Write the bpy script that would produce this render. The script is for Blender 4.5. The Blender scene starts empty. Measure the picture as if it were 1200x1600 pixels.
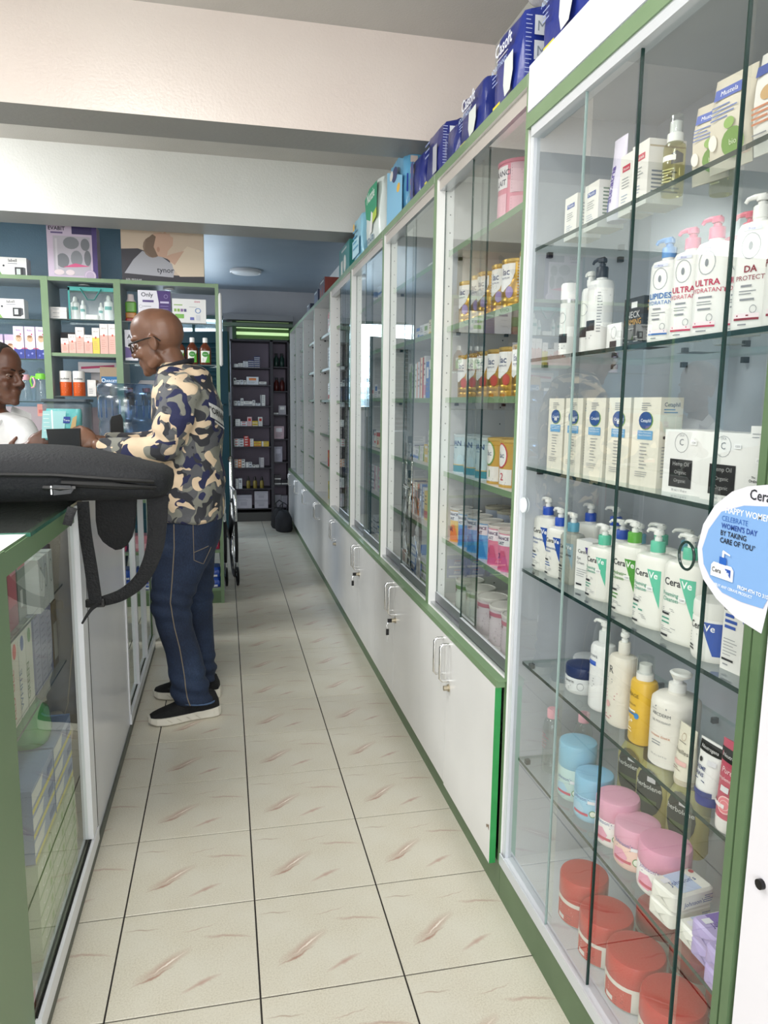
import bpy, bmesh, math, random
from mathutils import Vector, Matrix, noise
from math import sin, cos, pi, radians, sqrt

random.seed(7)
SC = bpy.context.scene
COL = SC.collection

# ---------------------------------------------------------------- camera
cam_d = bpy.data.cameras.new('camera')
cam = bpy.data.objects.new('camera', cam_d)
COL.objects.link(cam)
cam_d.sensor_fit = 'HORIZONTAL'
cam_d.sensor_width = 36.0
cam_d.lens = 36.0 * 1137.35 / 1200.0
cam_d.clip_start = 0.02
yaw, pit, rol = -0.215820, -0.146996, 0.0127138
fw = Vector((-sin(yaw) * cos(pit), cos(yaw) * cos(pit), sin(pit)))
rt0 = Vector((cos(yaw), sin(yaw), 0))
up0 = rt0.cross(fw)
rt = rt0 * cos(rol) + up0 * sin(rol)
upv = up0 * cos(rol) - rt0 * sin(rol)
M = Matrix((rt, upv, -fw)).transposed().to_4x4()
M.translation = Vector((-0.05497, 0.0, 1.3242))
cam.matrix_world = M
SC.camera = cam

# ---------------------------------------------------------------- world, colour management
w = bpy.data.worlds.new('world')
SC.world = w
w.use_nodes = True
w.node_tree.nodes['Background'].inputs[0].default_value = (0.80, 0.90, 1.0, 1)
w.node_tree.nodes['Background'].inputs[1].default_value = 1.0
SC.view_settings.view_transform = 'Standard'
SC.view_settings.look = 'None'
SC.view_settings.gamma = 1.0
SC.view_settings.use_curve_mapping = False
SC.view_settings.exposure = 0.0
SC.cycles.max_bounces = 10
SC.cycles.transparent_max_bounces = 32
SC.cycles.glossy_bounces = 4
SC.cycles.diffuse_bounces = 4


def area(name, loc, aim, sx, sy, power, color=(1, 1, 1)):
    l = bpy.data.lights.new(name, 'AREA')
    l.shape = 'RECTANGLE'
    l.size, l.size_y, l.energy, l.color = sx, sy, power, color
    o = bpy.data.objects.new(name, l)
    o.location = loc
    o.rotation_euler = (Vector(aim) - Vector(loc)).to_track_quat('-Z', 'Y').to_euler()
    COL.objects.link(o)
    return o


# daylight through the shop front behind the camera, and through the rear louvre windows, plus an added rear fill
area('shopfront_daylight', (-1.0, -2.9, 1.55), (-0.6, 0.0, 1.45), 3.6, 2.3, 132, (0.97, 0.985, 1.0))
area('rear_side_fill', (-1.9, 7.0, 1.5), (0.4, 7.5, 1.1), 1.2, 1.7, 26, (0.85, 0.92, 1.0))  # added fill from the left that brightens the rear zone; no opening modelled there
# ceiling light panels of the shop, above the frame
area('ceiling_panel_light', (-0.45, 1.55, 2.66), (-0.45, 1.55, 0), 0.6, 0.6, 24, (1.0, 0.985, 0.95))
area('ceiling_panel_light', (-0.45, -0.50, 2.66), (-0.45, -0.50, 0), 0.6, 0.6, 20, (1.0, 0.985, 0.95))
area('ceiling_panel_light', (-2.10, 1.60, 2.66), (-2.10, 1.60, 0), 0.6, 0.6, 26, (1.0, 0.99, 0.97))
area('ceiling_panel_light', (-2.10, 3.75, 2.66), (-1.20, 3.75, 0), 0.6, 0.6, 85, (0.97, 0.99, 1.0))
area('rear_window_daylight', (-0.42, 8.55, 1.75), (-0.1, 6.0, 1.0), 0.7, 1.0, 18, (0.75, 0.88, 1.0))

# ---------------------------------------------------------------- materials
MATS = {}


def srgb(h):
    if isinstance(h, (tuple, list)):
        return (h[0], h[1], h[2], 1)
    h = h.lstrip('#')
    o = []
    for i in (0, 2, 4):
        c = int(h[i:i + 2], 16) / 255
        o.append(c / 12.92 if c <= 0.04045 else ((c + 0.055) / 1.055) ** 2.4)
    return (o[0], o[1], o[2], 1)


def C(col, rough=0.5, metal=0.0, emit=0.0, alpha=1.0, coat=0.0, bump=0.0, bscale=60.0, trans=0.0, ior=1.45):
    """cached principled material"""
    key = (col, rough, metal, emit, alpha, coat, bump, bscale, trans)
    if key in MATS:
        return MATS[key]
    m = bpy.data.materials.new('paint_%03d' % len(MATS))
    m.use_nodes = True
    nt = m.node_tree
    b = nt.nodes['Principled BSDF']
    b.inputs['Base Color'].default_value = srgb(col)
    b.inputs['Roughness'].default_value = rough
    b.inputs['Metallic'].default_value = metal
    b.inputs['IOR'].default_value = ior
    if emit:
        b.inputs['Emission Color'].default_value = srgb(col)
        b.inputs['Emission Strength'].default_value = emit
    if alpha < 1:
        b.inputs['Alpha'].default_value = alpha
    if coat:
        b.inputs['Coat Weight'].default_value = coat
    if trans:
        b.inputs['Transmission Weight'].default_value = trans
    if bump:
        n = nt.nodes.new('ShaderNodeTexNoise')
        n.inputs['Scale'].default_value = bscale
        n.inputs['Detail'].default_value = 3
        tc = nt.nodes.new('ShaderNodeTexCoord')
        bp = nt.nodes.new('ShaderNodeBump')
        bp.inputs['Strength'].default_value = bump
        bp.inputs['Distance'].default_value = 0.01
        nt.links.new(tc.outputs['Object'], n.inputs['Vector'])
        nt.links.new(n.outputs['Fac'], bp.inputs['Height'])
        nt.links.new(bp.outputs['Normal'], b.inputs['Normal'])
    MATS[key] = m
    return m


def nodes_mat(name, fn):
    m = bpy.data.materials.new(name)
    m.use_nodes = True
    fn(m.node_tree, m.node_tree.nodes['Principled BSDF'])
    return m


def ramp(nt, stops, interp='LINEAR'):
    r = nt.nodes.new('ShaderNodeValToRGB')
    r.color_ramp.interpolation = interp
    while len(r.color_ramp.elements) < len(stops):
        r.color_ramp.elements.new(0.5)
    for e, (p, c) in zip(r.color_ramp.elements, stops):
        e.position = p
        e.color = srgb(c)
    return r


def tex(nt, kind, scale, coord='Object', sc=None, rot=None, **kw):
    tc = nt.nodes.new('ShaderNodeTexCoord')
    mp = nt.nodes.new('ShaderNodeMapping')
    if sc: mp.inputs['Scale'].default_value = sc
    if rot: mp.inputs['Rotation'].default_value = rot
    t = nt.nodes.new(kind)
    t.inputs['Scale'].default_value = scale
    for k, v in kw.items():
        t.inputs[k].default_value = v
    nt.links.new(tc.outputs[coord], mp.inputs['Vector'])
    nt.links.new(mp.outputs[0], t.inputs['Vector'])
    return t


def mixc(nt, a, b, fac, mode='MIX'):
    m = nt.nodes.new('ShaderNodeMix')
    m.data_type = 'RGBA'
    m.blend_type = mode
    for s, v in ((m.inputs[6], a), (m.inputs[7], b), (m.inputs[0], fac)):
        if hasattr(v, 'is_output'):
            nt.links.new(v, s)
        elif isinstance(v, (int, float)):
            s.default_value = v
        else:
            s.default_value = srgb(v)
    return m.outputs[2]


def _tile(nt, b):
    L = nt.links
    sp = tex(nt, 'ShaderNodeTexNoise', 260, Detail=2)
    r1 = ramp(nt, [(0.3, '#b4aa94'), (0.5, '#cdc5b1'), (0.72, '#dad3c2')])
    L.new(sp.outputs['Fac'], r1.inputs[0])
    big = tex(nt, 'ShaderNodeTexNoise', 7, Detail=2)
    c0 = mixc(nt, r1.outputs[0], '#d8d5c9', big.outputs['Fac'])
    # reddish streaks, the same print on every tile (tile space, centre at the origin)
    tc = nt.nodes.new('ShaderNodeTexCoord')
    wob = tex(nt, 'ShaderNodeTexNoise', 16, Detail=3)
    wm = nt.nodes.new('ShaderNodeVectorMath'); wm.operation = 'SCALE'; wm.inputs['Scale'].default_value = 0.035
    wa = nt.nodes.new('ShaderNodeVectorMath'); wa.operation = 'ADD'
    L.new(wob.outputs['Color'], wm.inputs[0]); L.new(tc.outputs['Object'], wa.inputs[0]); L.new(wm.outputs[0], wa.inputs[1])

    def streak(cx, cy_, ln, wd, ang, amt, base, col):
        mp = nt.nodes.new('ShaderNodeMapping'); mp.vector_type = 'TEXTURE'
        mp.inputs['Location'].default_value = (cx + .017, cy_ + .017, .017)
        mp.inputs['Rotation'].default_value = (0, 0, radians(ang)); mp.inputs['Scale'].default_value = (ln, wd, 1)
        L.new(wa.outputs[0], mp.inputs[0])
        gsp = nt.nodes.new('ShaderNodeTexGradient'); gsp.gradient_type = 'SPHERICAL'
        L.new(mp.outputs[0], gsp.inputs[0])
        m = nt.nodes.new('ShaderNodeMath'); m.operation = 'MULTIPLY'; m.inputs[1].default_value = amt * .72; m.use_clamp = True
        L.new(gsp.outputs['Fac'], m.inputs[0])
        return mixc(nt, base, col, m.outputs[0])
    c2 = streak(-.055, -.025, .085, .020, 38, 1.1, c0, '#b08a7a')
    c2 = streak(-.045, -.018, .060, .0035, 40, 1.8, c2, '#efe6da')
    c2 = streak(-.075, -.055, .060, .0035, 30, 1.6, c2, '#a88576')
    c2 = streak(.035, -.095, .060, .008, 24, 1.2, c2, '#b59184')
    c2 = streak(.095, .045, .070, .006, -8, 1.2, c2, '#b39486')
    c2 = streak(-.115, .105, .045, .004, -6, 1.2, c2, '#a8917f')
    c2 = streak(.02, .085, .05, .003, 14, 1.1, c2, '#b59c8c')
    L.new(c2, b.inputs['Base Color'])
    b.inputs['Roughness'].default_value = 0.30
    bp = nt.nodes.new('ShaderNodeBump'); bp.inputs['Strength'].default_value = 0.06
    L.new(sp.outputs['Fac'], bp.inputs['Height']); L.new(bp.outputs[0], b.inputs['Normal'])


M_TILE = nodes_mat('floor_tile_ceramic', _tile)


def _plaster(c1, c2, rough=0.5):
    def f(nt, b):
        n = tex(nt, 'ShaderNodeTexNoise', 2.0, Detail=4)
        r = ramp(nt, [(0.35, c1), (0.7, c2)])
        nt.links.new(n.outputs['Fac'], r.inputs[0])
        nt.links.new(r.outputs[0], b.inputs['Base Color'])
        b.inputs['Roughness'].default_value = rough
        n2 = tex(nt, 'ShaderNodeTexNoise', 110, Detail=3)
        bp = nt.nodes.new('ShaderNodeBump'); bp.inputs['Strength'].default_value = 0.22
        bp.inputs['Distance'].default_value = 0.006
        nt.links.new(n2.outputs['Fac'], bp.inputs['Height']); nt.links.new(bp.outputs[0], b.inputs['Normal'])
    return f


M_BEAMP = nodes_mat('cream_pink_paint', _plaster('#ddd0c8', '#e3d8d0', 0.30))
M_BEAMW = nodes_mat('white_gloss_paint', _plaster('#dfe0dc', '#e8e9e6', 0.26))
M_CEIL = nodes_mat('ceiling_paint', _plaster('#c4c1bd', '#cecbc7', 0.6))
M_CEILB = nodes_mat('rear_ceiling_paint', _plaster('#8a99a8', '#94a3b0', 0.45))
M_WALLW = nodes_mat('white_wall_paint', _plaster('#d8d8d4', '#e0e0dc', 0.5))
M_WALLB = nodes_mat('blue_grey_wall', _plaster('#7d9cb0', '#8aa9bf', 0.3))
M_WALLG = nodes_mat('grey_rear_wall', _plaster('#b4b4b8', '#bdbdc1', 0.5))
M_LILAC = nodes_mat('lilac_laminate', _plaster('#8d8194', '#96899d', 0.5))


def _lam(c1, c2, rough, sc=3.0):
    def f(nt, b):
        n = tex(nt, 'ShaderNodeTexNoise', sc, Detail=3)
        r = ramp(nt, [(0.35, c1), (0.7, c2)])
        nt.links.new(n.outputs['Fac'], r.inputs[0])
        nt.links.new(r.outputs[0], b.inputs['Base Color'])
        b.inputs['Roughness'].default_value = rough
    return f


M_WHITE = nodes_mat('white_laminate', _lam('#dcdcda', '#e4e4e2', 0.28))
M_INNER = nodes_mat('inner_grey_laminate', _lam('#c4c8cf', '#ced2d8', 0.25))
M_GREEN = nodes_mat('sage_green_edge', _lam('#6f8a66', '#7a9470', 0.35))
M_DGREEN = nodes_mat('olive_green_board', _lam('#536b4b', '#5d7554', 0.4, 6))
M_VIVID = nodes_mat('bright_green_edge', _lam('#2c8a48', '#329450', 0.4, 20))
M_ALU = C('#c8cacc', 0.3, 0.85)
M_ALUW = C('#d3d7dc', 0.35, 0.2)
M_CHROME = C('#e2e2e2', 0.12, 1.0)
M_BLACK = C('#0b0b0d', 0.45)
M_GREYP = nodes_mat('frosted_grey_panel', _lam('#e0e2e8', '#e6e8ee', 0.22))


def glass_mat(name, tint, ior=1.5, gain=1.5, rough=0.0):
    m = bpy.data.materials.new(name)
    m.use_nodes = True
    nt = m.node_tree
    nt.nodes.clear()
    out = nt.nodes.new('ShaderNodeOutputMaterial')
    tr = nt.nodes.new('ShaderNodeBsdfTransparent'); tr.inputs[0].default_value = tint + (1,)
    gl = nt.nodes.new('ShaderNodeBsdfGlossy'); gl.inputs['Roughness'].default_value = rough
    gl.inputs[0].default_value = (0.95, 1.0, 0.98, 1)
    fr = nt.nodes.new('ShaderNodeFresnel')
    ge = nt.nodes.new('ShaderNodeNewGeometry')          # same reflectance seen from either face of the pane
    mr = nt.nodes.new('ShaderNodeMapRange')
    mr.inputs['To Min'].default_value = ior; mr.inputs['To Max'].default_value = 1 / ior
    nt.links.new(ge.outputs['Backfacing'], mr.inputs['Value']); nt.links.new(mr.outputs[0], fr.inputs[0])
    mu = nt.nodes.new('ShaderNodeMath'); mu.operation = 'MULTIPLY'; mu.inputs[1].default_value = gain; mu.use_clamp = True
    mx = nt.nodes.new('ShaderNodeMixShader')
    nt.links.new(fr.outputs[0], mu.inputs[0]); nt.links.new(mu.outputs[0], mx.inputs[0])
    nt.links.new(tr.outputs[0], mx.inputs[1]); nt.links.new(gl.outputs[0], mx.inputs[2])
    nt.links.new(mx.outputs[0], out.inputs[0])
    return m


M_GLASS = glass_mat('cabinet_glass', (0.955, 0.972, 0.965), gain=1.75)
M_GCASE = glass_mat('case_glass', (0.96, 0.98, 0.965), gain=1.2)
M_GSHELF = glass_mat('shelf_glass', (0.90, 0.95, 0.93), gain=1.3)
M_GTOP = glass_mat('counter_top_glass', (0.92, 0.96, 0.94), gain=2.0)
M_CLEAR = glass_mat('clear_plastic', (0.90, 0.92, 0.92), gain=1.6, rough=0.08)
M_OIL = glass_mat('oil_in_bottle', (0.86, 0.83, 0.58), gain=1.2, rough=0.05)
M_BLUEB = glass_mat('blue_water_bottle', (0.50, 0.65, 0.86), gain=2.5, rough=0.2)
M_GEDGE = C('#16322d', 0.2)
M_GEDGEL = M_GSHELF
M_FILM = glass_mat('clear_film', (0.93, 0.95, 0.97), gain=3.0, rough=0.15)

# ---------------------------------------------------------------- mesh builder
TXT = {}


def text_geo(s, bold=0.0):
    key = (s, bold)
    if key not in TXT:
        cu = bpy.data.curves.new('lettering', 'FONT')
        cu.body = s
        cu.size = 1.0
        cu.resolution_u = 2
        cu.offset = bold
        cu.align_x = 'CENTER'
        o = bpy.data.objects.new('lettering', cu)
        COL.objects.link(o)
        dg = bpy.context.evaluated_depsgraph_get()
        me = bpy.data.meshes.new_from_object(o.evaluated_get(dg))
        vs = [(v.co.x, v.co.y) for v in me.vertices]
        fs = [tuple(p.vertices) for p in me.polygons]
        bpy.data.objects.remove(o)
        bpy.data.curves.remove(cu)
        bpy.data.meshes.remove(me)
        TXT[key] = (vs, fs)
    return TXT[key]


def clipx(pts, x, sgn):
    out = []
    for i, a in enumerate(pts):
        b = pts[(i + 1) % len(pts)]
        ia, ib = (a[0] - x) * sgn >= -1e-9, (b[0] - x) * sgn >= -1e-9
        if ia: out.append(a)
        if ia != ib:
            t = (x - a[0]) / (b[0] - a[0])
            out.append((x, a[1] + (b[1] - a[1]) * t))
    return out


class MB:
    def __init__(s):
        s.v = []; s.f = []; s.m = []; s.mats = []; s.sm = []

    def mi(s, m):
        if isinstance(m, str): m = C(m)
        if m not in s.mats: s.mats.append(m)
        return s.mats.index(m)

    def face(s, idx, m, smooth=False):
        s.f.append(idx); s.m.append(s.mi(m)); s.sm.append(smooth)

    def quad(s, pts, m, smooth=False):
        n = len(s.v); s.v += [tuple(p) for p in pts]
        s.face(tuple(range(n, n + len(pts))), m, smooth)
        return s

    def box(s, x0, y0, z0, x1, y1, z1, m, sides=None):
        if x1 < x0: x0, x1 = x1, x0
        if y1 < y0: y0, y1 = y1, y0
        if z1 < z0: z0, z1 = z1, z0
        n = len(s.v)
        s.v += [(x0, y0, z0), (x1, y0, z0), (x1, y1, z0), (x0, y1, z0), (x0, y0, z1), (x1, y0, z1), (x1, y1, z1), (x0, y1, z1)]
        F = {'-z': (3, 2, 1, 0), '+z': (4, 5, 6, 7), '-y': (0, 1, 5, 4), '+x': (1, 2, 6, 5), '+y': (2, 3, 7, 6), '-x': (3, 0, 4, 7)}
        for k, f in F.items():
            mm = m
            if sides and k in sides:
                mm = sides[k]
                if mm is None: continue
            s.face(tuple(n + i for i in f), mm)
        return s

    def loft(s, rings, m, cap0=True, cap1=True, smooth=True, mcap=None):
        n = len(s.v); k = len(rings[0])
        for r in rings: s.v += [tuple(p) for p in r]
        for i in range(len(rings) - 1):
            mm = m[i] if isinstance(m, list) else m
            for j in range(k):
                a = n + i * k + j; b = n + i * k + (j + 1) % k
                s.face((a, b, b + k, a + k), mm, smooth)
        m0 = m[0] if isinstance(m, list) else m
        m1 = m[-1] if isinstance(m, list) else m
        if cap0: s.face(tuple(n + j for j in range(k))[::-1], mcap or m0)
        if cap1: s.face(tuple(n + (len(rings) - 1) * k + j for j in range(k)), mcap or m1)
        return s

    def lathe(s, cx, cy, prof, m, n=20, cap0=True, cap1=True, cx1=None, smooth=True):
        rings = [[(cx + r * cos(2 * pi * j / n), cy + r * sin(2 * pi * j / n), z) for j in range(n)] for r, z in prof]
        return s.loft(rings, m, cap0, cap1, smooth)

    def sup(s, prof, m, n=24, e=2.8, cx=0, cy=0, cap0=True, cap1=True):
        """superellipse loft; prof = [(a, b, z), ...]"""
        rings = []
        for a, b, z in prof:
            R = []
            for j in range(n):
                t = 2 * pi * (j + 0.5) / n
                c, q = cos(t), sin(t)
                R.append((cx + a * math.copysign(abs(c) ** (2 / e), c), cy + b * math.copysign(abs(q) ** (2 / e), q), z))
            rings.append(R)
        return s.loft(rings, m, cap0, cap1)

    def rbox(s, cx, cy, z0, w, d, h, r, m, seg=3):
        """box with rounded vertical edges and softened top and bottom"""
        def ring(i, z):
            R = []
            for qx, qy, a0 in ((1, 1, 0), (-1, 1, 90), (-1, -1, 180), (1, -1, 270)):
                for k in range(seg + 1):
                    a = radians(a0 + 90 * k / seg)
                    rr = max(r - i, r * 0.25)
                    R.append((cx + qx * (w / 2 - r) + rr * cos(a), cy + qy * (d / 2 - r) + rr * sin(a), z))
            return R
        e = min(r, h * 0.25) * 0.5
        return s.loft([ring(e, z0), ring(0, z0 + e), ring(0, z0 + h - e), ring(e, z0 + h)], m)

    def tube(s, pts, r, m, n=8, cap=True, flat=None):
        pts = [Vector(p) for p in pts]
        rings = []
        prev = None
        for i, p in enumerate(pts):
            d = (pts[min(i + 1, len(pts) - 1)] - pts[max(i - 1, 0)]).normalized()
            if prev is None:
                a = Vector((0, 0, 1)) if abs(d.z) < 0.9 else Vector((1, 0, 0))
                u = d.cross(a).normalized()
            else:
                u = (prev - d * prev.dot(d)).normalized()
            prev = u
            v = d.cross(u)
            rr = r[i] if isinstance(r, (list, tuple)) else r
            ru, rv = (rr, rr) if not flat else (rr * flat[0], rr * flat[1])
            rings.append([p + u * (ru * cos(2 * pi * j / n)) + v * (rv * sin(2 * pi * j / n)) for j in range(n)])
        return s.loft(rings, m, cap, cap)

    def ell(s, c, r, m, n=14, k=9, rot=None):
        rings = []
        c = Vector(c)
        for i in range(1, k):
            a = -pi / 2 + pi * i / k
            R = []
            for j in range(n):
                t = 2 * pi * j / n
                p = Vector((r[0] * cos(a) * cos(t), r[1] * cos(a) * sin(t), r[2] * sin(a)))
                if rot is not None: p = rot @ p
                R.append(c + p)
            rings.append(R)
        return s.loft(rings, m)

    # flat print: art items in label units (metres), mapped on a surface
    def art(s, items, mp, e0=0.0004, de=0.00015):
        e = e0
        for it in items:
            k = it[0]
            if k == 'r':
                _, x0, z0, x1, z1, m = it
                ns = max(1, int(abs(x1 - x0) / 0.006)) if mp.curved else 1
                for q in range(ns):
                    a = x0 + (x1 - x0) * q / ns; b = x0 + (x1 - x0) * (q + 1) / ns
                    s.quad([mp(a, z0, e), mp(b, z0, e), mp(b, z1, e), mp(a, z1, e)], m)
            elif k in 'pc':
                if k == 'p': _, pts, m = it
                else:
                    _, cx, cz, rx, rz, m = it
                    pts = [(cx + rx * cos(2 * pi * j / 16), cz + rz * sin(2 * pi * j / 16)) for j in range(16)]
                if not mp.curved:
                    s.quad([mp(x, z, e) for x, z in pts], m)
                else:
                    xa = min(p[0] for p in pts); xb = max(p[0] for p in pts)
                    ns = max(1, int((xb - xa) / .005))
                    for q in range(ns):
                        P = clipx(clipx(pts, xa + (xb - xa) * q / ns, 1), xa + (xb - xa) * (q + 1) / ns, -1)
                        if len(P) > 2: s.quad([mp(x, z, e) for x, z in P], m)
            elif k == 'o':                                   # ring outline
                _, cx, cz, rx, rz, t, m = it
                for j in range(16):
                    a, b = 2 * pi * j / 16, 2 * pi * (j + 1) / 16
                    s.quad([mp(cx + q * cos(g), cz + q * rz / rx * sin(g), e) for q, g in ((rx, a), (rx, b), (rx - t, b), (rx - t, a))], m)
            elif k == 't':
                _, txt, x, z, size, m = it[:6]
                al = it[6] if len(it) > 6 else 'c'
                bold = it[7] if len(it) > 7 else 0.0
                vert = len(it) > 8 and it[8]
                vs, fs = text_geo(txt, bold)
                if not vs: continue
                x0 = min(v[0] for v in vs); x1 = max(v[0] for v in vs)
                off = {'c': 0.0, 'l': -x0, 'r': -x1}[al]
                n = len(s.v)
                if vert:
                    s.v += [tuple(mp(x - vy * size, z + (vx + off) * size, e)) for vx, vy in vs]
                else:
                    s.v += [tuple(mp(x + (vx + off) * size, z + vy * size, e)) for vx, vy in vs]
                for f in fs: s.face(tuple(n + i for i in f), m)
            elif k == 'lines':                               # illegible small print as thin bars
                _, x0, x1, z1, cnt, dz, th, m = it
                rr = random.Random(int(abs(x0 * 1e5) + cnt * 7 + z1 * 1e4))
                for q in range(cnt):
                    z = z1 - q * dz
                    b = x0 + (x1 - x0) * rr.uniform(0.55, 1)
                    s.quad([mp(x0, z, e), mp(b, z, e), mp(b, z + th, e), mp(x0, z + th, e)], m)
            e += de
        return s

    def build(s, name, parent=None, loc=None, rz=0, link=True):
        me = bpy.data.meshes.new(name)
        me.from_pydata([tuple(v) for v in s.v], [], s.f)
        for m in s.mats: me.materials.append(m)
        me.polygons.foreach_set('material_index', s.m)
        me.polygons.foreach_set('use_smooth', s.sm)
        if any(s.sm):
            me.set_sharp_from_angle(angle=radians(42))
        me.update()
        o = bpy.data.objects.new(name, me)
        if parent: o.parent = parent
        if loc: o.location = loc
        if rz: o.rotation_euler = (0, 0, rz)
        if link: COL.objects.link(o)
        return o


class Flat:
    curved = False

    def __init__(s, y): s.y = y

    def __call__(s, u, v, e): return (u, s.y - e, v)


class Side:                      # right-hand side face of a thing (local +x)
    curved = False

    def __init__(s, x): s.x = x

    def __call__(s, u, v, e): return (s.x + e, u, v)


class Top:
    curved = False

    def __init__(s, z): s.z = z

    def __call__(s, u, v, e): return (u, v, s.z + e)


class Cyl:
    curved = True

    def __init__(s, r, cx=0, cy=0, ph=0.0): s.r, s.cx, s.cy, s.ph = r, cx, cy, ph

    def __call__(s, u, v, e):
        a = u / s.r + s.ph
        return (s.cx + (s.r + e) * sin(a), s.cy - (s.r + e) * cos(a), v)


class Sup:
    curved = True

    def __init__(s, a, b, e=2.8): s.a, s.b, s.e = a, b, e

    def __call__(s, u, v, e):
        t = min(abs(u) / s.a, 0.995)
        return (u, -s.b * (1 - t ** s.e) ** (1 / s.e) - e, v)


def empty(name, loc, rz=0, label=None, cat=None, group=None):
    o = bpy.data.objects.new(name, None)
    o.empty_display_size = 0.03
    o.location = loc
    o.rotation_euler = (0, 0, rz)
    COL.objects.link(o)
    return tag(o, label, cat, group)


def tag(o, label=None, cat=None, group=None, kind=None):
    if label: o['label'] = label
    if cat: o['category'] = cat
    if group: o['group'] = group
    if kind: o['kind'] = kind
    return o


def struct(name, mb, parent=None):
    o = mb.build(name, parent)
    if not parent: o['kind'] = 'structure'
    return o


def inst(mesh_obj, name, parent=None, loc=(0, 0, 0), rz=0):
    o = mesh_obj.copy()
    o.name = name
    o.parent = parent
    o.location = loc
    o.rotation_euler = (0, 0, rz)
    COL.objects.link(o)
    return o

# ================================================================ THE SETTING
T = 1 / 3.0
Y0 = 1.4811
floor = struct('floor', MB().box(-3.2, -3.0, -0.06, 1.0, 8.8, -0.003, C('#2e2a28', 0.8)))
tm = MB()
g = 0.0021
hb = T / 2 - g
tm.loft([[(-hb, -hb, -0.004), (hb, -hb, -0.004), (hb, hb, -0.004), (-hb, hb, -0.004)],
         [(-hb, -hb, -0.0006), (hb, -hb, -0.0006), (hb, hb, -0.0006), (-hb, hb, -0.0006)],
         [(-hb + .001, -hb + .001, 0), (hb - .001, -hb + .001, 0), (hb - .001, hb - .001, 0), (-hb + .001, hb - .001, 0)]],
        M_TILE, cap0=False, smooth=False)
tile0 = tm.build('floor_tile', link=False)
for i in range(-6, 2):
    for j in range(-3, 22):
        if i < -2 and j < 6: continue
        inst(tile0, 'floor_tile', floor, ((i + .5) * T, Y0 + (j + .5) * T, 0))
# the rest of the floor behind the counter and behind the camera
sm = MB().box(-3.2, -3.0, -0.003, 1.0, Y0 - 3 * T, 0.0, M_TILE).box(-3.2, Y0 - 3 * T, -0.003, -2 * T, Y0 + 6 * T, 0.0, M_TILE).box(-3.2, Y0 + 6 * T, -0.003, -2.0, 8.8, 0.0, M_TILE)
struct('floor_rest', sm, floor)

ZC = 2.70
ZB = 2.33
struct('ceiling', MB().box(-3.2, -3.0, ZC, 1.0, 4.6, ZC + .1, M_CEIL).box(-3.2, 4.6, 2.575, 1.0, 8.8, ZC + .1, M_CEILB))
struct('trim_1', MB().box(-3.2, 2.885, ZB, 0.995, 3.10, ZC, M_BEAMP, {'-z': C('#9b9a98', 0.5, bump=.1)}))  # grey underside: shade below the beam put into its colour
struct('trim_2', MB().box(-3.2, 4.46, ZB, 0.995, 4.745, ZC, M_BEAMW, {'-z': C('#a5a6a6', 0.5, bump=.1)}))  # soffit coloured grey to carry the shade under the white beam
struct('wall_right', MB().box(0.995, -3.0, 0, 1.1, 8.8, ZC, M_WALLW))
struct('wall_left', MB().box(-3.3, -3.0, 0, -3.2, 8.8, ZC, M_WALLW))
wf = MB()
wf.box(-3.2, -3.1, 0, -2.85, -3.0, ZC, M_WALLW).box(0.85, -3.1, 0, 1.0, -3.0, ZC, M_WALLW).box(-2.85, -3.1, 2.65, 0.85, -3.0, ZC, M_WALLW).box(-2.85, -3.1, 0, 0.85, -3.0, 0.35, M_WALLW)
struct('wall_front', wf)
# rear wall with openings for the louvre windows
WB = 8.60
wbk = MB()
wbk.box(-3.2, WB, 0, -0.72, WB + .1, ZC, M_WALLG).box(-0.72, WB, 0, -0.02, WB + .1, 1.25, M_WALLG).box(-0.72, WB, 2.27, 1.0, WB + .1, ZC, M_WALLG)
wbk.box(-0.02, WB, 0, 1.0, WB + .1, 2.0, M_WALLG).box(-0.02, WB, 2.0, 0.06, WB + .1, 2.27, M_WALLG).box(0.72, WB, 2.0, 1.0, WB + .1, 2.27, M_WALLG)
struct('wall_back', wbk)
struct('trim_3', MB().box(-0.05, 8.42, 2.23, 0.72, WB, 2.29, C('#8e8f92', 0.5)).box(-0.05, 8.44, 2.165, 0.72, WB, 2.20, C('#6d7d6a', 0.5)))
wp = MB().box(-3.2, 5.55, 0, -0.50, 5.65, 2.58, M_WALLB)
struct('wall_partition', wp)


def louvre(name, x0, x1, z0, z1, n, fm, sm_, bright):
    fr = MB()
    fr.box(x0 - .03, WB - .03, z0 - .03, x0 + .015, WB + .03, z1 + .03, fm).box(x1 - .015, WB - .03, z0 - .03, x1 + .03, WB + .03, z1 + .03, fm)
    fr.box(x0, WB - .03, z0 - .03, x1, WB + .03, z0 + .01, fm).box(x0, WB - .03, z1 - .01, x1, WB + .03, z1 + .03, fm)
    if x1 - x0 > .6 and z1 - z0 > .5:
        fr.box((x0 + x1) / 2 - .015, WB - .03, z0, (x0 + x1) / 2 + .015, WB + .03, z1, fm)
    f = struct(name, fr)
    h = (z1 - z0) / n
    for i in range(n):
        z = z0 + h * (i + .5)
        s = MB().loft([[(x0 + .01, WB - .02, z - h * .30), (x0 + .01, WB - .016, z - h * .34), (x0 + .01, WB + .028, z + h * .20), (x0 + .01, WB + .024, z + h * .24)],
                       [(x1 - .01, WB - .02, z - h * .30), (x1 - .01, WB - .016, z - h * .34), (x1 - .01, WB + .028, z + h * .20), (x1 - .01, WB + .024, z + h * .24)]], sm_, smooth=False)
        s.build('louvre_slat', f)
    MB().quad([(x0 - .02, WB + .06, z0 - .02), (x1 + .02, WB + .06, z0 - .02), (x1 + .02, WB + .06, z1 + .02), (x0 - .02, WB + .06, z1 + .02)], bright).build('bright_sky_outside', f)


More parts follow.
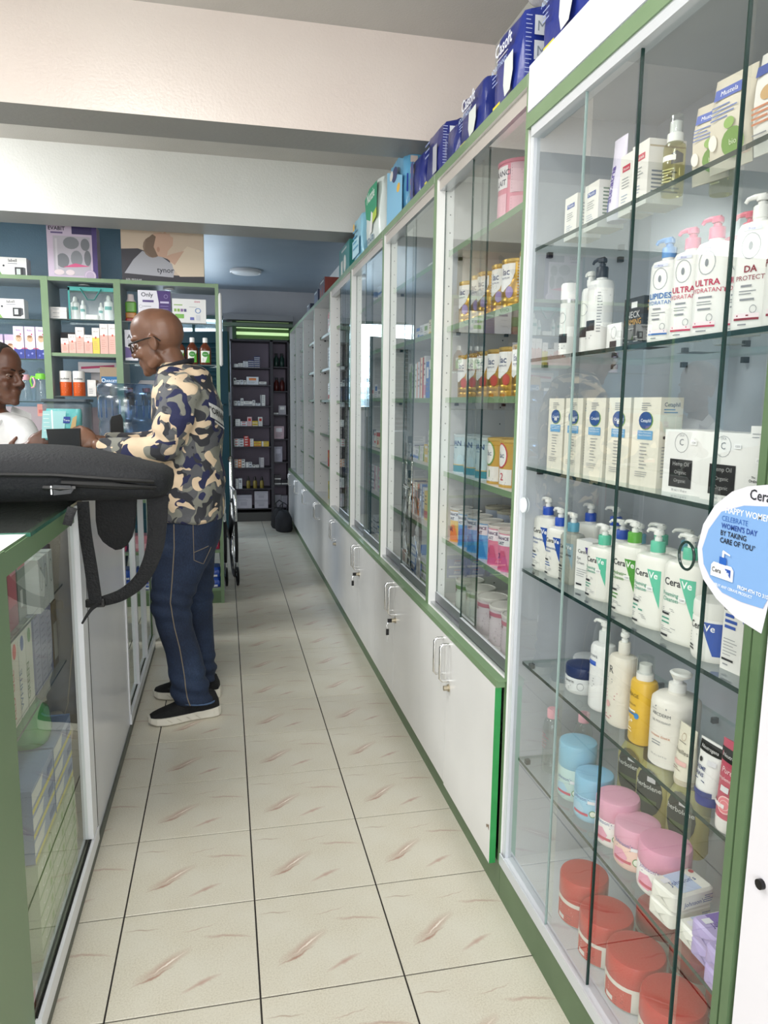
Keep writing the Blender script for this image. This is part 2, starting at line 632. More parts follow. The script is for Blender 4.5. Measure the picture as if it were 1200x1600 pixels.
louvre('window_1', -0.70, -0.04, 1.28, 2.25, 7, C('#4f6b66', 0.4), C('#dfeef5', 0.3, alpha=0.5), C('#d8efff', 1, emit=2.2))
louvre('window_2', 0.08, 0.70, 2.03, 2.25, 3, C('#3f5c40', 0.5), C('#7fa06a', 0.4, alpha=.9), C('#c9e8b0', 1, emit=0.9))

# louvred door leaf standing open at the back
E1 = Vector((-0.005, 7.20)); E2 = Vector((-0.52, 7.42))
ang = math.atan2(E2.y - E1.y, E2.x - E1.x)
dl = (E2 - E1).length
door = empty('door_1', (E1.x, E1.y, 0), ang)
door['kind'] = 'structure'
MD = C('#1d4048', 0.35); MDE = C('#27482c', 0.45)
f = MB().box(0, -.02, .01, .075, .02, 1.985, MD, {'-x': MDE}).box(dl - .075, -.02, .01, dl, .02, 1.985, MD).box(.075, -.02, 1.88, dl - .075, .02, 1.985, MD)
f.box(.075, -.02, .01, dl - .075, .02, .2, MD).box(.075, -.02, .93, dl - .075, .02, 1.05, MD).box(.075, -.006, .2, dl - .075, .006, .93, MD)
f.build('door_frame', door)
sl = MB().quad([(.07, .012, 0), (dl - .07, .012, 0), (dl - .07, -.014, .052), (.07, -.014, .052)], MD).box(.07, .008, -.003, dl - .07, .016, .003, MD)
s0 = sl.build('louvre_slat', link=False)
for i in range(19):
    inst(s0, 'louvre_slat', door, (0, 0, 1.06 + i * .043))
MB().box(-.004, -.012, 1.20, .0, .012, 1.42, M_CHROME).build('lock_plate', door)
MB().tube([(.04, .02, 1.3), (.04, .06, 1.3), (.14, .06, 1.3)], .008, M_CHROME).tube([(.04, -.02, 1.3), (.04, -.06, 1.3), (.14, -.06, 1.3)], .008, M_CHROME).build('door_handle', door)


def disc_lamp(x, y, z, r, label):
    o = empty('ceiling_lamp', (x, y, z), 0, label, 'lamp', 'round ceiling lamps')
    MB().lathe(0, 0, [(r, 0), (r, -.02), (r * .93, -.028), (r * .86, -.024)], C('#d9dadb', 0.4), 32, True, True).build('lamp_rim', o)
    MB().lathe(0, 0, [(r * .86, -.024), (r * .8, -.029), (r * .4, -.033)], C('#e4e6e8', 0.5), 32, False, True).build('diffuser', o)


disc_lamp(0.17, 7.35, 2.574, .15, 'round flat unlit ceiling lamp on the dark ceiling at the back of the shop')
disc_lamp(-0.30, 1.00, 2.699, .15, 'round flat unlit ceiling lamp mirrored in the top of the near glass cabinet')

# ================================================================ TALL WALL UNITS ON THE RIGHT
XF = 0.6525
XB = 0.985
ZT = 2.092
PY = [1.702, 2.480, 3.312, 4.172, 5.012, 5.90, 6.72, 7.44, 8.10]
SHZ = [0.857, 1.094, 1.350, 1.590, 1.838]
hole_m = C('#1a1a1a', 0.8)


def handle(parent, x, y, z0, z1, s=0.026, r=.0045):
    MB().tube([(x + s, y, z0), (x + .008, y, z0), (x, y, z0 + .008), (x, y, z1 - .008), (x + .008, y, z1), (x + s, y, z1)], r, M_CHROME, 10).build('handle', parent)


ORD = ['nearest', 'second', 'third', 'fourth', 'fifth', 'sixth', 'seventh', 'farthest']
UN = []
for k in range(8):
    y0, y1 = PY[k], PY[k + 1]
    glazed = k < 4
    lab = {0: 'tall glazed wall unit full of milk tins, next to the glass display cabinet',
           1: 'tall glazed wall unit of boxes, beyond the one with gold milk tins',
           2: 'tall glazed wall unit reflecting the bright rear window',
           3: 'tall wall unit with one pane slid back over its far half'}.get(k, 'tall open white wall unit, %s from the front of the row' % ORD[k])
    U = empty('wall_unit', (XF, y0, 0), 0, lab, 'cabinet', 'tall units along the right wall')
    UN.append(U)
    W = y1 - y0
    D = XB - XF
    G = M_GREEN
    p = MB()
    # near side panel of the unit, green front edge
    p.box(0, 0, .09, D, .018, ZT, M_WHITE, {'-x': G})
    p.build('side_panel', U)
    p = MB().box(0, W - .018, .09, D, W, ZT, M_WHITE, {'-x': G})
    # rows of shelf peg holes
    for xh in (.048, .25):
        for q in range(24):
            z = .68 + q * .058
            p.quad([(xh + .0028 * cos(2 * pi * j / 6), W - .0183, z + .0028 * sin(2 * pi * j / 6)) for j in range(6)], hole_m)
    p.build('side_panel', U)
    MB().box(D - .012, .018, .09, D, W - .018, ZT, M_INNER if k < 3 else M_WHITE).build('back_panel', U)
    MB().box(-.0005, .018, ZT - .028, D, W - .018, ZT, M_WHITE, {'-x': G, '+z': C('#8a8f88', 0.6)}).build('top_board', U)
    MB().box(-.024, -.004 if k else .012, .592, D - .012, W, .612, M_WHITE, {'-x': G, '+z': M_WHITE, '-y': G}).quad([(-.024, 0, .6122), (.001, 0, .6122), (.001, W, .6122), (-.024, W, .6122)], G).build('deck_board', U)
    MB().box(0, .0, 0, .02, W, .092, M_DGREEN).build('plinth', U)
    for i, z in enumerate(SHZ):
        zz = z + random.Random(k * 10 + i).uniform(-.006, .006) if k else z
        MB().box(.045, .02, zz - .018, D - .012, W - .02, zz, M_WHITE, {'-x': G if k < 4 else M_DGREEN}).build('shelf', U)
        pg = MB()
        for xx in (.085, .26):
            pg.box(xx - .006, W - .030, zz - .028, xx + .006, W - .018, zz - .018, M_BLACK)
        pg.build('shelf_pegs', U)['kind'] = 'stuff'
    if glazed:
        # sliding tracks and panes
        MB().box(.008, .018, ZT - .062, .040, W - .018, ZT - .028, M_ALU, {'-x': C('#b8b2ac', 0.4)}).build('top_track', U)
        MB().box(.008, .018, .612, .040, W - .018, .622, M_ALU).build('bottom_track', U)
        ym = W * .5
        spans = ((.019, ym + .045, .014), (ym - .045, W - .019, .030))
        if k == 3: spans = ((.019, ym + .045, .014), (.03, ym + .06, .030))
        for (ya, yb, xx) in spans:
            gp = MB().quad([(xx, ya, .655), (xx, yb, .655), (xx, yb, ZT - .05), (xx, ya, ZT - .05)], M_GLASS)
            gp.box(xx - .001, ya - .0015, .655, xx + .004, ya + .001, ZT - .05, M_GEDGE).box(xx - .001, yb - .001, .655, xx + .004, yb + .0015, ZT - .05, M_GEDGE)
            pn = gp.build('sliding_pane', U)
            MB().box(xx - .004, ya, .624, xx + .006, yb, .657, C('#85888c', 0.35, 0.6), {'+z': M_ALUW}).build('pane_rail', pn)
    # doors below
    ymid = W / 2 if k else .452
    dsp = [(-.001 if k else .0215, ymid - .0015), (ymid + .0015, W - .003)]
    if k == 0: dsp = [(.020, .447), (.450, W - .0)]
    for di, (a, b) in enumerate(dsp):
        zb = .092 - .006 * (di == 0) * (k == 0)
        d = MB().box(-.024, a, zb, -.006, b, .590, M_WHITE, {'-y': M_VIVID if k == 0 and di == 0 else M_WHITE}).build('door', U)
        yh = b - .028 if di == 0 else a + .036
        z0, z1 = (.455, .575)
        handle(d, -.054, yh, z0, z1, .03)
        if di == 0 and k in (0, 1, 2, 3):
            MB().loft([[(-.024 - e, yh - .004 + r * cos(2 * pi * j / 14), .432 + r * sin(2 * pi * j / 14)) for j in range(14)] for e, r in ((0, .012), (.004, .012), (.004, .0085), (.018, .0085), (.018, .004))], C('#b5ab96', 0.3, 0.8)).build('lock', d)
        if di == 0 and k in (1, 2):
            ky = MB().box(-.060, yh - .010, .425, -.042, yh - .006, .441, M_BLACK).box(-.066, yh - .012, .372, -.054, yh - .007, .398, M_BLACK)
            ky.tube([(-.058, yh - .008, .425), (-.064, yh - .010, .412), (-.060, yh - .009, .398)], .0012, M_CHROME, 6)
            ky.box(-.062, yh - .010, .345, -.058, yh - .008, .372, M_CHROME)
            ky.build('key', d)
    if k == 0:
        MB().quad([(-.0245, .0285, .195), (-.0245, .05, .185), (-.0245, .047, .176), (-.0245, .038, .184), (-.0245, .0285, .178)], C('#8a7a68', 0.8)).build('chipped_patch', U)

# ================================================================ GLASS DISPLAY CABINET, NEAR RIGHT
DC = empty('display_cabinet', (XF, 0, 0), 0, 'big glass display cabinet of skin care products at the near right', 'cabinet')
ya, yb = .842, 1.700
D = XB - XF
MB().box(.006, yb - .018, .10, D, yb, 2.10, M_INNER, {'-x': M_ALUW}).build('side_panel', DC)
MB().box(.006, ya - .002, .10, D, ya + .014, 2.10, M_INNER).build('side_panel', DC)
MB().box(D - .012, ya + .014, .10, D, yb - .018, 2.10, C('#b9bec8', 0.10)).build('back_panel', DC)
MB().box(.0, ya, 1.992, D, yb, 2.012, M_INNER).build('top_board', DC)
MB().box(-.004, ya - .03, 2.0, .0, yb + .002, 2.10, C('#e4e6ee', 0.4)).build('fascia', DC)
MB().box(-.006, ya - .03, 1.962, .012, yb, 1.994, M_GREEN).build('top_rail', DC)
MB().box(-.002, ya, 1.940, .028, yb - .018, 1.962, M_ALUW).build('top_track', DC)
MB().box(-.004, ya, .098, .024, yb, .112, M_ALUW).box(-.004, ya, .112, .0, yb, .128, M_ALUW).box(.008, ya, .112, .012, yb, .122, M_ALUW).build('bottom_track', DC)
MB().box(.0, ya - .035, 0, .02, yb, .098, M_DGREEN).build('plinth', DC)
MB().box(.0, ya, .098, D, yb - .018, .125, M_INNER).build('bottom_board', DC)
MB().box(-.012, ya - .014, .0, .02, ya, 2.0, M_DGREEN).build('post', DC)
MB().box(-.012, ya - .034, .0, .02, ya - .018, 2.1, M_DGREEN).box(-.006, ya - .018, 0, .02, ya - .014, 2.0, C('#b9c0a8', 0.5)).build('post', DC)
for (a, b, xx) in ((ya, .953, .004), (.953, 1.241, .014), (1.235, 1.425, .005), (1.415, 1.683, .014)):
    gp = MB().quad([(xx, a, .12), (xx, b, .12), (xx, b, 1.955), (xx, a, 1.955)], M_GLASS)
    pn = gp.build('sliding_pane', DC)
    e = .0013 if b < 1.3 else .0006
    MB().box(xx - .003, b - e, .12, xx + .003, b + e, 1.955, M_GEDGE if b < 1.3 else C('#8fa3a0', .2)).build('pane_edge', pn)
for (yy, zz, xx) in ((1.668, 1.082, .012), (.997, 1.094, .002)):
    if yy > 1.5: MB().loft([[(xx - e, yy + r * cos(2 * pi * j / 20), zz + r * sin(2 * pi * j / 20)) for j in range(20)] for e, r in ((0, .019), (.003, .019), (.003, .0165))], C('#e8eef0', 0.25)).build('finger_pull', DC)
    else: MB().tube([(xx - .002, yy + .019 * cos(2 * pi * j / 24), zz + .022 * sin(2 * pi * j / 24)) for j in range(25)], .0022, M_GEDGE, 6).build('finger_pull', DC)
DZ = [0.125, 0.412, 0.675, 0.920, 1.177, 1.437, 1.693]
for z in DZ[1:]:
    x0 = .018 if z > .7 else .03
    sh = MB().box(x0, ya + .016, z - .008, D - .014, yb - .022, z, M_GSHELF, {'-x': M_GEDGE, '-y': M_GEDGE, '+y': M_GEDGEL, '+x': M_GEDGEL, '-z': None})
    sh.build('glass_shelf', DC)
    pg = MB()
    for xx in (.055, .24):
        pg.box(xx - .006, yb - .030, z - .020, xx + .006, yb - .018, z - .008, C('#4b4b4b', 0.3, 0.8))
    for yy in (1.02, 1.30, 1.50):
        pg.box(D - .026, yy - .004, z - .022, D - .012, yy + .004, z - .010, C('#4b4b4b', 0.3, 0.8))
    pg.build('shelf_pegs', DC)['kind'] = 'stuff'

# next cabinet closer to the camera: a plain white door
NC = empty('white_cabinet', (XF, .10, 0), 0, 'plain white cabinet door at the right edge, with a small dark lock', 'cabinet')
MB().box(0, 0, .09, D, .70, 2.1, M_WHITE).build('body', NC)
MB().box(-.010, .001, .092, -.0005, .699, 2.09, C('#dddbe2', 0.35)).build('door', NC)
MB().lathe(0, 0, [(.007, 0), (.007, .006)], M_BLACK, 12).build('lock', NC)
NC.children[-1].location = (-.010, .668, .69); NC.children[-1].rotation_euler = (0, -pi / 2, 0)
MB().box(.0, 0, 0, .02, .70, .09, M_DGREEN).build('plinth', NC)

# ================================================================ PRODUCT BUILDERS
# local frame: base centre at the origin, front towards -Y; FR turns the front towards the aisle
FR = -pi / 2
K = '#23252b'
GR = '#8d9096'


def thing(name, label, cat, loc, rz=0, group=None):
    return empty(name, loc, rz, label, cat, group)


def carton(name, label, loc, w, d, h, col, front=(), side=(), top=(), rz=FR, group=None, cat='box', rough=.35, sidecol=None, topcol=None):
    t = thing(name, label, cat, loc, rz, group)
    sd = {}
    if sidecol: sd['+x'] = C(sidecol, rough); sd['-x'] = C(sidecol, rough)
    if topcol: sd['+z'] = C(topcol, rough)
    b = MB().box(-w / 2, -d / 2, 0, w / 2, d / 2, h, C(col, rough), sd)
    b.build('carton_body', t)
    if front or side or top:
        a = MB()
        if front: a.art(front, Flat(-d / 2))
        if side: a.art(side, Side(w / 2))
        if top: a.art(top, Top(h))
        a.build('print', t)
    return t


def pump_head(t, z, col, capcol, R=.013, hc=.022, hs=.016, L=.034, ang=0, stem=.0045, loc=(0, 0)):
    """screw collar, stem and nozzle of a pump dispenser"""
    x, y = loc
    MB().lathe(x, y, [(R, z), (R, z + hc * .92), (R * .9, z + hc)], C(capcol, .35), 20).build('screw_cap', t)
    m = MB().lathe(x, y, [(stem * 1.5, z + hc), (stem * 1.5, z + hc + hs * .5), (stem, z + hc + hs * .55), (stem, z + hc + hs)], C(col, .35), 12)
    zt = z + hc + hs
    m.lathe(x, y, [(stem * 1.9, zt - .003), (stem * 2.1, zt), (stem * 1.9, zt + .005)], C(col, .35), 14)
    dx, dy = cos(ang), sin(ang)
    m.tube([(x - dx * stem, y - dy * stem, zt + .003), (x + dx * L * .5, y + dy * L * .5, zt + .0045), (x + dx * L * .85, y + dy * L * .85, zt + .003), (x + dx * L, y + dy * L, zt - .002)], [stem * 1.2, stem * .95, stem * .75, stem * .6], C(col, .35), 8)
    m.build('pump', t)


def pump_bottle(name, label, loc, a, b, h, col, capcol, front=(), rz=FR + .2, e=2.8, group=None, pumpcol='#f3f3f0', pang=pi, R=.013, neck=.006, mat=None, hc=.022, hs=.014, L=.034):
    t = thing(name, label, 'bottle', loc, rz, group)
    m = mat or C(col, .3)
    prof = [(a * .90, b * .85, 0), (a * .98, b * .97, .004), (a, b, .010), (a, b, h * .86), (a * .98, b * .97, h * .92), (a * .86, b * .85, h * .965), (a * .5, b * .55, h * .985), (R * .85, R * .85, h * .99), (R * .85, R * .85, h + neck)]
    MB().sup(prof, m, 28, e).build('bottle_body', t)
    pump_head(t, h + neck * .3, pumpcol, capcol, R=R, ang=pang, hc=hc, hs=hs, L=L)
    if front:
        MB().art(front, Sup(a, b, e)).build('label_print', t)
    return t


def jar(name, label, loc, r, h, col, lid, hl, front=(), rz=FR, group=None, cat='jar', lidr=1.0, mat=None, ph=0.0, lidbump=True, lrough=.35):
    t = thing(name, label, cat, loc, rz, group)
    hb_ = h - hl
    MB().lathe(0, 0, [(r * .9, 0), (r * .97, .004), (r, .01), (r, hb_ - .004), (r * .95, hb_)], mat or C(col, .35), 32).build('jar_body', t)
    R = r * lidr
    pr = [(R * .97, hb_ - .001), (R, hb_ + .002), (R, h - .006), (R * .96, h - .001), (R * .9, h)]
    pr += [(R * .6, h + .0006)]
    MB().lathe(0, 0, pr, C(lid, lrough), 32).build('lid', t)
    if front: MB().art(front, Cyl(r, ph=ph)).build('label_print', t)
    return t


def tin(name, label, loc, r, h, col, front=(), lid='#dcdcd8', rz=FR, group=None, metal=0.0, ph=.35, rims=True, hl=.006, rings=0, ringcol=None, taper=1.0, rough=.3):
    t = thing(name, label, 'tin', loc, rz, group)
    m = C(col, rough, metal)
    pr = [(r * .99, 0), (r, .002), (r, .004), (r * .97, .006)]
    if rings:
        for q in range(rings):
            z = h * .12 + q * h * .035
            pr += [(r * .97, z), (r * .955, z + .0015), (r * .97, z + .003)]
    pr += [(r * .97 * taper, h - .012), (r * .97 * taper, h - .008)]
    MB().lathe(0, 0, pr, m, 28).build('tin_body', t)
    MB().lathe(0, 0, [(r * .99, h - .009), (r * 1.01, h - .006), (r * 1.01, h - .001), (r * .98, h), (r * .93, h), (r * .9, h - .002), (r * .3, h - .002)], C(lid, .35), 28).build('lid', t)
    if front: MB().art(front, Cyl(r * .972, ph=ph)).build('label_print', t)
    return t


def tube_(name, label, loc, wd, h, col, cap, hc, front=(), rz=FR, group=None, top=None):
    """soft tube standing on its cap: round below, crimped flat at the top"""
    t = thing(name, label, 'tube', loc, rz, group)
    rings = []
    n = 24
    for i in range(7):
        k = i / 6
        z = hc + (h - hc) * k
        a = wd / 2 * (0.86 + .14 * k); b = wd * .36 * (1 - k ** 1.6) + .0012
        rings.append([(a * cos(2 * pi * j / n), b * sin(2 * pi * j / n), z) for j in range(n)])
    MB().loft(rings, C(col, .3)).build('tube_body', t)
    MB().lathe(0, 0, [(wd * .38, 0), (wd * .40, .003), (wd * .41, hc - .001), (wd * .36, hc)], C(cap, .35), 24).build('cap', t)

    def mp(u, v, e):
        k = min(max((v - hc) / (h - hc), 0), 1)
        a = wd / 2 * (0.86 + .14 * k); b = wd * .36 * (1 - k ** 1.6) + .0012
        tt = min(abs(u) / a, .99)
        return (u, -b * sqrt(1 - tt * tt) - e * 2, v)
    mp_ = type('TubeMap', (), {'curved': True, '__call__': lambda s, u, v, e: mp(u, v, e)})()
    if front: MB().art(front, mp_).build('label_print', t)
    return t


def cerave_art(a, h, tri, word='Cera', lines=(), tcol='#3b5f9e', pillz=(.34, .06)):
    A = [('p', [(a * .02, h * .80), (a * .72, h * .80), (a * .72, h * .30)], tri),
         ('t', 'Cera', a * .10, h * .69, a * .42, K, 'r', .015),
         ('t', 'Ve', a * .13, h * .69, a * .42, '#ffffff', 'l', .015)]
    z = h * .56
    for q in lines:
        A.append(('t', q, -a * .76, z, a * .24, tcol, 'l', .01)); z -= h * .065
    A += [('lines', -a * .76, a * .05, h * .40, 3, h * .022, h * .006, GR),
          ('r', -a * .76, h * pillz[0] - .002, -a * .35, h * pillz[0] + .0018, K),
          ('lines', -a * .76, -a * .1, h * .27, 2, h * .05, h * .02, tcol),
          ('lines', -a * .76, a * .15, h * .17, 3, h * .022, h * .006, GR),
          ('r', -a * .76, h * pillz[1], -a * .35, h * pillz[1] + .004, K)]
    return A


def price(x, z, s=1.0):
    return [('r', x, z, x + .014 * s, z + .008 * s, '#f4f4f4'), ('t', '1500', x + .007 * s, z + .002 * s, .005 * s, '#55585f')]


def yc(a, b): return (a + b) / 2


# ---------------------------------------------------------------- display cabinet, top shelf
z1_ = DZ[6]
sk = '#f1eee8'


def mustela(w, h, badge, extra=()):
    return [('r', -w * .3, h * .72, w * .3, h * .82, badge), ('t', 'Mustela', 0, h * .745, w * .15, '#ffffff'),
            ('lines', -w * .3, w * .3, h * .6, 4, h * .05, h * .012, GR), ('lines', -w * .3, w * .2, h * .32, 3, h * .05, h * .01, '#7f93b8')] + list(extra)


X7 = 1.695 + XF * 0
xf = .705
carton('cream_carton', 'small white carton with a blue badge, leftmost on the top glass shelf', (xf + .03, 1.570, z1_), .058, .06, .092, sk, mustela(.058, .092, '#2b4aa0'), [('lines', -.02, .02, .07, 8, .007, .003, '#8b92a0')])
carton('cream_carton', 'white carton with a blue badge, second from left on the top glass shelf', (xf + .03, 1.476, z1_), .060, .06, .093, sk, mustela(.06, .093, '#2b4aa0'), [('lines', -.02, .02, .075, 8, .007, .003, '#5d7a66')])
tube_('lavender_tube', 'tall lavender tube with purple lettering on the top glass shelf', (xf + .02, 1.402, z1_), .05, .160, '#e3dcf0', '#e9e6f2', .012,
      [('t', 'stelatria', .004, .035, .022, '#5a3fa0', 'l', .02, True), ('p', [(-.022, .015), (-.004, .015), (-.004, .04), (-.014, .05), (-.022, .045)], '#3f55b5')])
carton('cream_carton', 'narrow white carton with a red badge, right of the lavender tube', (xf + .03, 1.350, z1_), .045, .05, .112, sk, mustela(.045, .112, '#c8324e') + [('t', 'ORGANIC', 0, .01, .008, '#5f8f3a')])
carton('cream_carton', 'wide white carton with a red badge, left of the pump oil bottle', (xf + .035, 1.290, z1_), .056, .075, .112, sk, mustela(.056, .112, '#c8324e') + [('t', 'ORGANIC', 0, .01, .010, '#5f8f3a')],
       [('r', -.036, .098, .036, .101, '#b8a98c'), ('p', [(.008, .07), (.032, .076), (.032, .09), (.018, .095), (.008, .088)], '#2b4aa0'), ('lines', -.03, .03, .055, 6, .007, .003, '#8b92a0')])


def spray(label, loc, r, h, mat, cap, badge, rz=FR, clearcap=True, pumpcol='#eef0ee'):
    t = thing('spray_bottle', label, 'bottle', loc, rz)
    MB().lathe(0, 0, [(r * .92, 0), (r, .004), (r, h * .88), (r * .93, h * .95), (r * .55, h), (r * .5, h + .004)], mat, 24).build('bottle_body', t)
    MB().lathe(0, 0, [(r * .72, h), (r * .72, h + .014), (r * .52, h + .016), (r * .52, h + .034)], C(pumpcol, .35), 20).build('spray_pump', t)
    if clearcap: MB().lathe(0, 0, [(r * .62, h + .015), (r * .62, h + .042), (r * .55, h + .045)], M_CLEAR, 20, cap0=False).build('clear_cap', t)
    MB().art(badge, Cyl(r, ph=.4)).build('label_print', t)
    return t


spray('slim bottle of yellow oil with a white pump on the top glass shelf', (.722, 1.212, z1_), .019, .088, M_OIL, '#fff', [('r', -.012, .055, .014, .064, '#f2f2ea'), ('lines', -.01, .012, .04, 5, .005, .002, '#e9edd8')])
spray('yellow oil bottle with a blue badge, half hidden behind the beige packets', (.80, 1.185, z1_), .020, .070, M_OIL, '#fff', [('r', -.014, .045, .014, .058, '#2b4aa0'), ('lines', -.012, .012, .034, 4, .006, .002, '#e9edd8')])


def packet(label, loc, wd, h, col, art, rz=FR, lean=0.0):
    t = thing('skin_care_packet', label, 'packet', loc, rz)
    rings = []
    for k in range(7):
        q = k / 6
        b = .016 * sin(pi * min(max(q, .0), 1)) ** .6 + .001
        a = wd / 2 * (1 - .05 * q)
        rings.append([(a * cx, b * cy + lean * q, h * q) for cx, cy in ((1, -.25), (1, .25), (.8, .85), (.3, 1), (-.3, 1), (-.8, .85), (-1, .25), (-1, -.25), (-.8, -.85), (-.3, -1), (.3, -1), (.8, -.85))])
    MB().loft(rings, C(col, .5)).build('packet_body', t)
    mp_ = type('PM', (), {'curved': True, '__call__': lambda s, u, v, e: (u, -(.0155 * sin(pi * min(max(v / h, .01), .99)) ** .6 + .001) + lean * v / h - e - .0012, v)})()
    MB().art(art, mp_).build('print', t)
    return t


def wipes(w, h): return [('r', -w * .34, h * .74, w * .3, h * .86, '#3a5ab8'), ('t', 'Mustela', -.0, h * .775, w * .13, '#ffffff'), ('lines', -w * .35, w * .3, h * .66, 4, h * .045, h * .014, '#5a74b5'), ('c', w * .18, h * .24, w * .26, w * .26, '#6f9a3e'), ('t', 'bio', w * .18, h * .22, w * .14, '#dfe9c8'), ('c', -w * .28, h * .3, w * .1, w * .14, '#f4f0e4'), ('c', w * .1, h * .45, w * .12, w * .1, '#8fb45a')]


packet('smaller beige packet with a green disc, half behind the larger one', (.735, 1.125, z1_), .072, .124, '#d9d0bd', wipes(.072, .124), FR + .25)
packet('larger beige wipes packet with blue badge and green disc on the top shelf', (.722, 1.058, z1_), .084, .140, '#dcd4c2', wipes(.084, .14), FR + .15)
packet('tall white packet with a blue badge at the right end of the top shelf', (.725, .975, z1_), .062, .140, '#efece6', [('r', -.024, .105, .02, .12, '#2b4aa0'), ('c', .002, .078, .012, .01, '#c9a26a'), ('lines', -.024, .022, .06, 4, .007, .003, '#c98058'), ('lines', -.024, .02, .025, 3, .006, .002, GR)], FR + .1)
packet('pale teal packet at the far right end of the top glass shelf', (.735, .915, z1_), .06, .14, '#bcd6d8', [('r', -.02, .10, .02, .12, '#2b4aa0'), ('lines', -.02, .02, .08, 6, .01, .004, '#3a78a8')], FR + .1)

# ---------------------------------------------------------------- second shelf
z2_ = DZ[5]
t = thing('lotion_tube', 'slim white cylinder bottle with a silver band, leftmost on the second shelf', 'bottle', (.715, 1.578, z2_), FR)
MB().lathe(0, 0, [(.017, 0), (.0185, .003), (.0185, .118)], C('#f0f0ee', .3), 24).build('bottle_body', t)
MB().lathe(0, 0, [(.0190, .118), (.0190, .126)], C('#c9c9cc', .25, .7), 24).build('silver_band', t)
MB().lathe(0, 0, [(.0185, .126), (.0187, .158), (.016, .162)], C('#f3f3f2', .3), 24).build('cap', t)
MB().art([('r', -.012, .03, .014, .05, K), ('o', 0, .085, .010, .012, .0008, GR), ('lines', -.01, .01, .022, 2, .005, .002, GR)], Cyl(.0186, ph=.3)).build('label_print', t)
pump_bottle('lotion_bottle', 'slim white pump bottle behind the one with the silver band', (.745, 1.535, z2_), .019, .019, .150, '#eeeeec', '#eeeeec', [('r', -.014, .04, .016, .062, K), ('o', 0, .10, .012, .014, .0008, GR)], e=2.1, R=.009, L=.018, hs=.010, hc=.014)
pump_bottle('lotion_bottle', 'tall white bottle with a black pump on the second shelf', (.722, 1.445, z2_), .027, .025, .152, '#efefed', '#2b2f3a', [('r', -.018, .045, .012, .066, K), ('r', -.014, .128, .012, .138, '#e3e3e3'), ('lines', -.016, .01, .034, 2, .005, .002, GR), ('lines', .016, .024, .12, 14, .006, .002, GR)], e=2.2, pumpcol='#2b2f3a', L=.03, hs=.012, R=.0125)
carton('cream_carton', 'low white carton with a black square, right of the black pump bottle', (.73, 1.358, z2_), .055, .045, .052, '#ecedec', [('r', -.014, .006, .012, .018, K), ('o', 0, .034, .010, .012, .0008, GR)], [('o', 0, .035, .009, .011, .0008, GR)])
carton('cream_carton', 'black carton lettered NECK FIRMING on the second shelf', (.735, 1.285, z2_), .068, .06, .092, '#26262a',
       [('r', -.008, .073, .012, .084, '#e8e8ea'), ('t', 'NECK', 0, .055, .017, '#c9c9c9', 'c', .01), ('t', 'FIRMING', 0, .042, .015, '#c79a4e', 'c', .01), ('lines', -.02, .02, .034, 1, .005, .0015, '#a8a8a8'), ('lines', -.03, -.008, .018, 2, .008, .002, '#9a9a9a'), ('lines', .006, .026, .018, 2, .008, .002, '#9a9a9a')],
       [('lines', -.022, .022, .08, 3, .007, .004, '#c79a4e'), ('lines', -.022, .022, .05, 7, .006, .002, '#8a8a8a')])


def ura(a, h, c, t1='ULTRA', t2='HYDRATANT'):
    return [('o', -.002, h * .76, .0145, .019, .0012, '#a9acb0'), ('c', -.002, h * .76, .003, .006, '#8c9096'), ('r', -.016, h * .895, .012, h * .93, '#dfe2f0'), ('t', 'Price', -.002, h * .90, .005, '#6a70b8'),
            ('t', t1, 0, h * .53, .0135, c, 'c', .02), ('t', t2, 0, h * .46, .0098, c),
            ('lines', -.012, .012, h * .40, 1, .005, .003, GR), ('lines', -.014, .014, h * .36, 2, .004, .0013, GR), ('lines', -.012, .012, h * .28, 1, .005, .003, GR),
            ('o', .009, h * .20, .005, .006, .0008, GR), ('r', -.019, h * .105, .018, h * .165, '#f7e8ec'), ('r', -.019, h * .105, .018, h * .125, c), ('lines', -.015, .015, h * .14, 1, .004, .002, c), ('lines', -.012, .006, h * .06, 1, .005, .002, GR)]


for i, (yy, xx, h, cc, tc, lb, t1, t2, cy_) in enumerate([
        (1.207, .722, .148, '#5b93cf', '#2f6db5', 'white body milk bottle with a blue pump on the second shelf', 'LIPIDES', 'HYDRATANT', 0),
        (1.140, .722, .150, '#d8587e', '#c22a52', 'first white ULTRA HYDRATANT bottle with a pink pump, next to the blue pump one', 'ULTRA', 'HYDRATANT', 0),
        (1.075, .720, .153, '#d64f78', '#c22a52', 'second white ULTRA HYDRATANT bottle with a pink pump, in the middle of the three', 'ULTRA', 'HYDRATANT', 0),
        (1.025, .742, .150, '#cf2f58', '#c22a52', 'third white ULTRA HYDRATANT bottle, its crimson pump half behind the pane edge', 'ULTRA', 'HYDRATANT', 0),
        (.978, .722, .162, '#f1f1ef', '#8e1f33', 'large white body milk bottle lettered DA PROTECT on the second shelf', 'DA', 'PROTECT', 0),
        (.915, .725, .165, '#f1f1ef', '#8e1f33', 'white bottle with a dark red stripe at the right end of the second shelf', 'PROTECT', 'LIPIDES', 0)]):
    pump_bottle('body_milk_bottle', lb, (xx, yy, z2_), .0315 if i > 3 else .029, .022, h, '#f3f3f0', cc, ura(.03, h, tc, t1, t2), e=2.6, rz=FR + .45, pumpcol=cc, pang=pi, R=.0125, hc=.018, hs=.010, L=.026)
pump_bottle('body_milk_bottle', 'white bottle with a pink pump in the back row of the second shelf', (.83, 1.17, z2_), .029, .022, .150, '#f3f3f0', '#d8587e', (), e=2.6, rz=FR + .45, pumpcol='#d8587e', R=.0125, hc=.018, hs=.010, L=.026)
carton('cream_carton', 'pale grey carton standing at the back of the second shelf behind the black one', (.90, 1.36, z2_), .06, .06, .10, '#b9bec4', (), ())

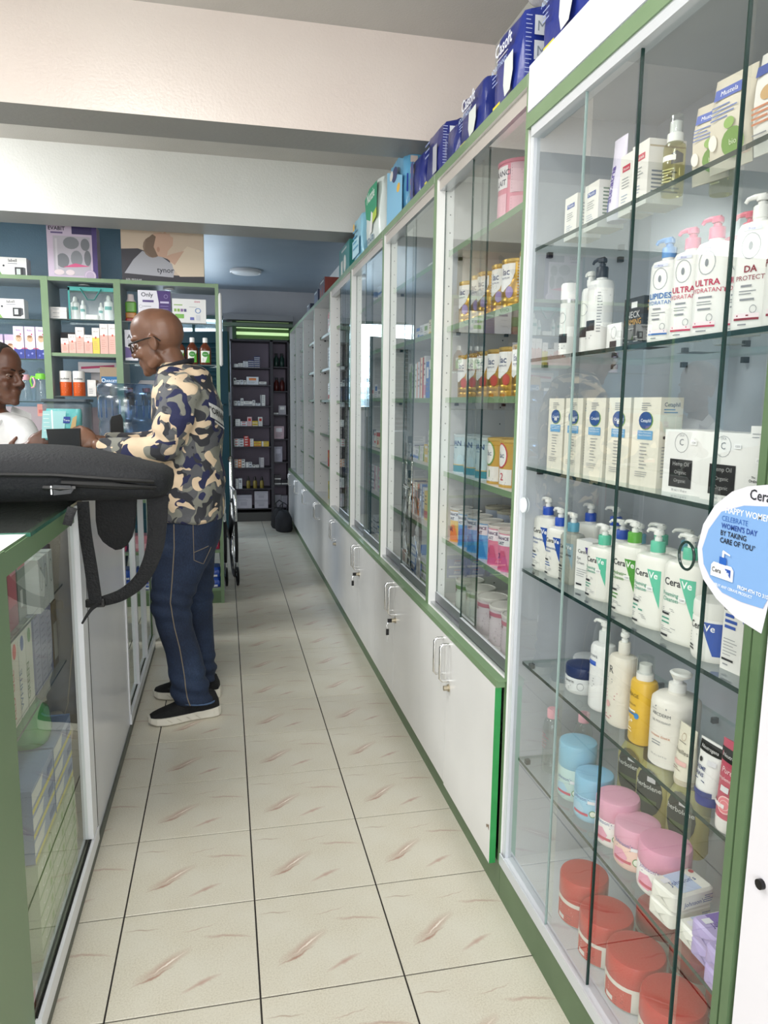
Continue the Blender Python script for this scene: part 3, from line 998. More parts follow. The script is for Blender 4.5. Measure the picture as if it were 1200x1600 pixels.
# ---------------------------------------------------------------- third shelf
z3_ = DZ[4]
for i, (yy, w_, s_) in enumerate([(1.612, .064, 1), (1.522, .066, 1), (1.424, .068, 1.04), (1.328, .068, 1.04), (1.232, .076, 1.06)]):
    h = .166
    w2 = w_
    fr_ = [('c', .0, h * .74, .0200, .0170, '#6f9a44'), ('c', -.0015, h * .745, .0185, .0160, '#244f8f'), ('t', 'Cetaphil', 0, h * .725, .0085, '#e6edf5', 'c', .01),
           ('lines', -.014, .014, h * .93, 4, .004, .0014, GR), ('r', -.021, h * .53, .021, h * .63, '#6aa5d2'), ('t', 'Lotion Nettoyante', 0, h * .60, .0047, '#f0f4f8'), ('t', 'Haute Hydratation', 0, h * .57, .0047, '#f0f4f8'),
           ('lines', -.012, .014, h * .48, 8, .0065, .0014, GR), ('lines', -.022, .02, h * .16, 3, .004, .001, GR)] + (price(-.004, h * .69, .8) if i in (0, 1, 3) else [])
    sd_ = [('t', 'Cetaphil', 0, h * .90, .0105, '#4b5a72', 'c', .01), ('lines', -.018, .018, h * .86, 2, .005, .002, '#6a94b8'), ('lines', -.018, .018, h * .45, 10, .006, .0014, GR), ('c', -.014, h * .56, .003, .003, K), ('c', .014, h * .06, .004, .004, '#60646c')]
    carton('lotion_carton', 'tall ivory lotion carton with blue and green logo, %s of five from the left' % ['first', 'second', 'third', 'fourth', 'fifth, largest,'][i], (.712 + .024, yy, z3_), w2, .050, h, '#e6e2d4', fr_, sd_, rz=FR + .12)
for i, (yy, lb) in enumerate([(1.118, 'white carton with a black panel reading Hemp Oil, next to the ivory lotion cartons'), (1.010, 'white carton with black panel reading Hemp Oil, nearer the card poster')]):
    h = .110
    carton('cream_carton', lb, (.745, yy, z3_), .094, .062, h, '#ececea',
           [('o', -.005, h * .80, .0165, .017, .0008, GR), ('t', 'C', -.005, h * .76, .016, '#7c8088'), ('t', 'CICA', -.005, h * .90, .005, GR), ('r', -.030, h * .10, .024, h * .54, '#1e1e20'), ('t', 'Hemp Oil', -.003, h * .44, .010, '#a9a9a9'), ('t', 'Organic', -.003, h * .31, .009, '#a9a9a9'), ('t', 'Organic', -.003, h * .18, .009, '#a9a9a9'), ('t', '30 ml / 1 fl oz e', -.003, h * .035, .006, '#7c8088')] + price(.018, h * .78),
           [('lines', -.026, .026, h * .85, 2, .006, .001, '#d0d0d0')], rz=FR + .12)
for i, (yy, lb) in enumerate([(.938, 'slim white serum carton with grey stripe, left of the pair behind the poster'), (.898, 'slim white serum carton with grey stripe, right of the pair behind the poster')]):
    h = .122
    carton('serum_carton', lb, (.735, yy, z3_), .036, .036, h, '#ececea', [('r', -.018, h * .17, .018, h * .24, '#8b8d90'), ('t', 'The', -.010, h * .36, .005, K, 'l'), ('t', 'Ordinary.', -.014, h * .31, .0062, K, 'l', .01), ('lines', -.014, .008, h * .9, 2, .005, .001, GR)] + price(-.004, h * .55), rz=FR + .12)
carton('serum_carton', 'grey green carton with small print at the back, behind the white serum cartons', (.80, .945, z3_), .06, .04, .158, '#6f7b76', [('t', 'Otagen', 0, .143, .007, '#3c4442'), ('lines', -.022, .022, .132, 8, .006, .0014, '#4d5754'), ('t', 'Otagen', 0, .075, .007, '#3c4442'), ('lines', -.022, .022, .066, 8, .006, .0014, '#4d5754')], rz=FR + .3)

# ---------------------------------------------------------------- fourth shelf: pump bottles
z4_ = DZ[3]
BL, TG, DG, TE = '#2150a8', '#5cc0a0', '#5aa53c', '#5fa3bd'
rows = [
    ('large white bottle with blue wedge and blue pump collar, leftmost on the fourth shelf', .722, 1.650, .037, .024, .138, '#eeede6', '#2350b8', BL, ('Moisturising', 'Lotion'), '#3b5f9e'),
    ('smaller white bottle with blue wedge and blue collar, second from left', .722, 1.580, .034, .023, .122, '#eeede6', '#2350b8', BL, ('Moisturising', 'Lotion'), '#3b5f9e'),
    ('grey translucent bottle with a light blue collar on the fourth shelf', .722, 1.515, .029, .021, .120, '#a7a99f', '#5fa3bd', '#8ea9b4', ('SA Smoothing', 'Cleanser'), '#4a4f55'),
    ('small white bottle with green wedge, right of the eye cream carton', .724, 1.375, .037, .024, .116, '#eeede6', TG, TG, ('Foaming', 'Cleanser'), '#4d9d86'),
    ('white bottle with dark green wedge and green collar, left of the pane edge', .724, 1.262, .040, .026, .142, '#eeede6', DG, '#4f9a3c', ('Hydrating', 'Cleanser'), '#4b8a3a'),
    ('white bottle with mint wedge and mint collar, in the middle of the fourth shelf', .722, 1.180, .040, .026, .140, '#eeede6', TG, TG, ('Foaming', 'Cleanser'), '#4d9d86'),
    ('largest white bottle with mint wedge, at the right of the pump bottles', .724, 1.085, .043, .027, .146, '#eeede6', TG, TG, ('Foaming', 'Cleanser'), '#4d9d86')]
for i, (lb, xx, yy, a, b, h, col, cap, tri, ln, tc) in enumerate(rows):
    pump_bottle('cleanser_bottle', lb, (xx, yy, z4_), a, b, h, col, cap, cerave_art(a, h, tri, lines=ln, tcol=tc) + (price(a * .05, h * .52) if i > 2 else []), rz=FR + .30, pang=pi - .25, R=.0135, hc=.020, hs=.014, L=.034)
carton('eye_cream_carton', 'white eye cream carton with purple corner between the pump bottles', (.735, 1.452, z4_), .050, .04, .112, '#eeeeea', [('p', [(.003, .098), (.025, .098), (.025, .05)], '#4a3c86'), ('t', 'CeraVe', -.002, .083, .011, K, 'c', .01), ('t', 'Eye', -.020, .068, .0085, '#4b4f58', 'l'), ('t', 'Cream', -.020, .058, .0085, '#4b4f58', 'l'), ('lines', -.02, .014, .046, 4, .005, .001, GR), ('r', -.02, .010, -.002, .014, K)], rz=FR + .25)
for i, (xx, yy, cap, h, cnd) in enumerate([(.81, 1.60, '#2350b8', .128, 'blue collar behind the leftmost bottle'), (.82, 1.50, '#2350b8', .134, 'blue collar behind the grey bottle'), (.80, 1.435, '#2350b8', .115, 'blue collar behind the eye cream carton'), (.795, 1.36, TE, .12, 'light blue collar in the back row'), (.80, 1.29, TG, .13, 'mint collar behind the green wedge bottle'), (.82, 1.23, TE, .128, 'pale blue collar in the middle of the back row'), (.81, 1.15, DG, .13, 'green collar behind the mint bottle'), (.88, 1.16, DG, .14, 'green collar in the last row'), (.80, 1.03, TG, .125, 'mint collar behind the largest bottle'), (.87, 1.05, DG, .14, 'green collar at the right of the last row')]):
    pump_bottle('cleanser_bottle', 'white pump bottle with ' + cnd, (xx, yy, z4_), .038, .025, h, '#eeede6', cap, (), rz=FR + .3, pang=pi - .25 + (i % 3) * .2, R=.0135, hc=.020, hs=.014, L=.034)
jar('cream_jar', 'white cream jar with blue wedge and white lid behind the round poster', (.722, 1.005, z4_), .036, .098, '#eeede8', '#f2f1ec', .026, [('p', [(-.004, .066), (.030, .066), (.030, .012), (.018, .012)], '#1f4fae'), ('t', 'Cera', -.013, .052, .016, K, 'c', .01), ('t', 'Ve', .011, .052, .016, '#ffffff', 'c', .01), ('lines', -.03, .002, .042, 4, .005, .001, GR), ('lines', -.03, -.012, .02, 2, .005, .003, K)], ph=.35, rz=FR)
for i, (yy, c2, lb) in enumerate([(.945, '#1f4fae', 'white serum carton with a blue wedge, under the round poster'), (.898, '#2f9a8a', 'white serum carton with teal words beside the green post, fourth shelf')]):
    h = .118
    carton('serum_carton', lb, (.722, yy, z4_), .040, .036, h, '#ecebe8', [('p', [(.004, h * .93), (.020, h * .93), (.020, h * .68)], c2), ('t', 'Cera', -.010, h * .80, .010, K), ('lines', -.016, .010, h * .72, 3, .009, .005, c2), ('lines', -.016, .012, h * .42, 6, .005, .001, GR), ('r', -.017, h * .13, .006, h * .16, K), ('lines', -.014, .0, h * .07, 1, .004, .002, GR)],
           [('lines', -.014, .014, h * .8, 14, .006, .003, '#a0a3a8')], rz=FR + .12)

# ---------------------------------------------------------------- fifth shelf
z5_ = DZ[2]
jar('cream_jar', 'round white jar with a navy lid on the fifth shelf', (.745, 1.475, z5_), .040, .062, '#dfe2e2', '#27355f', .024, [('t', 'eucerin', -.012, .026, .010, K), ('o', .018, .020, .008, .009, .001, GR), ('lines', -.03, .0, .018, 3, .004, .0015, GR)], ph=.5)
jar('cream_jar', 'empty looking low white jar behind the navy lidded one', (.83, 1.60, z5_), .042, .03, '#c9cdd0', '#d5d8da', .012, ())
pump_bottle('lotion_bottle', 'white pump bottle with a blue bar, left of the R bottle', (.735, 1.372, z5_), .028, .025, .150, '#e9eaea', '#e3e5e5', [('t', 'creva', -.004, .118, .012, '#5a6070'), ('r', -.018, .100, .006, .110, '#3560c0'), ('lines', -.018, .012, .07, 4, .006, .002, GR)], e=2.3, pang=pi, R=.012)
pump_bottle('lotion_bottle', 'ivory pump bottle marked with a large R on the fifth shelf', (.735, 1.292, z5_), .030, .026, .152, '#e9e3d6', '#ebe6dc', [('t', 'R', -.006, .112, .022, '#3a3a40'), ('lines', -.018, .012, .098, 2, .005, .002, GR), ('lines', -.018, .016, .072, 3, .007, .002, '#c8687a'), ('c', -.010, .045, .007, .007, '#e3b0b0'), ('lines', -.018, .010, .02, 2, .006, .002, '#c8687a')], e=2.3, pang=pi - .6, R=.012)
t = thing('sunscreen_bottle', 'bright yellow sunscreen spray bottle with a clear cap', 'bottle', (.735, 1.213, z5_), FR)
MB().sup([(.024, .022, 0), (.026, .024, .004), (.026, .024, .118), (.024, .022, .124), (.014, .014, .128)], C('#e5b93a', .3), 24, 2.3).build('bottle_body', t)
MB().lathe(0, 0, [(.0165, .126), (.0165, .140), (.012, .142), (.012, .158)], C('#eceae6', .3), 20).build('spray_pump', t)
MB().lathe(0, 0, [(.0168, .140), (.0160, .172), (.012, .174)], M_CLEAR, 20, cap0=False).build('clear_cap', t)
MB().art([('t', 'URIAGE', -.002, .094, .010, '#8a7436', 'c', .01), ('t', 'bariesun', -.003, .076, .008, '#8a7436'), ('r', -.020, .064, .010, .067, '#ffffff'), ('r', -.020, .058, .010, .062, '#3a78b8'), ('c', .013, .058, .005, .006, '#3a88c8'), ('t', '50+', -.006, .040, .015, '#fff6d8', 'c', .02), ('lines', -.012, .012, .028, 2, .006, .002, '#fff6d8')], Sup(.026, .024, 2.3)).build('label_print', t)
t = thing('body_wash_bottle', 'big round white bottle with a wide flat pump on the fifth shelf', 'bottle', (.745, 1.125, z5_), FR)
MB().lathe(0, 0, [(.040, 0), (.043, .003), (.0435, .10), (.0435, .112), (.0435, .113), (.0425, .122), (.034, .130), (.016, .134), (.016, .138)], C('#e9e5dc', .35), 32).build('bottle_body', t)
MB().lathe(0, 0, [(.0155, .136), (.0155, .152), (.0085, .154), (.0085, .164)], C('#f0efec', .3), 24).build('screw_cap', t)
MB().loft([[(.022 * cos(a) * k + (.008 if k > .5 else 0), .019 * sin(a) * k, zz) for a in [2 * pi * j / 20 for j in range(20)]] for k, zz in ((.45, .160), (.9, .170), (1, .174), (.8, .177), (.3, .175))], C('#f0efec', .3)).build('pump', t)
MB().art([('lines', -.014, .016, .112, 1, .004, .003, GR), ('t', 'ABCDERM', 0, .098, .0085, '#54585f'), ('t', 'GEL MOUSSANT', 0, .086, .0055, '#6a6e76'), ('t', 'mousse douce', 0, .058, .007, '#c2703c'), ('lines', -.016, .018, .048, 2, .005, .002, GR), ('t', '500 ml e 16.9 fl oz', 0, .022, .0045, GR)], Cyl(.0435, ph=.35)).build('label_print', t)
MB().quad([(-.006, -.0440, .108), (.006, -.0440, .108), (.006, -.0440, .109), (-.006, -.0440, .109)], GR).build('fill_line', t)
tube_('hand_cream_tube', 'cream coloured hand cream tube beside the big round white bottle', (.722, 1.052, z5_), .048, .104, '#e4dfcd', '#cfc4ae', .010,
      [('o', -.002, .084, .006, .007, .0008, '#b89f86'), ('lines', -.012, .010, .074, 1, .004, .0015, '#7f7a70'), ('t', 'Aveilles', 0, .056, .011, '#5a554d'), ('r', -.016, .036, .016, .044, '#e3b6b0'), ('lines', -.012, .012, .030, 2, .004, .0015, '#a08f84')])
NM = [('r', -.024, .086, .026, .103, '#161618'), ('t', 'Neutrogena', 0, .091, .0078, '#e6e6e6'), ('c', -.012, .073, .004, .004, K), ('t', 'CREME', -.009, .058, .0085, '#20356e', 'c', .02), ('t', 'MAINS', -.009, .048, .0085, '#20356e', 'c', .02), ('r', .004, .070, .020, .078, '#dddde2'), ('lines', -.018, .012, .040, 1, .004, .0015, '#20356e'), ('r', -.021, .018, .020, .026, '#1d2f7c')]
tube_('hand_cream_tube', 'white tube with a black top band and navy cap beside the cream tube', (.722, .988, z5_), .054, .106, '#ececea', '#1f2f86', .017, NM, rz=FR + .1)
tube_('hand_cream_tube', 'white tube with navy cap, mostly hidden behind the pink scrub tube', (.760, .950, z5_), .050, .104, '#ececea', '#1f2f86', .017, NM, rz=FR + .1)
tube_('scrub_tube', 'pink scrub tube with a black band and white cap beside the green post', (.705, .912, z5_), .056, .140, '#c4536a', '#e9e6e4', .022,
      [('r', -.026, .108, .027, .128, '#1c1a1c'), ('t', 'Neutrogena', 0, .114, .0082, '#e6e6e6'), ('t', 'Purete', .002, .092, .012, '#f3dbe0'), ('t', 'Pamplemousse', 0, .081, .0075, '#f3dbe0'), ('r', -.008, .064, .008, .073, '#dcdce0'), ('c', .006, .046, .014, .014, '#e8838f'), ('o', .006, .046, .014, .014, .002, '#f2c5c5'), ('r', -.024, .040, .006, .046, '#efe9ea'), ('o', .006, .046, .008, .008, .001, '#f2c5c5')], rz=FR + .1)


def clear_bottle(label, loc, r, h, cap='#e3a9b4', group=None):
    t = thing('micellar_bottle', label, 'bottle', loc, FR, group)
    MB().lathe(0, 0, [(r * .9, 0), (r, .005), (r * .97, h * .45), (r, h * .7), (r * .8, h * .82), (r * .45, h * .86)], M_CLEAR, 20).build('bottle_body', t)
    MB().lathe(0, 0, [(r * .6, h * .86), (r * .62, h * .98), (r * .55, h)], C(cap, .35), 20).build('cap', t)
    MB().art([('lines', -r * .6, r * .6, h * .6, 5, h * .05, h * .012, '#c87e96')], Cyl(r, ph=.2)).build('label_print', t)
    return t


clear_bottle('clear bottle with a pink cap at the left end of the sixth shelf', (.735, 1.598, DZ[1]), .023, .165)
clear_bottle('clear bottle with a pink cap, behind the leftmost one of the sixth shelf', (.80, 1.56, DZ[1]), .023, .165)
for i, (yy, xx) in enumerate(((1.075, .90), (1.005, .90), (.94, .91))):
    clear_bottle('clear pink capped bottle at the back of the fifth shelf, %s from the left' % ['first', 'second', 'third'][i], (xx, yy, z5_), .026, .13)
jar('cream_jar', 'turquoise jar at the back right of the fifth shelf', (.90, .885, z5_), .038, .07, '#5aa8bd', '#4f9fb8', .03, ())

# ---------------------------------------------------------------- sixth shelf and the bottom
z6_ = DZ[1]


def jj(c1, c2):
    return [('t', "Johnson's", -.004, .050, .0115, c1), ('p', [(-.03, .014), (.0, .012), (.008, .028), (-.004, .042), (-.026, .038)], c2), ('r', -.024, .016, .016, .022, '#c8546a'), ('lines', -.02, .014, .044, 1, .004, .001, c1), ('c', .026, .024, .0075, .008, '#eef3e6'), ('o', .026, .024, .0075, .008, .0015, '#4f8f4a'), ('r', .014, .046, .030, .053, '#ececf2')]


for i, (xx, yy, r, h, lid, bod, lb) in enumerate([
        (.745, 1.480, .044, .135, '#8fc3dc', '#bfd9d6', 'tall blue lidded jar on the sixth shelf, left of the lower blue one'),
        (.742, 1.392, .043, .100, '#86bede', '#9ccbe4', 'lower blue jar in front of the tall blue lidded one'),
        (.745, 1.296, .045, .100, '#e2a3bd', '#eeeae8', 'first pink lidded white jar from the left on the sixth shelf'),
        (.745, 1.218, .045, .086, '#e3a6bf', '#ecc7bb', 'middle pink lidded jar with a peach body'),
        (.752, 1.135, .049, .094, '#dd97b4', '#eeebe9', 'largest pink lidded white jar, next to the soap bars')]):
    jar('baby_cream_jar', lb, (xx, yy, z6_), r, h, bod, lid, h * .42, jj('#8c5ab0' if i > 3 else '#5a6fa8', '#e8a3bd' if i > 1 else '#a9cfe6'), ph=.45, lidr=1.0, rz=FR, mat=C(bod, .3))
for i, (yy, xx) in enumerate(((1.43, .87), (1.335, .86), (1.235, .87))):
    h = .145
    t = thing('shampoo_bottle', 'yellow green bottle with a black oval label, %s of three behind the jars' % ['leftmost', 'middle', 'rightmost'][i], 'bottle', (xx, yy, z6_), FR + .35)
    a, b = .046, .03
    MB().sup([(a * .9, b * .9, 0), (a, b, .01), (a * .96, b, h * .3), (a, b, h * .75), (a * .8, b * .8, h * .88), (a * .62, b * .62, h)], C('#c3bb78', .25), 28, 2.4).build('bottle_body', t)
    MB().sup([(a * .74, b * .74, h), (a * .74, b * .74, h + .02), (a * .66, b * .66, h + .024)], C('#3b3c3c', .35), 24, 2.4).build('cap', t)
    MB().art([('c', 0, h * .56, a * .74, h * .38, '#3f4440'), ('t', 'herbolene', 0, h * .62, .0155, '#e9ece6', 'c', .01), ('r', -a * .5, h * .40, a * .5, h * .47, '#5d7048'), ('r', -.002, h * .74, .018, h * .82, '#e8e8e8')], Sup(a, b, 2.4)).build('label_print', t)
for i, (yy, hh) in enumerate(((1.0, .05), (1.0, .05))):
    t = jar('hair_cream_jar', 'dark red jar at the back of the sixth shelf, %s of two stacked' % ['lower', 'upper'][i], (.89, .965, z6_ + i * .052), .045, .05, '#8e2430', '#a02b3a', .02, ())


def soap(label, loc, rz, col, col2, txt, dark):
    t = thing('soap_bar', label, 'soap', loc, rz)
    w_, d_, h_ = .092, .062, .034
    m = MB().rbox(0, 0, 0, w_, d_, h_, .010, C(col, .32))
    for sx in (-1, 1):   # folded wrapper ends
        x = sx * w_ / 2
        m.quad([(x, -d_ * .38, .004), (x + sx * .0025, 0, h_ * .5), (x, d_ * .38, .004)], C(col, .4)).quad([(x, -d_ * .38, h_ - .005), (x + sx * .0028, 0, h_ * .5), (x, d_ * .38, h_ - .005)], C(col, .3))
    m.build('wrapper', t)
    a = MB()
    a.art([('r', -.022, -.026, .020, .026, col2), ('t', txt, 0, -.004, .015, dark, 'c', .01), ('c', .036, .018, .005, .005, '#b83040' if col != '#b7a6dc' else '#7a5ab8'), ('r', -.036, .006, -.02, .018, '#e6e6ee')], Top(h_))
    a.art([('t', txt, .0, .010, .012, dark, 'c', .01), ('lines', .022, .042, .022, 4, .004, .0015, dark)], Flat(-d_ / 2))
    a.art([('t', txt, .0, .012, .009, dark, 'c', .01)], Side(w_ / 2 + .002))
    a.build('print', t)
    return t


WS, PS = '#e9e8e0', '#b7a6dc'
soap('white wrapped soap bar, top of the stack beside the pink jars', (.735, 1.055, z6_ + .035), .15, WS, '#b9c9e6', "Johnson's", '#35529a')
soap('white wrapped soap bar, bottom of the stack beside the pink jars', (.735, 1.058, z6_), .12, WS, '#b9c9e6', "Johnson's", '#35529a')
soap('white wrapped soap bar peeping out behind the lilac ones', (.745, .985, z6_), .05, WS, '#b9c9e6', "Johnson's", '#35529a')
soap('lilac wrapped soap bar, on top of the left lilac pair', (.742, .945, z6_ + .035), .05, PS, '#7357b0', "Johnson's", '#46308a')
soap('lilac wrapped soap bar, under the left lilac pair', (.745, .948, z6_), .05, PS, '#7357b0', "Johnson's", '#46308a')
soap('lilac wrapped soap bar, on top of the right lilac pair', (.725, .885, z6_ + .035), -.05, PS, '#7357b0', "Johnson's", '#46308a')
soap('lilac wrapped soap bar, under the right lilac pair', (.725, .885, z6_), -.05, PS, '#7357b0', "Johnson's", '#46308a')
zb0 = DZ[0]
RJ = [(.755, 1.435, .056, .118, 'rearmost in the front row'), (.748, 1.318, .058, .105, 'second from the back in the front row'), (.748, 1.198, .059, .108, 'third from the back in the front row'), (.750, 1.074, .060, .112, 'nearest in the front row'),
      (.88, 1.31, .055, .10, 'left in the second row'), (.885, 1.19, .055, .10, 'middle of the second row'), (.885, 1.07, .055, .10, 'right in the second row'), (.88, .955, .055, .10, 'by the green post')]
for i, (xx, yy, r, h, lb) in enumerate(RJ):
    h *= .95
    jar('hair_cream_jar', 'big red lidded jar on the cabinet floor, ' + lb, (xx, yy, zb0), r, h, '#dcd8d0', '#c4271f', h * .46,
        [('r', -.034, .006, .034, h * .46, '#c3392f'), ('lines', -.02, .02, h * .38, 3, .006, .002, '#e8d0cc'), ('r', -.026, .010, -.006, .020, '#e6e0dc'), ('lines', .0, .024, h * .22, 4, .005, .0015, '#8e1a14')], ph=.35, lrough=.3)
jar('cream_jar', 'jar with a plain white lid at the bottom front of the cabinet', (.735, .955, zb0), .040, .085, '#ecebe6', '#f3f3f1', .03, ())

# round card poster taped to the glass
pt = thing('card_poster', 'teardrop card poster on the glass, HAPPY WOMEN\'S DAY in blue and white', 'poster', (.640, 0, 0), 0)
OUT = [(.728, 1.150), (.745, 1.192), (.780, 1.218), (.821, 1.226), (.856, 1.220), (.887, 1.209), (.921, 1.185), (.944, 1.153), (.953, 1.117), (.948, 1.093), (.934, 1.072), (.902, 1.051), (.859, 1.035), (.808, 1.028), (.803, 1.056), (.800, 1.075), (.765, 1.085), (.735, 1.110)]
pm = MB()
pm.loft([[(0.0, y, z) for y, z in OUT], [(-.0012, y, z) for y, z in OUT]], C('#dddbe6', .5), smooth=False)
pm.build('card', pt)
pc = (.86, 1.12)


class AisleMap:
    curved = False

    def __call__(s, u, v, e): return (-.0014 - e, -u, v)


INN = [(.735, 1.19), (.806, 1.199), (.860, 1.193), (.905, 1.178), (.930, 1.148), (.941, 1.117), (.935, 1.095), (.918, 1.078), (.890, 1.063), (.850, 1.060), (.808, 1.062), (.80, 1.078), (.765, 1.09), (.738, 1.115)]
pa = MB()
A = [('p', [(-y, z) for y, z in INN], '#7fa8dc'), ('t', 'CeraVe', -.845, 1.203, .020, '#23252b', 'l', .01)]
A[1] = ('t', 'CeraVe', -.850, 1.2035, .020, '#23252b', 'l', .01)
A += [('t', "HAPPY WOMEN'S DAY", -.896, 1.178, .0125, '#f2f5fb', 'l', .01), ('t', 'CELEBRATE', -.902, 1.166, .0105, '#3565b0', 'l', .0), ('t', "WOMEN'S DAY", -.902, 1.1555, .0105, '#2d4d98', 'l', .02), ('t', 'BY TAKING', -.902, 1.145, .0105, '#20242e', 'l', .015), ('t', 'CARE OF YOU*', -.902, 1.1345, .0105, '#20242e', 'l', .02),
      ('t', 'FROM 4TH TO 31ST', -.858, 1.077, .0072, '#f2f5fb', 'l', .02), ('t', '*BUY ANY CERAVE PRODUCT', -.906, 1.0700, .0058, '#f2f5fb', 'l', .01),
      ('r', -.893, 1.104, -.885, 1.106, '#2b5fb8'),
      ('p', [(-.916, 1.083), (-.868, 1.083), (-.868, 1.099), (-.873, 1.104), (-.911, 1.104), (-.916, 1.099)], '#f3f4f6'), ('p', [(-.899, 1.1035), (-.884, 1.1035), (-.884, 1.114), (-.899, 1.114)], '#2660b8'), ('r', -.8935, 1.114, -.8895, 1.121, '#f3f4f6'), ('p', [(-.894, 1.121), (-.877, 1.1185), (-.877, 1.1205), (-.892, 1.1245)], '#f3f4f6'),
      ('p', [(-.886, 1.099), (-.873, 1.099), (-.873, 1.087)], '#2650a8'), ('t', 'Cera', -.903, 1.090, .010, '#23252b', 'c', .01), ('t', 'Ve', -.881, 1.090, .010, '#dfe6f4', 'c', .01)]
pa.art(A, AisleMap()).build('print', pt)

# ================================================================ CONTENTS OF THE NEAREST TALL UNIT
def gold_tin(label, loc, r=.046, h=.145, red=False, n='', rz=FR):
    t = thing('milk_tin', label, 'tin', loc, rz, None)
    MB().lathe(0, 0, [(r * .98, 0), (r, .003), (r, h * .10), (r * .985, h * .11), (r * .985, h * .13), (r, h * .14), (r, h * .22), (r * .985, h * .23), (r * .985, h * .25), (r, h * .26), (r, h * .58), (r * .985, h * .59), (r * .985, h * .61), (r, h * .62), (r, h * .93)], C('#b08a35', .28, .75), 28).build('tin_body', t)
    MB().lathe(0, 0, [(r, h * .93), (r * 1.03, h * .935), (r * 1.03, h * .99), (r * .97, h), (r * .6, h * 1.001)], C('#b89a4e', .3, .6), 28).build('lid', t)
    a = MB()
    A = [('p', [(-.034, h * .42), (-.005, h * .36), (.022, h * .50), (.034, h * .72), (.034, h * .90), (-.034, h * .90)], '#e6e5e2'), ('t', 'lac', .004, h * .68, .026, '#2e3a66', 'c', .02), ('t', 'PREMIUM', .002, h * .60, .008, '#2e3a66')]
    A += [('c', .018, h * .34, .012, .016, '#b8402c' if red else '#9a86b8')] + [('lines', .040, .062, h * .88, 12, h * .058, .003, '#c9c6bd')]
    a.art(A, Cyl(r * 1.004, ph=.25)).build('label_print', t)
    return t


U0 = 'in the nearest tall unit'
ta = tin('milk_tin', 'big pink milk tin alone on the top shelf of the nearest tall unit', (.785, 2.045, SHZ[4]), .072, .160, '#dc8398', [('r', -.050, .085, .012, .145, '#ebe6e8'), ('t', 'FRANCE', -.010, .119, .021, '#3c3150', 'c', .02), ('t', 'LAIT', -.014, .094, .021, '#3c3150', 'c', .02), ('r', -.040, .012, .010, .070, '#e9b4c2'), ('lines', -.036, .006, .055, 5, .009, .003, '#c45a74'), ('r', .022, .07, .075, .148, '#d9b2bd'), ('lines', .026, .072, .140, 9, .0075, .003, '#8f5f70'), ('r', .022, .015, .075, .06, '#e4a9b8'), ('lines', .026, .07, .052, 5, .008, .003, '#8f5f70')], '#dc8398', ph=.35, hl=.01)
pos = ['farthest', 'second from the far end', 'third from the far end', 'fourth from the far end', 'fifth from the far end', 'nearest']
for i, y in enumerate((2.385, 2.295, 2.205, 2.100, 1.998, 1.890)):
    gold_tin('gold and white milk tin on the upper tin shelf, ' + pos[i], (.76 + .008 * (i % 2), y, SHZ[3]), .044, .138 + .004 * (i % 2))
for i, y in enumerate((2.360, 2.270, 2.175, 2.080, 1.985, 1.885)):
    gold_tin('gold milk tin with red spot on the lower tin shelf, ' + pos[i], (.755, y, SHZ[2]), .044, .138, True)
for i, y in enumerate((2.32, 2.2, 2.08)):
    gold_tin('gold milk tin, back row of the lower tin shelf, ' + pos[i], (.88, y, SHZ[2]), .044, .138, True)
for i, y in enumerate((2.29, 2.13)):
    gold_tin('gold milk tin in the back row of the upper tin shelf, ' + ['left one', 'right one'][i], (.88, y, SHZ[3]), .044, .138)
NAN = lambda n: [('t', 'NAN', -.004, .095, .024, '#27457c', 'c', .02), ('lines', -.012, .014, .086, 1, .004, .003, '#6a8aa8'), ('t', n, -.020, .050, .026, '#2f7f9a', 'c', .01), ('c', .018, .045, .014, .02, '#bcd6dc'), ('r', -.046, .006, .046, .030, '#3f8f9e'), ('r', -.046, .028, .046, .031, '#d9b65a')]
for i, y in enumerate((2.385, 2.275, 2.160)):
    tin('milk_tin', 'silvery teal milk tin lettered NAN, %s of three' % ['farthest', 'middle', 'nearest'][i], (.757, y, SHZ[1]), .046, .132, '#b9cdd0', NAN('2'), '#c9d4d4', ph=.3)
for i, (y, n, cc) in enumerate(((2.055, '1', '#6fa04a'), (1.955, '2', '#c23a4a'))):
    tin('milk_tin', 'gold and white milk tin with a %s ring, beside the silvery teal tins' % ('green' if n == '1' else 'red'), (.757, y, SHZ[1]), .046, .136, '#c39a3e', [('r', -.044, .008, .030, .052, '#e9e6e0'), ('c', -.010, .090, .026, .036, cc), ('c', -.010, .090, .022, .032, '#e9e8e4'), ('t', 'lac', -.008, .084, .022, '#3a4a6c', 'c', .01), ('t', n, -.004, .020, .030, cc, 'c', .01), ('lines', -.02, .014, .014, 2, .005, .002, GR)], '#c8a85a', ph=.3)
FL = [(2.385, '#e2b85a', 'yellow and orange', '#e88a4a', 'AR'), (2.295, '#5fa8dc', 'blue', '#3a8ac8', '1'), (2.200, '#63ade0', 'blue', '#3a8ac8', '2'), (2.105, '#5fa8dc', 'blue', '#3a8ac8', '2'), (2.010, '#d77f9a', 'pink', '#c85a7c', '1'), (1.925, '#d97f9c', 'pink', '#c85a7c', '2')]
for i, (y, c, nm, c2, n) in enumerate(FL):
    tin('milk_tin', nm + ' milk tin with a white FRANCE LAIT panel, ' + pos[i], (.745, y, SHZ[0]), .041, .118, c, [('r', -.028, .074, .026, .106, '#e9e8ec'), ('t', 'FRANCE', -.001, .091, .0125, '#232a58', 'c', .03), ('t', 'LAIT', -.004, .077, .0125, '#232a58', 'c', .03), ('p', [(-.02, .0), (.026, .0), (.010, .06), (-.004, .06)], c2), ('t', n, -.01, .036, .022, '#232a58', 'c', .02)], '#d2cfc8', ph=.35)
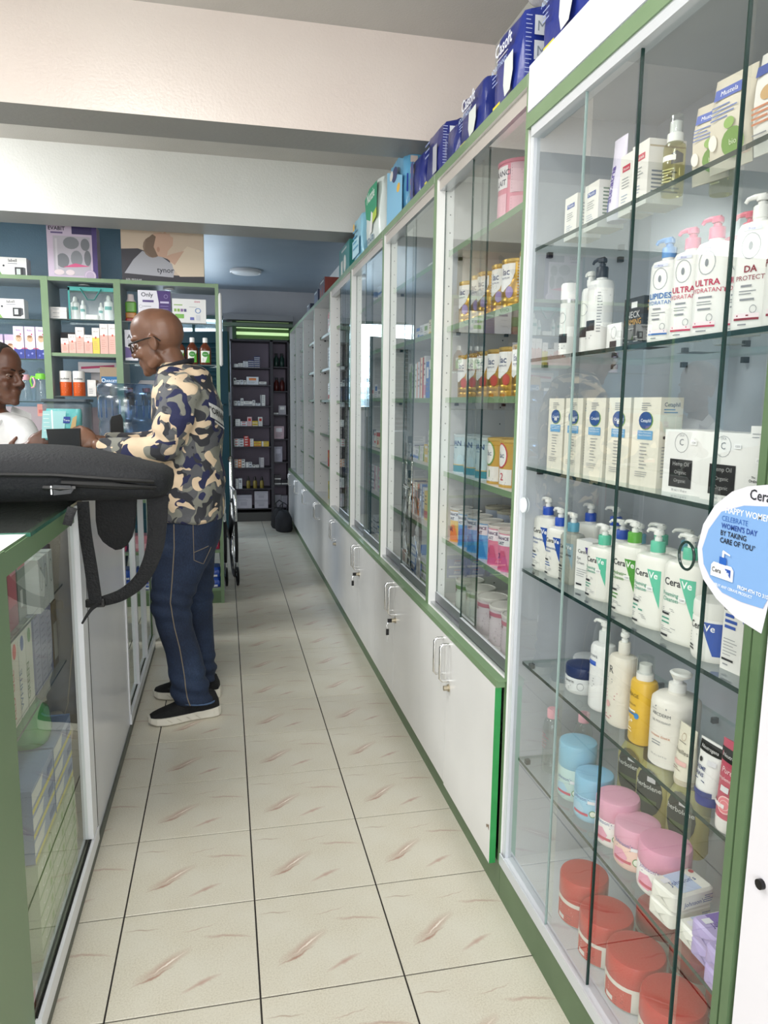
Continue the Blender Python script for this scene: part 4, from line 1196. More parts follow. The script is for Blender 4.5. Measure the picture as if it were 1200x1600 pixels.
for i, y in enumerate((2.34, 2.23, 2.12, 2.0)):
    tin('milk_tin', 'tin behind the front row of the lowest shelf but one, ' + pos[i], (.86, y, SHZ[0]), .044, .125, '#b8bfca', (), '#b9b39c')
for i, y in enumerate((2.335, 2.225, 2.115, 2.005, 1.905)):
    gm = i < 2
    tin('milk_tin', 'pale tin with wide white lid, %s on the unit floor' % pos[i], (.765, y, .612), .050, .118, '#c3cdc4' if gm else '#cfc6ca', [('r', -.05, .088, .06, .100, '#6a8a5a' if gm else '#b86a7e'), ('t', '50', -.02, .078, .018, '#8a4a5c', 'c', .02), ('lines', -.03, .04, .07, 6, .009, .003, '#97858f'), ('lines', -.03, .03, .02, 2, .007, .003, '#8ba592')], '#dedcd6', ph=.3, hl=.012)

# ================================================================ CARTONS AND BOTTLES IN THE FARTHER UNITS
KINDV = {}


def plain_box(kind):
    if kind in KINDV: return KINDV[kind]
    w_, d_, h_, c, c2, lay = kind
    m = MB().box(-w_ / 2, -d_ / 2, 0, w_ / 2, d_ / 2, h_, C(c, .4))
    if lay == 0:
        A = [('r', -w_ * .5, h_ * .08, w_ * .5, h_ * .32, c2), ('lines', -w_ * .35, w_ * .35, h_ * .8, 3, h_ * .13, h_ * .04, K)]
    elif lay == 1:
        A = [('r', -w_ * .3, h_ * .55, w_ * .3, h_ * .85, c2), ('lines', -w_ * .35, w_ * .35, h_ * .42, 3, h_ * .12, h_ * .035, GR)]
    elif lay == 2:
        A = [('r', -w_ * .5, h_ * .75, w_ * .5, h_, c2), ('r', -w_ * .2, h_ * .2, w_ * .2, h_ * .5, c2), ('lines', -w_ * .35, w_ * .35, h_ * .65, 2, h_ * .08, h_ * .03, GR)]
    else:
        A = [('r', -w_ * .5, 0, -w_ * .25, h_, c2), ('lines', -w_ * .15, w_ * .4, h_ * .8, 4, h_ * .16, h_ * .05, GR)]
    m.art(A, Flat(-d_ / 2))
    B = [(a[:1] + (a[1] * d_ / w_, a[2], a[3] * d_ / w_) + a[4:]) if a[0] == 'r' else ('lines', a[1] * d_ / w_, a[2] * d_ / w_) + a[3:] for a in A]
    m.art(B, Side(w_ / 2))
    o = m.build('medicine_carton', link=False)
    KINDV[kind] = o
    return o


COLN = {'#e4e4e0': 'white', '#d8dce0': 'grey', '#e6dfc4': 'cream', '#e3c23c': 'yellow', '#c43a34': 'red', '#3f74b8': 'blue', '#7ea65a': 'green', '#e08a52': 'orange', '#d99ab0': 'pink', '#39406e': 'navy', '#5a6a6a': 'slate', '#8d6a4e': 'brown'}


def put_row(where, z, x, ylist, specs, group, rz=FR, along='y', jit=.006, wname='carton'):
    """specs: list of (w, d, h, colour, print colour, layout, stack count); placed one after the other from the far end towards the camera"""
    rr = random.Random(int(z * 1000) + int(ylist * 100))
    p = ylist
    where = where
    NTH = ['first', 'second', 'third', 'fourth', 'fifth', 'sixth', 'seventh', 'eighth', 'ninth', 'tenth']
    for si_, (w_, d_, h_, c, c2, lay, n) in enumerate(specs):
        o = plain_box((w_, d_, h_, c, c2, lay))
        for q in range(n):
            if along == 'y': loc = (x + d_ / 2 + rr.uniform(0, jit), p - w_ / 2, z + q * (h_ + .0004))
            else: loc = (p + w_ / 2, x + d_ / 2 + rr.uniform(0, jit), z + q * (h_ + .0004))
            b = inst(o, 'medicine_carton', None, loc, rz + (rr.uniform(-.06, .06) if n == 1 else 0))
            pile = '' if n == 1 else ', ' + ('bottom' if q == 0 else 'top' if q == n - 1 else NTH[q]) + ' of pile'
            near = 'left' if along == 'x' else ('front' if 'front end' in where else 'far')
            tag(b, '%s carton %s from %s end, %s%s' % (COLN.get(c, 'pale'), NTH[si_], near, where, pile), 'box', group)
        p += (-(w_ + .004)) if along == 'y' else (w_ + .004)
    return p


W_, G_, CR, YE, RE, BLU, GN, OR, PK, NV = '#e4e4e0', '#d8dce0', '#e6dfc4', '#e3c23c', '#c43a34', '#3f74b8', '#7ea65a', '#e08a52', '#d99ab0', '#39406e'
S5 = [.612] + SHZ
SN = ['floor', 'lowest shelf', 'lower shelf', 'middle shelf', 'upper shelf', 'top shelf']
# second unit
g2 = 'cartons in the second tall unit'
u = 'second tall unit'
put_row('top shelf of the ' + u, SHZ[4], .76, 2.95, [(.14, .10, .045, W_, BLU, 0, 1)], g2)
put_row('%s of the %s' % (SN[4], u), SHZ[3], .75, 3.22, [(.06, .08, .05, W_, BLU, 0, 1), (.06, .08, .045, G_, GN, 1, 1), (.07, .08, .055, W_, BLU, 2, 1), (.05, .08, .06, G_, BLU, 0, 1), (.06, .08, .06, W_, GN, 1, 1), (.05, .08, .07, CR, YE, 0, 1), (.05, .07, .08, GN, '#e4e4e0', 0, 1)], g2)
put_row('%s near end, %s' % ('upper shelf', u), SHZ[3], .72, 2.72, [(.085, .09, .032, RE, W_, 1, 2), (.075, .09, .038, W_, RE, 3, 2)], g2)
put_row('middle shelf of the ' + u, SHZ[2], .74, 3.16, [(.03, .09, .15, GN, W_, 2, 1), (.06, .09, .14, W_, GN, 3, 1), (.04, .09, .145, G_, GN, 3, 1), (.05, .09, .15, '#d8dce0', OR, 3, 1), (.035, .09, .165, CR, RE, 3, 1), (.03, .09, .17, W_, PK, 0, 1), (.05, .09, .145, BLU, W_, 1, 1), (.05, .09, .15, BLU, W_, 2, 1), (.05, .09, .14, W_, RE, 0, 1)], g2)
put_row('%s of the %s' % (SN[2], u), SHZ[1], .74, 3.20, [(.045, .08, .03, W_, GR, 3, 3), (.045, .08, .03, G_, GR, 1, 2), (.06, .09, .05, W_, BLU, 0, 1), (.07, .09, .045, '#d8dce0', BLU, 0, 1), (.07, .09, .03, W_, GN, 3, 2), (.06, .09, .035, YE, W_, 1, 2), (.02, .08, .13, W_, GR, 3, 1)], g2)
put_row('%s of the %s' % (SN[1], u), SHZ[0], .74, 3.20, [(.05, .09, .035, W_, K, 3, 5), (.05, .09, .035, CR, K, 1, 4), (.035, .09, .13, CR, '#8d6a4e', 2, 1), (.035, .09, .135, W_, OR, 3, 1), (.03, .09, .14, '#8d6a4e', CR, 2, 1), (.035, .09, .135, OR, K, 1, 1), (.04, .09, .14, G_, BLU, 3, 1), (.035, .09, .13, '#d8dce0', GR, 0, 1), (.045, .09, .12, YE, RE, 0, 1)], g2)
put_row('floor of the ' + u, .612, .72, 3.16, [(.07, .09, .06, OR, W_, 3, 1), (.07, .09, .05, CR, GR, 1, 2), (.09, .10, .036, G_, BLU, 0, 4), (.09, .10, .036, W_, BLU, 3, 4), (.09, .10, .034, G_, GN, 0, 3), (.09, .10, .036, W_, GR, 0, 3)], g2)
# third unit
g3 = 'cartons in the third tall unit'
u = 'third tall unit'
put_row('top shelf of the ' + u, SHZ[4], .74, 4.02, [(.07, .08, .04, BLU, W_, 0, 2), (.08, .08, .04, W_, BLU, 1, 1), (.08, .08, .045, G_, BLU, 0, 2), (.08, .08, .05, W_, GR, 1, 1)], g3)
put_row('middle shelf of the ' + u, SHZ[2], .74, 4.0, [(.08, .08, .06, W_, RE, 1, 1), (.08, .08, .08, G_, BLU, 1, 1), (.08, .08, .05, W_, GR, 1, 1), (.08, .08, .06, CR, GR, 1, 1)], g3)
put_row('%s of the %s' % (SN[2], u), SHZ[1], .74, 4.02, [(.05, .08, .03, W_, GR, 3, 3), (.05, .08, .03, G_, GR, 3, 2), (.06, .08, .04, W_, RE, 1, 2), (.06, .08, .08, CR, RE, 2, 1)], g3)
put_row('%s of the %s' % (SN[1], u), SHZ[0], .74, 4.06, [(.08, .09, .045, W_, PK, 1, 3), (.08, .09, .045, G_, GR, 0, 3), (.08, .09, .045, W_, PK, 3, 3), (.08, .09, .045, '#d8dce0', PK, 1, 3)], g3)
put_row('floor of the ' + u, .612, .74, 4.0, [(.09, .09, .035, W_, GR, 1, 2), (.09, .09, .035, G_, GR, 0, 3), (.09, .09, .035, W_, BLU, 1, 2)], g3)
t = thing('mouthwash_bottle', 'slim bottle with a dark cap in the third tall unit', 'bottle', (.76, 3.62, SHZ[1]), FR)
MB().lathe(0, 0, [(.03, 0), (.032, .006), (.032, .11), (.014, .13), (.014, .14)], C('#a9c4be', .25), 18).build('bottle_body', t)
MB().lathe(0, 0, [(.02, .138), (.02, .175), (.012, .18)], C('#2f4148', .35), 16).build('cap', t)
# fourth unit
g4 = 'cartons in the fourth tall unit'
u = 'fourth tall unit'
for si, sp in ((5, [(.06, .08, .09, W_, GR, 1, 1), (.06, .08, .11, W_, RE, 1, 1), (.06, .08, .12, G_, GR, 3, 1)]),
               (4, [(.06, .08, .05, W_, GR, 1, 1), (.08, .08, .07, G_, GR, 1, 1)]),
               (3, [(.05, .08, .12, BLU, W_, 2, 1), (.05, .08, .13, '#d8dce0', BLU, 2, 1), (.05, .08, .12, W_, BLU, 3, 1), (.05, .08, .14, BLU, W_, 1, 1), (.05, .08, .12, G_, BLU, 3, 1)]),
               (2, [(.07, .08, .03, W_, K, 1, 5), (.07, .08, .03, G_, K, 3, 4), (.07, .08, .03, W_, GR, 1, 4)]),
               (1, [(.07, .08, .035, W_, GR, 1, 4), (.07, .08, .045, NV, W_, 0, 2), (.07, .08, .045, '#3f74b8', W_, 0, 2)]),
               (0, [(.05, .08, .08, W_, PK, 1, 2), (.06, .08, .07, CR, GN, 0, 2)])):
    put_row('%s of the %s' % (SN[si], u), S5[si], .72, 4.96, sp, g4)
# fifth unit (open)
g5 = 'cartons in the fifth tall unit'
u = 'fifth tall unit'
for si, sp in ((5, [(.05, .05, .13, W_, RE, 2, 1), (.05, .05, .14, RE, W_, 0, 1), (.05, .05, .145, RE, W_, 0, 1), (.05, .05, .15, W_, RE, 2, 1)]),
               (4, [(.035, .08, .14, W_, GR, 3, 1)] * 3 + [(.035, .08, .145, G_, BLU, 3, 1)] * 3 + [(.035, .08, .15, W_, GR, 3, 1)] * 3),
               (3, [(.04, .08, .12, W_, RE, 0, 1)] * 3 + [(.04, .08, .125, CR, RE, 0, 1)] * 2 + [(.04, .08, .13, W_, NV, 3, 1)] * 2),
               (2, [(.04, .08, .13, W_, GR, 3, 1)] * 3 + [(.05, .08, .14, BLU, W_, 3, 1)] * 4),
               (1, [(.05, .08, .12, RE, YE, 1, 1)] * 2 + [(.05, .08, .12, YE, RE, 1, 1)] * 2 + [(.05, .08, .12, GN, YE, 1, 1)] * 2),
               (0, [(.045, .08, .13, YE, GN, 1, 1)] * 2 + [(.045, .08, .13, GN, YE, 1, 1)] * 3 + [(.045, .08, .13, YE, K, 3, 1)] * 2 + [(.05, .08, .12, OR, W_, 1, 1)])):
    put_row('%s of the %s' % (SN[si], u), S5[si], .70, 5.46, sp, g5)
for k, (ys, nm) in enumerate(((6.42, 'sixth tall unit'), (7.22, 'seventh tall unit'), (7.9, 'farthest tall unit'))):
    for si in range(6):
        if k == 2 and si % 2: continue
        rr = random.Random(k * 10 + si)
        sp = [(.05, .08, rr.choice((.05, .08, .11)), rr.choice((W_, G_, W_, CR, '#5a6a6a')), rr.choice((GR, K, NV, '#7ea65a')), rr.choice((0, 1, 2, 3)), rr.choice((1, 1, 2)) if k < 1 else 1) for _ in range(4 if k == 0 else 2)]
        put_row('%s of the %s' % (SN[si], nm), S5[si], .71, ys, sp, 'cartons in the ' + nm)

# ================================================================ PACKS ON TOP OF THE TALL UNITS
def soft_pack(name, label, cat, x0, x1, y0, y1, z0, h, col, front=(), side=(), puff=.012, top='pinch', rough=.28, colside=None):
    """plastic wrapped pack, front to the aisle"""
    w_, d_ = abs(y1 - y0), x1 - x0
    t = thing(name, label, cat, ((x0 + x1) / 2, (y0 + y1) / 2, z0), FR)
    rings = []
    n = 32
    rr = random.Random(int(y0 * 1000))
    ph = [rr.uniform(0, 6) for _ in range(4)]
    L = [0, .04, .15, .3, .5, .7, .84, .91, .96, 1.0]
    for q in L:
        sx = 1 - .06 * (abs(q - .5) * 2) ** 6
        sy = 1 - (.05 + (.35 if top == 'pinch' else 0) * max(0, (q - .84) / .16) ** 2) * (1 if q > .5 else abs(q - .5) * 2) ** 4
        if q > .95 and top == 'pinch': sy *= .75
        R = []
        for j in range(n):
            a = 2 * pi * (j + .5) / n
            c, s_ = cos(a), sin(a)
            ex = 6.5
            x = w_ / 2 * sx * math.copysign(abs(c) ** (2 / ex), c)
            y = d_ / 2 * sy * math.copysign(abs(s_) ** (2 / ex), s_)
            wob = .0025 * sin(7 * a + ph[0] + q * 5) + .002 * sin(13 * a + ph[1] - q * 9)
            x += wob * c; y += wob * s_
            R.append((x, y, h * q))
        rings.append(R)
    MB().loft(rings, C(col, rough, bump=.25, bscale=18)).build('wrapper', t)
    a = MB()
    if front: a.art(front, Flat(-d_ / 2 - .003), e0=.002, de=.0004)
    if side: a.art(side, Side(w_ / 2 + .003), e0=.002, de=.0004)
    if front or side: a.build('print', t)
    return t


NB = '#25358a'


def casoft(w_, h):
    k = w_ / .19
    return [('t', 'Casoft', -.004 * k, h * .64, .044 * k, '#e9ecf6', 'c', .02), ('r', -.05 * k, h * .59, .03 * k, h * .60, '#e9ecf6'), ('t', 'ADULT PANTS', -.030 * k, h * .50, .017 * k, '#bcd0f0', 'c', .01),
            ('lines', -.075 * k, -.035 * k, h * .44, 3, h * .045, .003, '#9aa8d8'),
            ('p', [(.012 * k, h * .50), (.070 * k, h * .52), (.072 * k, h * .30), (.055 * k, h * .12), (.020 * k, h * .10), (.008 * k, h * .24)], '#dfe6e2'),
            ('r', -.088 * k, h * .015, -.068 * k, h * .06, '#9ec8e0'), ('r', -.062 * k, h * .02, -.01 * k, h * .10, '#e6d93a')]


def cs_side(h, d=.24):
    o = []
    for z in (.62, .36, .10):
        o += [('r', -.098, h * z, -.060, h * (z + .20), '#e4e8ee'), ('t', 'M', -.079, h * (z + .04), h * .15, '#8c96a2')]
    return o + [('lines', -.122, -.102, h * .80, 14, h * .045, .002, '#b5bfe6')]


soft_pack('pants_pack', 'nearest blue adult pants pack on top of the glass display cabinet', 'pack', .675, .93, 1.50, 1.712, 2.102, .235, NB, casoft(.2, .235), cs_side(.235))
soft_pack('pants_pack', 'blue adult pants pack with white size squares, first on the tall unit', 'pack', .675, .94, 1.83, 2.030, 2.093, .222, NB, casoft(.19, .222), cs_side(.222))
soft_pack('pants_pack', 'blue adult pants pack, second on the tall unit, under the cream beam', 'pack', .675, .90, 2.10, 2.320, 2.093, .172, '#27337c', casoft(.2, .172), ())
soft_pack('pants_pack', 'small dark blue pack squeezed between two larger blue ones', 'pack', .68, .90, 2.36, 2.475, 2.093, .135, '#2a3478', ())
soft_pack('pants_pack', 'blue adult pants pack with three white squares on its side, beyond the small dark one', 'pack', .68, .93, 2.52, 2.735, 2.093, .20, '#262f7a', [('r', .02, .03, .07, .12, '#b9bcc8'), ('lines', -.08, -.01, .15, 3, .02, .006, '#9aa8d8'), ('r', -.08, .01, -.05, .03, '#d8d24a')], cs_side(.20))
soft_pack('pants_pack', 'shiny dark blue pack next to the light blue box', 'pack', .68, .90, 2.78, 2.940, 2.093, .185, '#25307c', [('r', -.06, .02, -.02, .16, '#4a5288')])
lb_ = soft_pack('diaper_pack', 'light blue pack with a column of small pictures on its side', 'pack', .68, .90, 3.04, 3.36, 2.093, .262, '#5f9fc4', [('p', [(-.15, .0), (.14, .0), (.14, .16), (-.15, .25)], '#86bfe0'), ('c', .07, .13, .03, .018, '#e9b84a'), ('c', .0, .20, .05, .03, '#39406e'), ('c', -.06, .21, .03, .02, '#e8e4dc')], [('r', -.088, .205, -.058, .230, '#cdbdb4'), ('r', -.088, .160, -.058, .185, '#c9a49c'), ('r', -.088, .115, -.058, .140, '#c98f86'), ('r', -.088, .070, -.058, .095, '#c49a88'), ('r', -.103, .09, -.096, .16, '#2c4aa8')], top='flat')
t = soft_pack('diaper_bag', 'white and green bag lettered Nunzie on the tall units', 'bag', .66, .86, 3.46, 3.80, 2.093, .30, '#dde6e2', [('p', [(-.15, .24), (-.03, .265), (.15, .255), (.15, .14), (.03, .10), (-.11, .14)], '#2b9a72'), ('t', 'Nunzie', .0, .205, .065, '#e9f2ec', 'c', .02), ('p', [(-.02, .05), (.04, .05), (.06, .13), (.02, .15)], '#f1f1ee'), ('p', [(.06, .13), (.15, .14), (.15, .10), (.05, .085)], '#b9d24a'), ('t', 'eco Lite', .0, .012, .05, '#3a6a88', 'c', .02)], ())
soft_pack('diaper_pack', 'pale blue plastic wrapped pack at the end of the packs', 'pack', .66, .85, 3.92, 4.16, 2.093, .245, '#8fc6dc', [('r', -.1, .02, .1, .11, '#b9e0ee'), ('c', -.06, .18, .025, .02, '#e0b24e'), ('lines', -.08, .08, .15, 4, .03, .01, '#5aa0c4')])
for i, (y0_, y1_, h, c, c2, nm) in enumerate(((4.45, 4.85, .20, '#2d7f7a', '#d8d8d0', 'teal carton with a white figure, on the third tall unit'), (5.55, 5.85, .16, '#46303c', '#9c4a40', 'dark reddish carton on top of the fifth tall unit'), (5.95, 6.2, .13, '#45506a', '#5a6a88', 'slate blue carton on top of the sixth tall unit'), (6.5, 6.75, .09, '#3f4658', '#5a6072', 'small dark carton on top of the tall units, farthest one'))):
    carton('top_carton', nm, (.80, (y0_ + y1_) / 2, 2.093), y1_ - y0_, .22, h, c, [('c', .03, h * .45, h * .22, h * .25, c2), ('r', -.12, h * .1, -.05, h * .6, c2), ('lines', -.1, .1, h * .85, 1, .01, .012, '#c8d2d0')], (), sidecol=c2 if i == 1 else None)
t = thing('plastic_bag', 'crumpled clear white plastic bag on top of the blue packs', 'bag', (.80, 1.86, 2.315), 0)
m = MB()
rings = []
for i in range(8):
    q = i / 7
    R = []
    for j in range(22):
        a = 2 * pi * j / 22
        k = (1 + .10 * sin(5 * a + q * 7) + .06 * sin(9 * a - q * 4)) * (sin(pi * (.18 + .80 * (1 - q))) ** .6)
        R.append((.10 * k * cos(a), .075 * k * sin(a), .075 * q))
    rings.append(R)
m.loft(rings, C('#d9d6d6', .25, alpha=.55, bump=.4, bscale=30)).build('bag_film', t)
t = thing('brown_carton', 'brown carton printed with rings, far back on top of the display cabinet', 'box', (.93, 1.80, 2.093), FR)
MB().box(-.05, -.05, 0, .05, .05, .29, C('#8f7f72', .6)).build('carton_body', t)
MB().art([('o', -.0, z, .022, .022, .004, '#4a3a30') for z in (.05, .10, .15, .20, .25)], Side(.05)).art([('o', -.0, z, .022, .022, .004, '#4a3a30') for z in (.05, .10, .15, .20, .25)], Flat(-.05)).build('print', t)

# ================================================================ LILAC BACK WALL UNIT
RU = empty('back_wall_unit', (0.02, 8.22, 0), 0, 'dark lilac shelf unit of medicines across the back wall under the green louvre', 'shelf')
DK = C('#3c3a40', .5)
Wd = .635
MB().box(0, .30, 0, Wd, .315, 2.0, M_LILAC).build('back_panel', RU)
for x in (0, .428, Wd - .018):
    MB().box(x, 0, 0, x + (.03 if x == .428 else .016), .30, 2.0, DK).build('side_panel', RU)
MB().box(0, 0, 1.985, Wd, .30, 2.0, DK).build('top_board', RU)
MB().box(0, 0, 0, Wd, .29, .10, C('#4a4a48', .5)).build('plinth', RU)
RZ1 = [.147, .370, .606, .841, 1.066, 1.289, 1.518, 1.703]
RZ2 = [.155, .410, .669, .926, 1.195, 1.454, 1.718]
for z in RZ1: MB().box(.016, .01, z - .012, .428, .30, z, DK).build('shelf', RU)
for z in RZ2: MB().box(.458, .01, z - .012, Wd - .018, .30, z, DK).build('shelf', RU)
gr_ = 'cartons in the lilac back wall unit'
LEV = ['bottom', 'second', 'third', 'fourth', 'fifth', 'sixth', 'seventh', 'top']


def rrow(z, lev, x, sp):
    put_row('%s shelf, lilac unit left bay' % LEV[lev], z, 8.24, x, sp, gr_, 0, 'x', .004)


rrow(RZ1[7], 7, .05, [(.05, .06, .035, W_, GR, 3, 1), (.05, .06, .022, W_, GR, 0, 2), (.05, .06, .022, G_, GR, 1, 3), (.06, .06, .02, '#39406e', W_, 0, 4), (.06, .06, .02, '#39406e', W_, 0, 6)])
rrow(RZ1[6], 6, .05, [(.025, .05, .07, W_, K, 1, 1), (.035, .05, .045, W_, GR, 1, 1), (.035, .05, .05, G_, GR, 1, 1), (.03, .05, .045, W_, GR, 1, 1), (.13, .06, .085, G_, OR, 1, 1), (.08, .06, .035, W_, GR, 0, 1)])
rrow(RZ1[5], 5, .05, [(.035, .06, .05, W_, GR, 1, 1), (.03, .05, .05, G_, GR, 1, 1), (.03, .05, .08, W_, GR, 1, 1), (.09, .06, .05, W_, GR, 0, 1), (.03, .05, .06, W_, GR, 1, 1), (.05, .06, .03, G_, GR, 1, 1), (.05, .05, .12, W_, GR, 3, 1)])
rrow(RZ1[4], 4, .045, [(.07, .06, .025, W_, K, 3, 3), (.07, .06, .025, G_, RE, 1, 2), (.05, .06, .10, '#d9b6b8', RE, 1, 1), (.06, .06, .028, YE, W_, 0, 2), (.045, .06, .10, W_, RE, 1, 1)])
rrow(RZ1[3], 3, .045, [(.05, .06, .028, W_, RE, 1, 3), (.05, .06, .028, G_, K, 1, 3), (.05, .06, .028, RE, W_, 1, 4), (.05, .06, .028, W_, RE, 3, 3), (.08, .06, .028, YE, RE, 0, 2), (.08, .06, .028, '#e3c23c', W_, 3, 2)])
rrow(RZ1[2], 2, .045, [(.035, .06, .03, W_, OR, 1, 3), (.035, .06, .03, OR, W_, 1, 3), (.035, .06, .03, W_, K, 1, 3), (.035, .06, .03, W_, GR, 3, 2), (.035, .06, .03, G_, K, 1, 2), (.035, .06, .03, W_, K, 1, 1), (.035, .06, .03, W_, GR, 1, 1), (.05, .06, .11, '#c9c4c8', GR, 3, 1)])
rrow(RZ1[1], 1, .05, [(.03, .06, .11, W_, GR, 3, 1), (.04, .06, .115, G_, GR, 1, 1)])
for i, x in enumerate((.175, .25, .325)):
    t = thing('oil_bottle', 'amber oil bottle with dark pointed cap low in the lilac unit, %s of three' % ['left', 'middle', 'right'][i], 'bottle', (x + .02, 8.28, RZ1[1]), 0, 'amber bottles in the lilac unit')
    MB().lathe(0, 0, [(.02, 0), (.022, .004), (.022, .075), (.012, .09)], C('#8a7a38', .25), 14).build('bottle_body', t)
    MB().lathe(0, 0, [(.014, .088), (.013, .11), (.004, .135)], C('#1f1c1c', .4), 12).build('cap', t)
for i, (x, w2) in enumerate(((.04, .20), (.25, .17))):
    put_row('bottom shelf %s, lilac unit' % ['left', 'right'][i], RZ1[0], 8.24, x + .01, [(w2 - .02, .10, .095 if i else .15, '#b9b6c0', '#a7a4b0', 2, 2 if i else 1)], gr_, 0, 'x')
for si, lst in ((6, [('#244038', .15), ('#244038', .15)]), (5, [('#5c2420', .15), ('#5c2420', .15)])):
    for i, (c, h) in enumerate(lst):
        t = thing('syrup_bottle', ('dark green' if si == 6 else 'reddish brown') + ' bottle in the right bay of the lilac unit, ' + ['left one', 'right one'][i], 'bottle', (.02 + .50 + i * .062, 8.30, RZ2[si]), 0)
        MB().lathe(0, 0, [(.026, 0), (.028, .004), (.028, .09), (.014, .115), (.014, .125)], C(c, .2), 16).build('bottle_body', t)
        MB().lathe(0, 0, [(.016, .122), (.016, .148)], C('#2a2a2c', .4), 14).build('cap', t)
for z, lev, sp in ((RZ2[4], 'third', [(.05, .06, .02, W_, GR, 0, 1), (.08, .06, .10, '#a8a4ac', W_, 1, 1)]), (RZ2[3], 'fourth', [(.11, .06, .14, '#c5aab4', '#e8e4ea', 1, 1)]), (RZ2[2], 'fifth', [(.09, .06, .17, '#a29fae', '#c5c2cf', 1, 1)]), (RZ2[1], 'sixth', [(.07, .06, .055, '#2a2830', W_, 0, 2), (.07, .06, .055, '#2a2830', W_, 0, 1)]), (RZ2[0], 'lowest', [(.07, .06, .14, '#8d8a94', GR, 3, 1), (.07, .06, .13, '#86838e', GR, 3, 1)])):
    put_row('%s shelf down, lilac unit right bay' % lev, z, 8.24, .02 + .465, sp, gr_, 0, 'x')

# ================================================================ GREEN SHELVING BEHIND THE COUNTER
YS = 4.83                       # front plane
BK_ = 1.061


def bx_(x): return -.055 + (x + .055) * BK_


def bz_(z): return 1.324 + (z - 1.324) * BK_


SU = empty('shelving_unit', (-1.80, YS, 0), 0, 'sage green open shelving behind the counter, holding baby and skin care goods', 'shelf')
ox = 1.80
xs = [-1.80, bx_(-1.0335), bx_(-.645), bx_(-.097) + .012]
SD = .33
for i, x in enumerate(xs):
    wv = .022 if i in (0, 3) else .040
    MB().box(ox + x - wv / 2, -.002, 0, ox + x + wv / 2, SD, 2.056, C('#a9b0b2', .4), {'-y': M_GREEN}).build('upright_panel', SU)
TB = (bz_(2.03), 2.055)
MB().box(0, 0, 2.032, ox + xs[3], SD, 2.055, C('#a4abad', .4), {'-y': M_GREEN}).build('top_board', SU)
lev = {0: [bz_(1.775), bz_(1.555), bz_(1.315), 1.05, .70, .36], 1: [bz_(1.785), bz_(1.593), bz_(1.349), 1.08, .70, .36], 2: [bz_(1.785), bz_(1.545), bz_(1.30), 1.05, .70, .36]}
for b in range(3):
    x0, x1 = ox + xs[b] + .012, ox + xs[b + 1] - .012
    for q, z in enumerate(lev[b]):
        if (b, q) in ((1, 1), (0, 3), (1, 3)) or q > 3:
            MB().box(x0, 0.004, z - .020, x1, SD - .01, z, C('#a4abad', .4), {'-y': M_GREEN}).build('board_shelf', SU)
        else:
            MB().box(x0, 0.02, z - .006, x1, SD - .02, z, M_GSHELF, {'-y': M_GEDGE, '+y': M_GEDGEL, '-z': None}).build('glass_shelf', SU)
MB().box(0, .004, 0, ox + xs[3], .02, .09, M_DGREEN).build('plinth', SU)
MB().box(.0, SD, 0.0, ox + xs[2], SD + .01, 1.28, C('#b7a7ad', .5)).build('back_panel', SU)
for b in range(3):
    xx = ox + (xs[b] + xs[b + 1]) / 2
    MB().lathe(xx, .12, [(.035, 2.030), (.034, 2.024), (.026, 2.022)], C('#d2d4d2', .3), 20).build('spotlight', SU)
MB().lathe(0, 0, [(.004, 1.55), (.011, 1.56), (.011, 1.98), (.006, 2.0)], C('#d8d8d8', .4), 10).build('lamp_tube', SU).location = (ox + xs[3] + .02, -.004, 0)


def bcart(name, label, X0, X1, Z0, Z1, col, front=(), dd=.07, yo=.03, side=(), cat='box', rz=0, sidecol=None, lift=0):
    x0, x1, z0, z1 = bx_(X0), bx_(X1), bz_(Z0), bz_(Z1)
    return carton(name, label, ((x0 + x1) / 2, YS + yo + dd / 2, z0 + lift), x1 - x0, dd, z1 - z0, col, front, side, rz=rz, sidecol=sidecol, cat=cat), x1 - x0, z1 - z0


def labell(w_, h):
    return [('t', 'labell', -w_ * .02, h * .80, h * .20, '#1f2227', 'c', .01), ('c', -w_ * .36, h * .60, .006, .006, '#2a2d33'), ('lines', -w_ * .2, w_ * .2, h * .70, 1, .01, .004, GR),
            ('p', [(w_ * .05, h * .1), (w_ * .36, h * .1), (w_ * .38, h * .55), (w_ * .05, h * .55)], '#2b2d31'), ('r', w_ * .11, h * .2, w_ * .26, h * .48, '#c3cbc8'), ('p', [(w_ * .36, h * .12), (w_ * .45, h * .2), (w_ * .45, h * .52), (w_ * .38, h * .55)], '#4a4d52'), ('p', [(-w_ * .5, 0), (-w_ * .35, 0), (-w_ * .5, h * .3)], '#7fa857')]


bcart('monitor_carton', 'white blood pressure monitor carton on top of the green shelving, far left', -1.263, -1.125, 1.996, 2.110, '#e2e2e0', labell(.147, .12), .10, .03)
bcart('monitor_carton', 'white blood pressure monitor carton inside the left bay, top shelf', -1.284, -1.150, 1.779, 1.885, '#dcdcda', labell(.142, .112), .10, .03)
for i, X in enumerate((-1.56, -1.42)):
    bcart('monitor_carton', 'white carton at the left end of the left bay, %s one' % ['outer', 'inner'][i], X, X + .12, 1.779, 1.885, '#d8d8d6', labell(.127, .112), .10, .05)
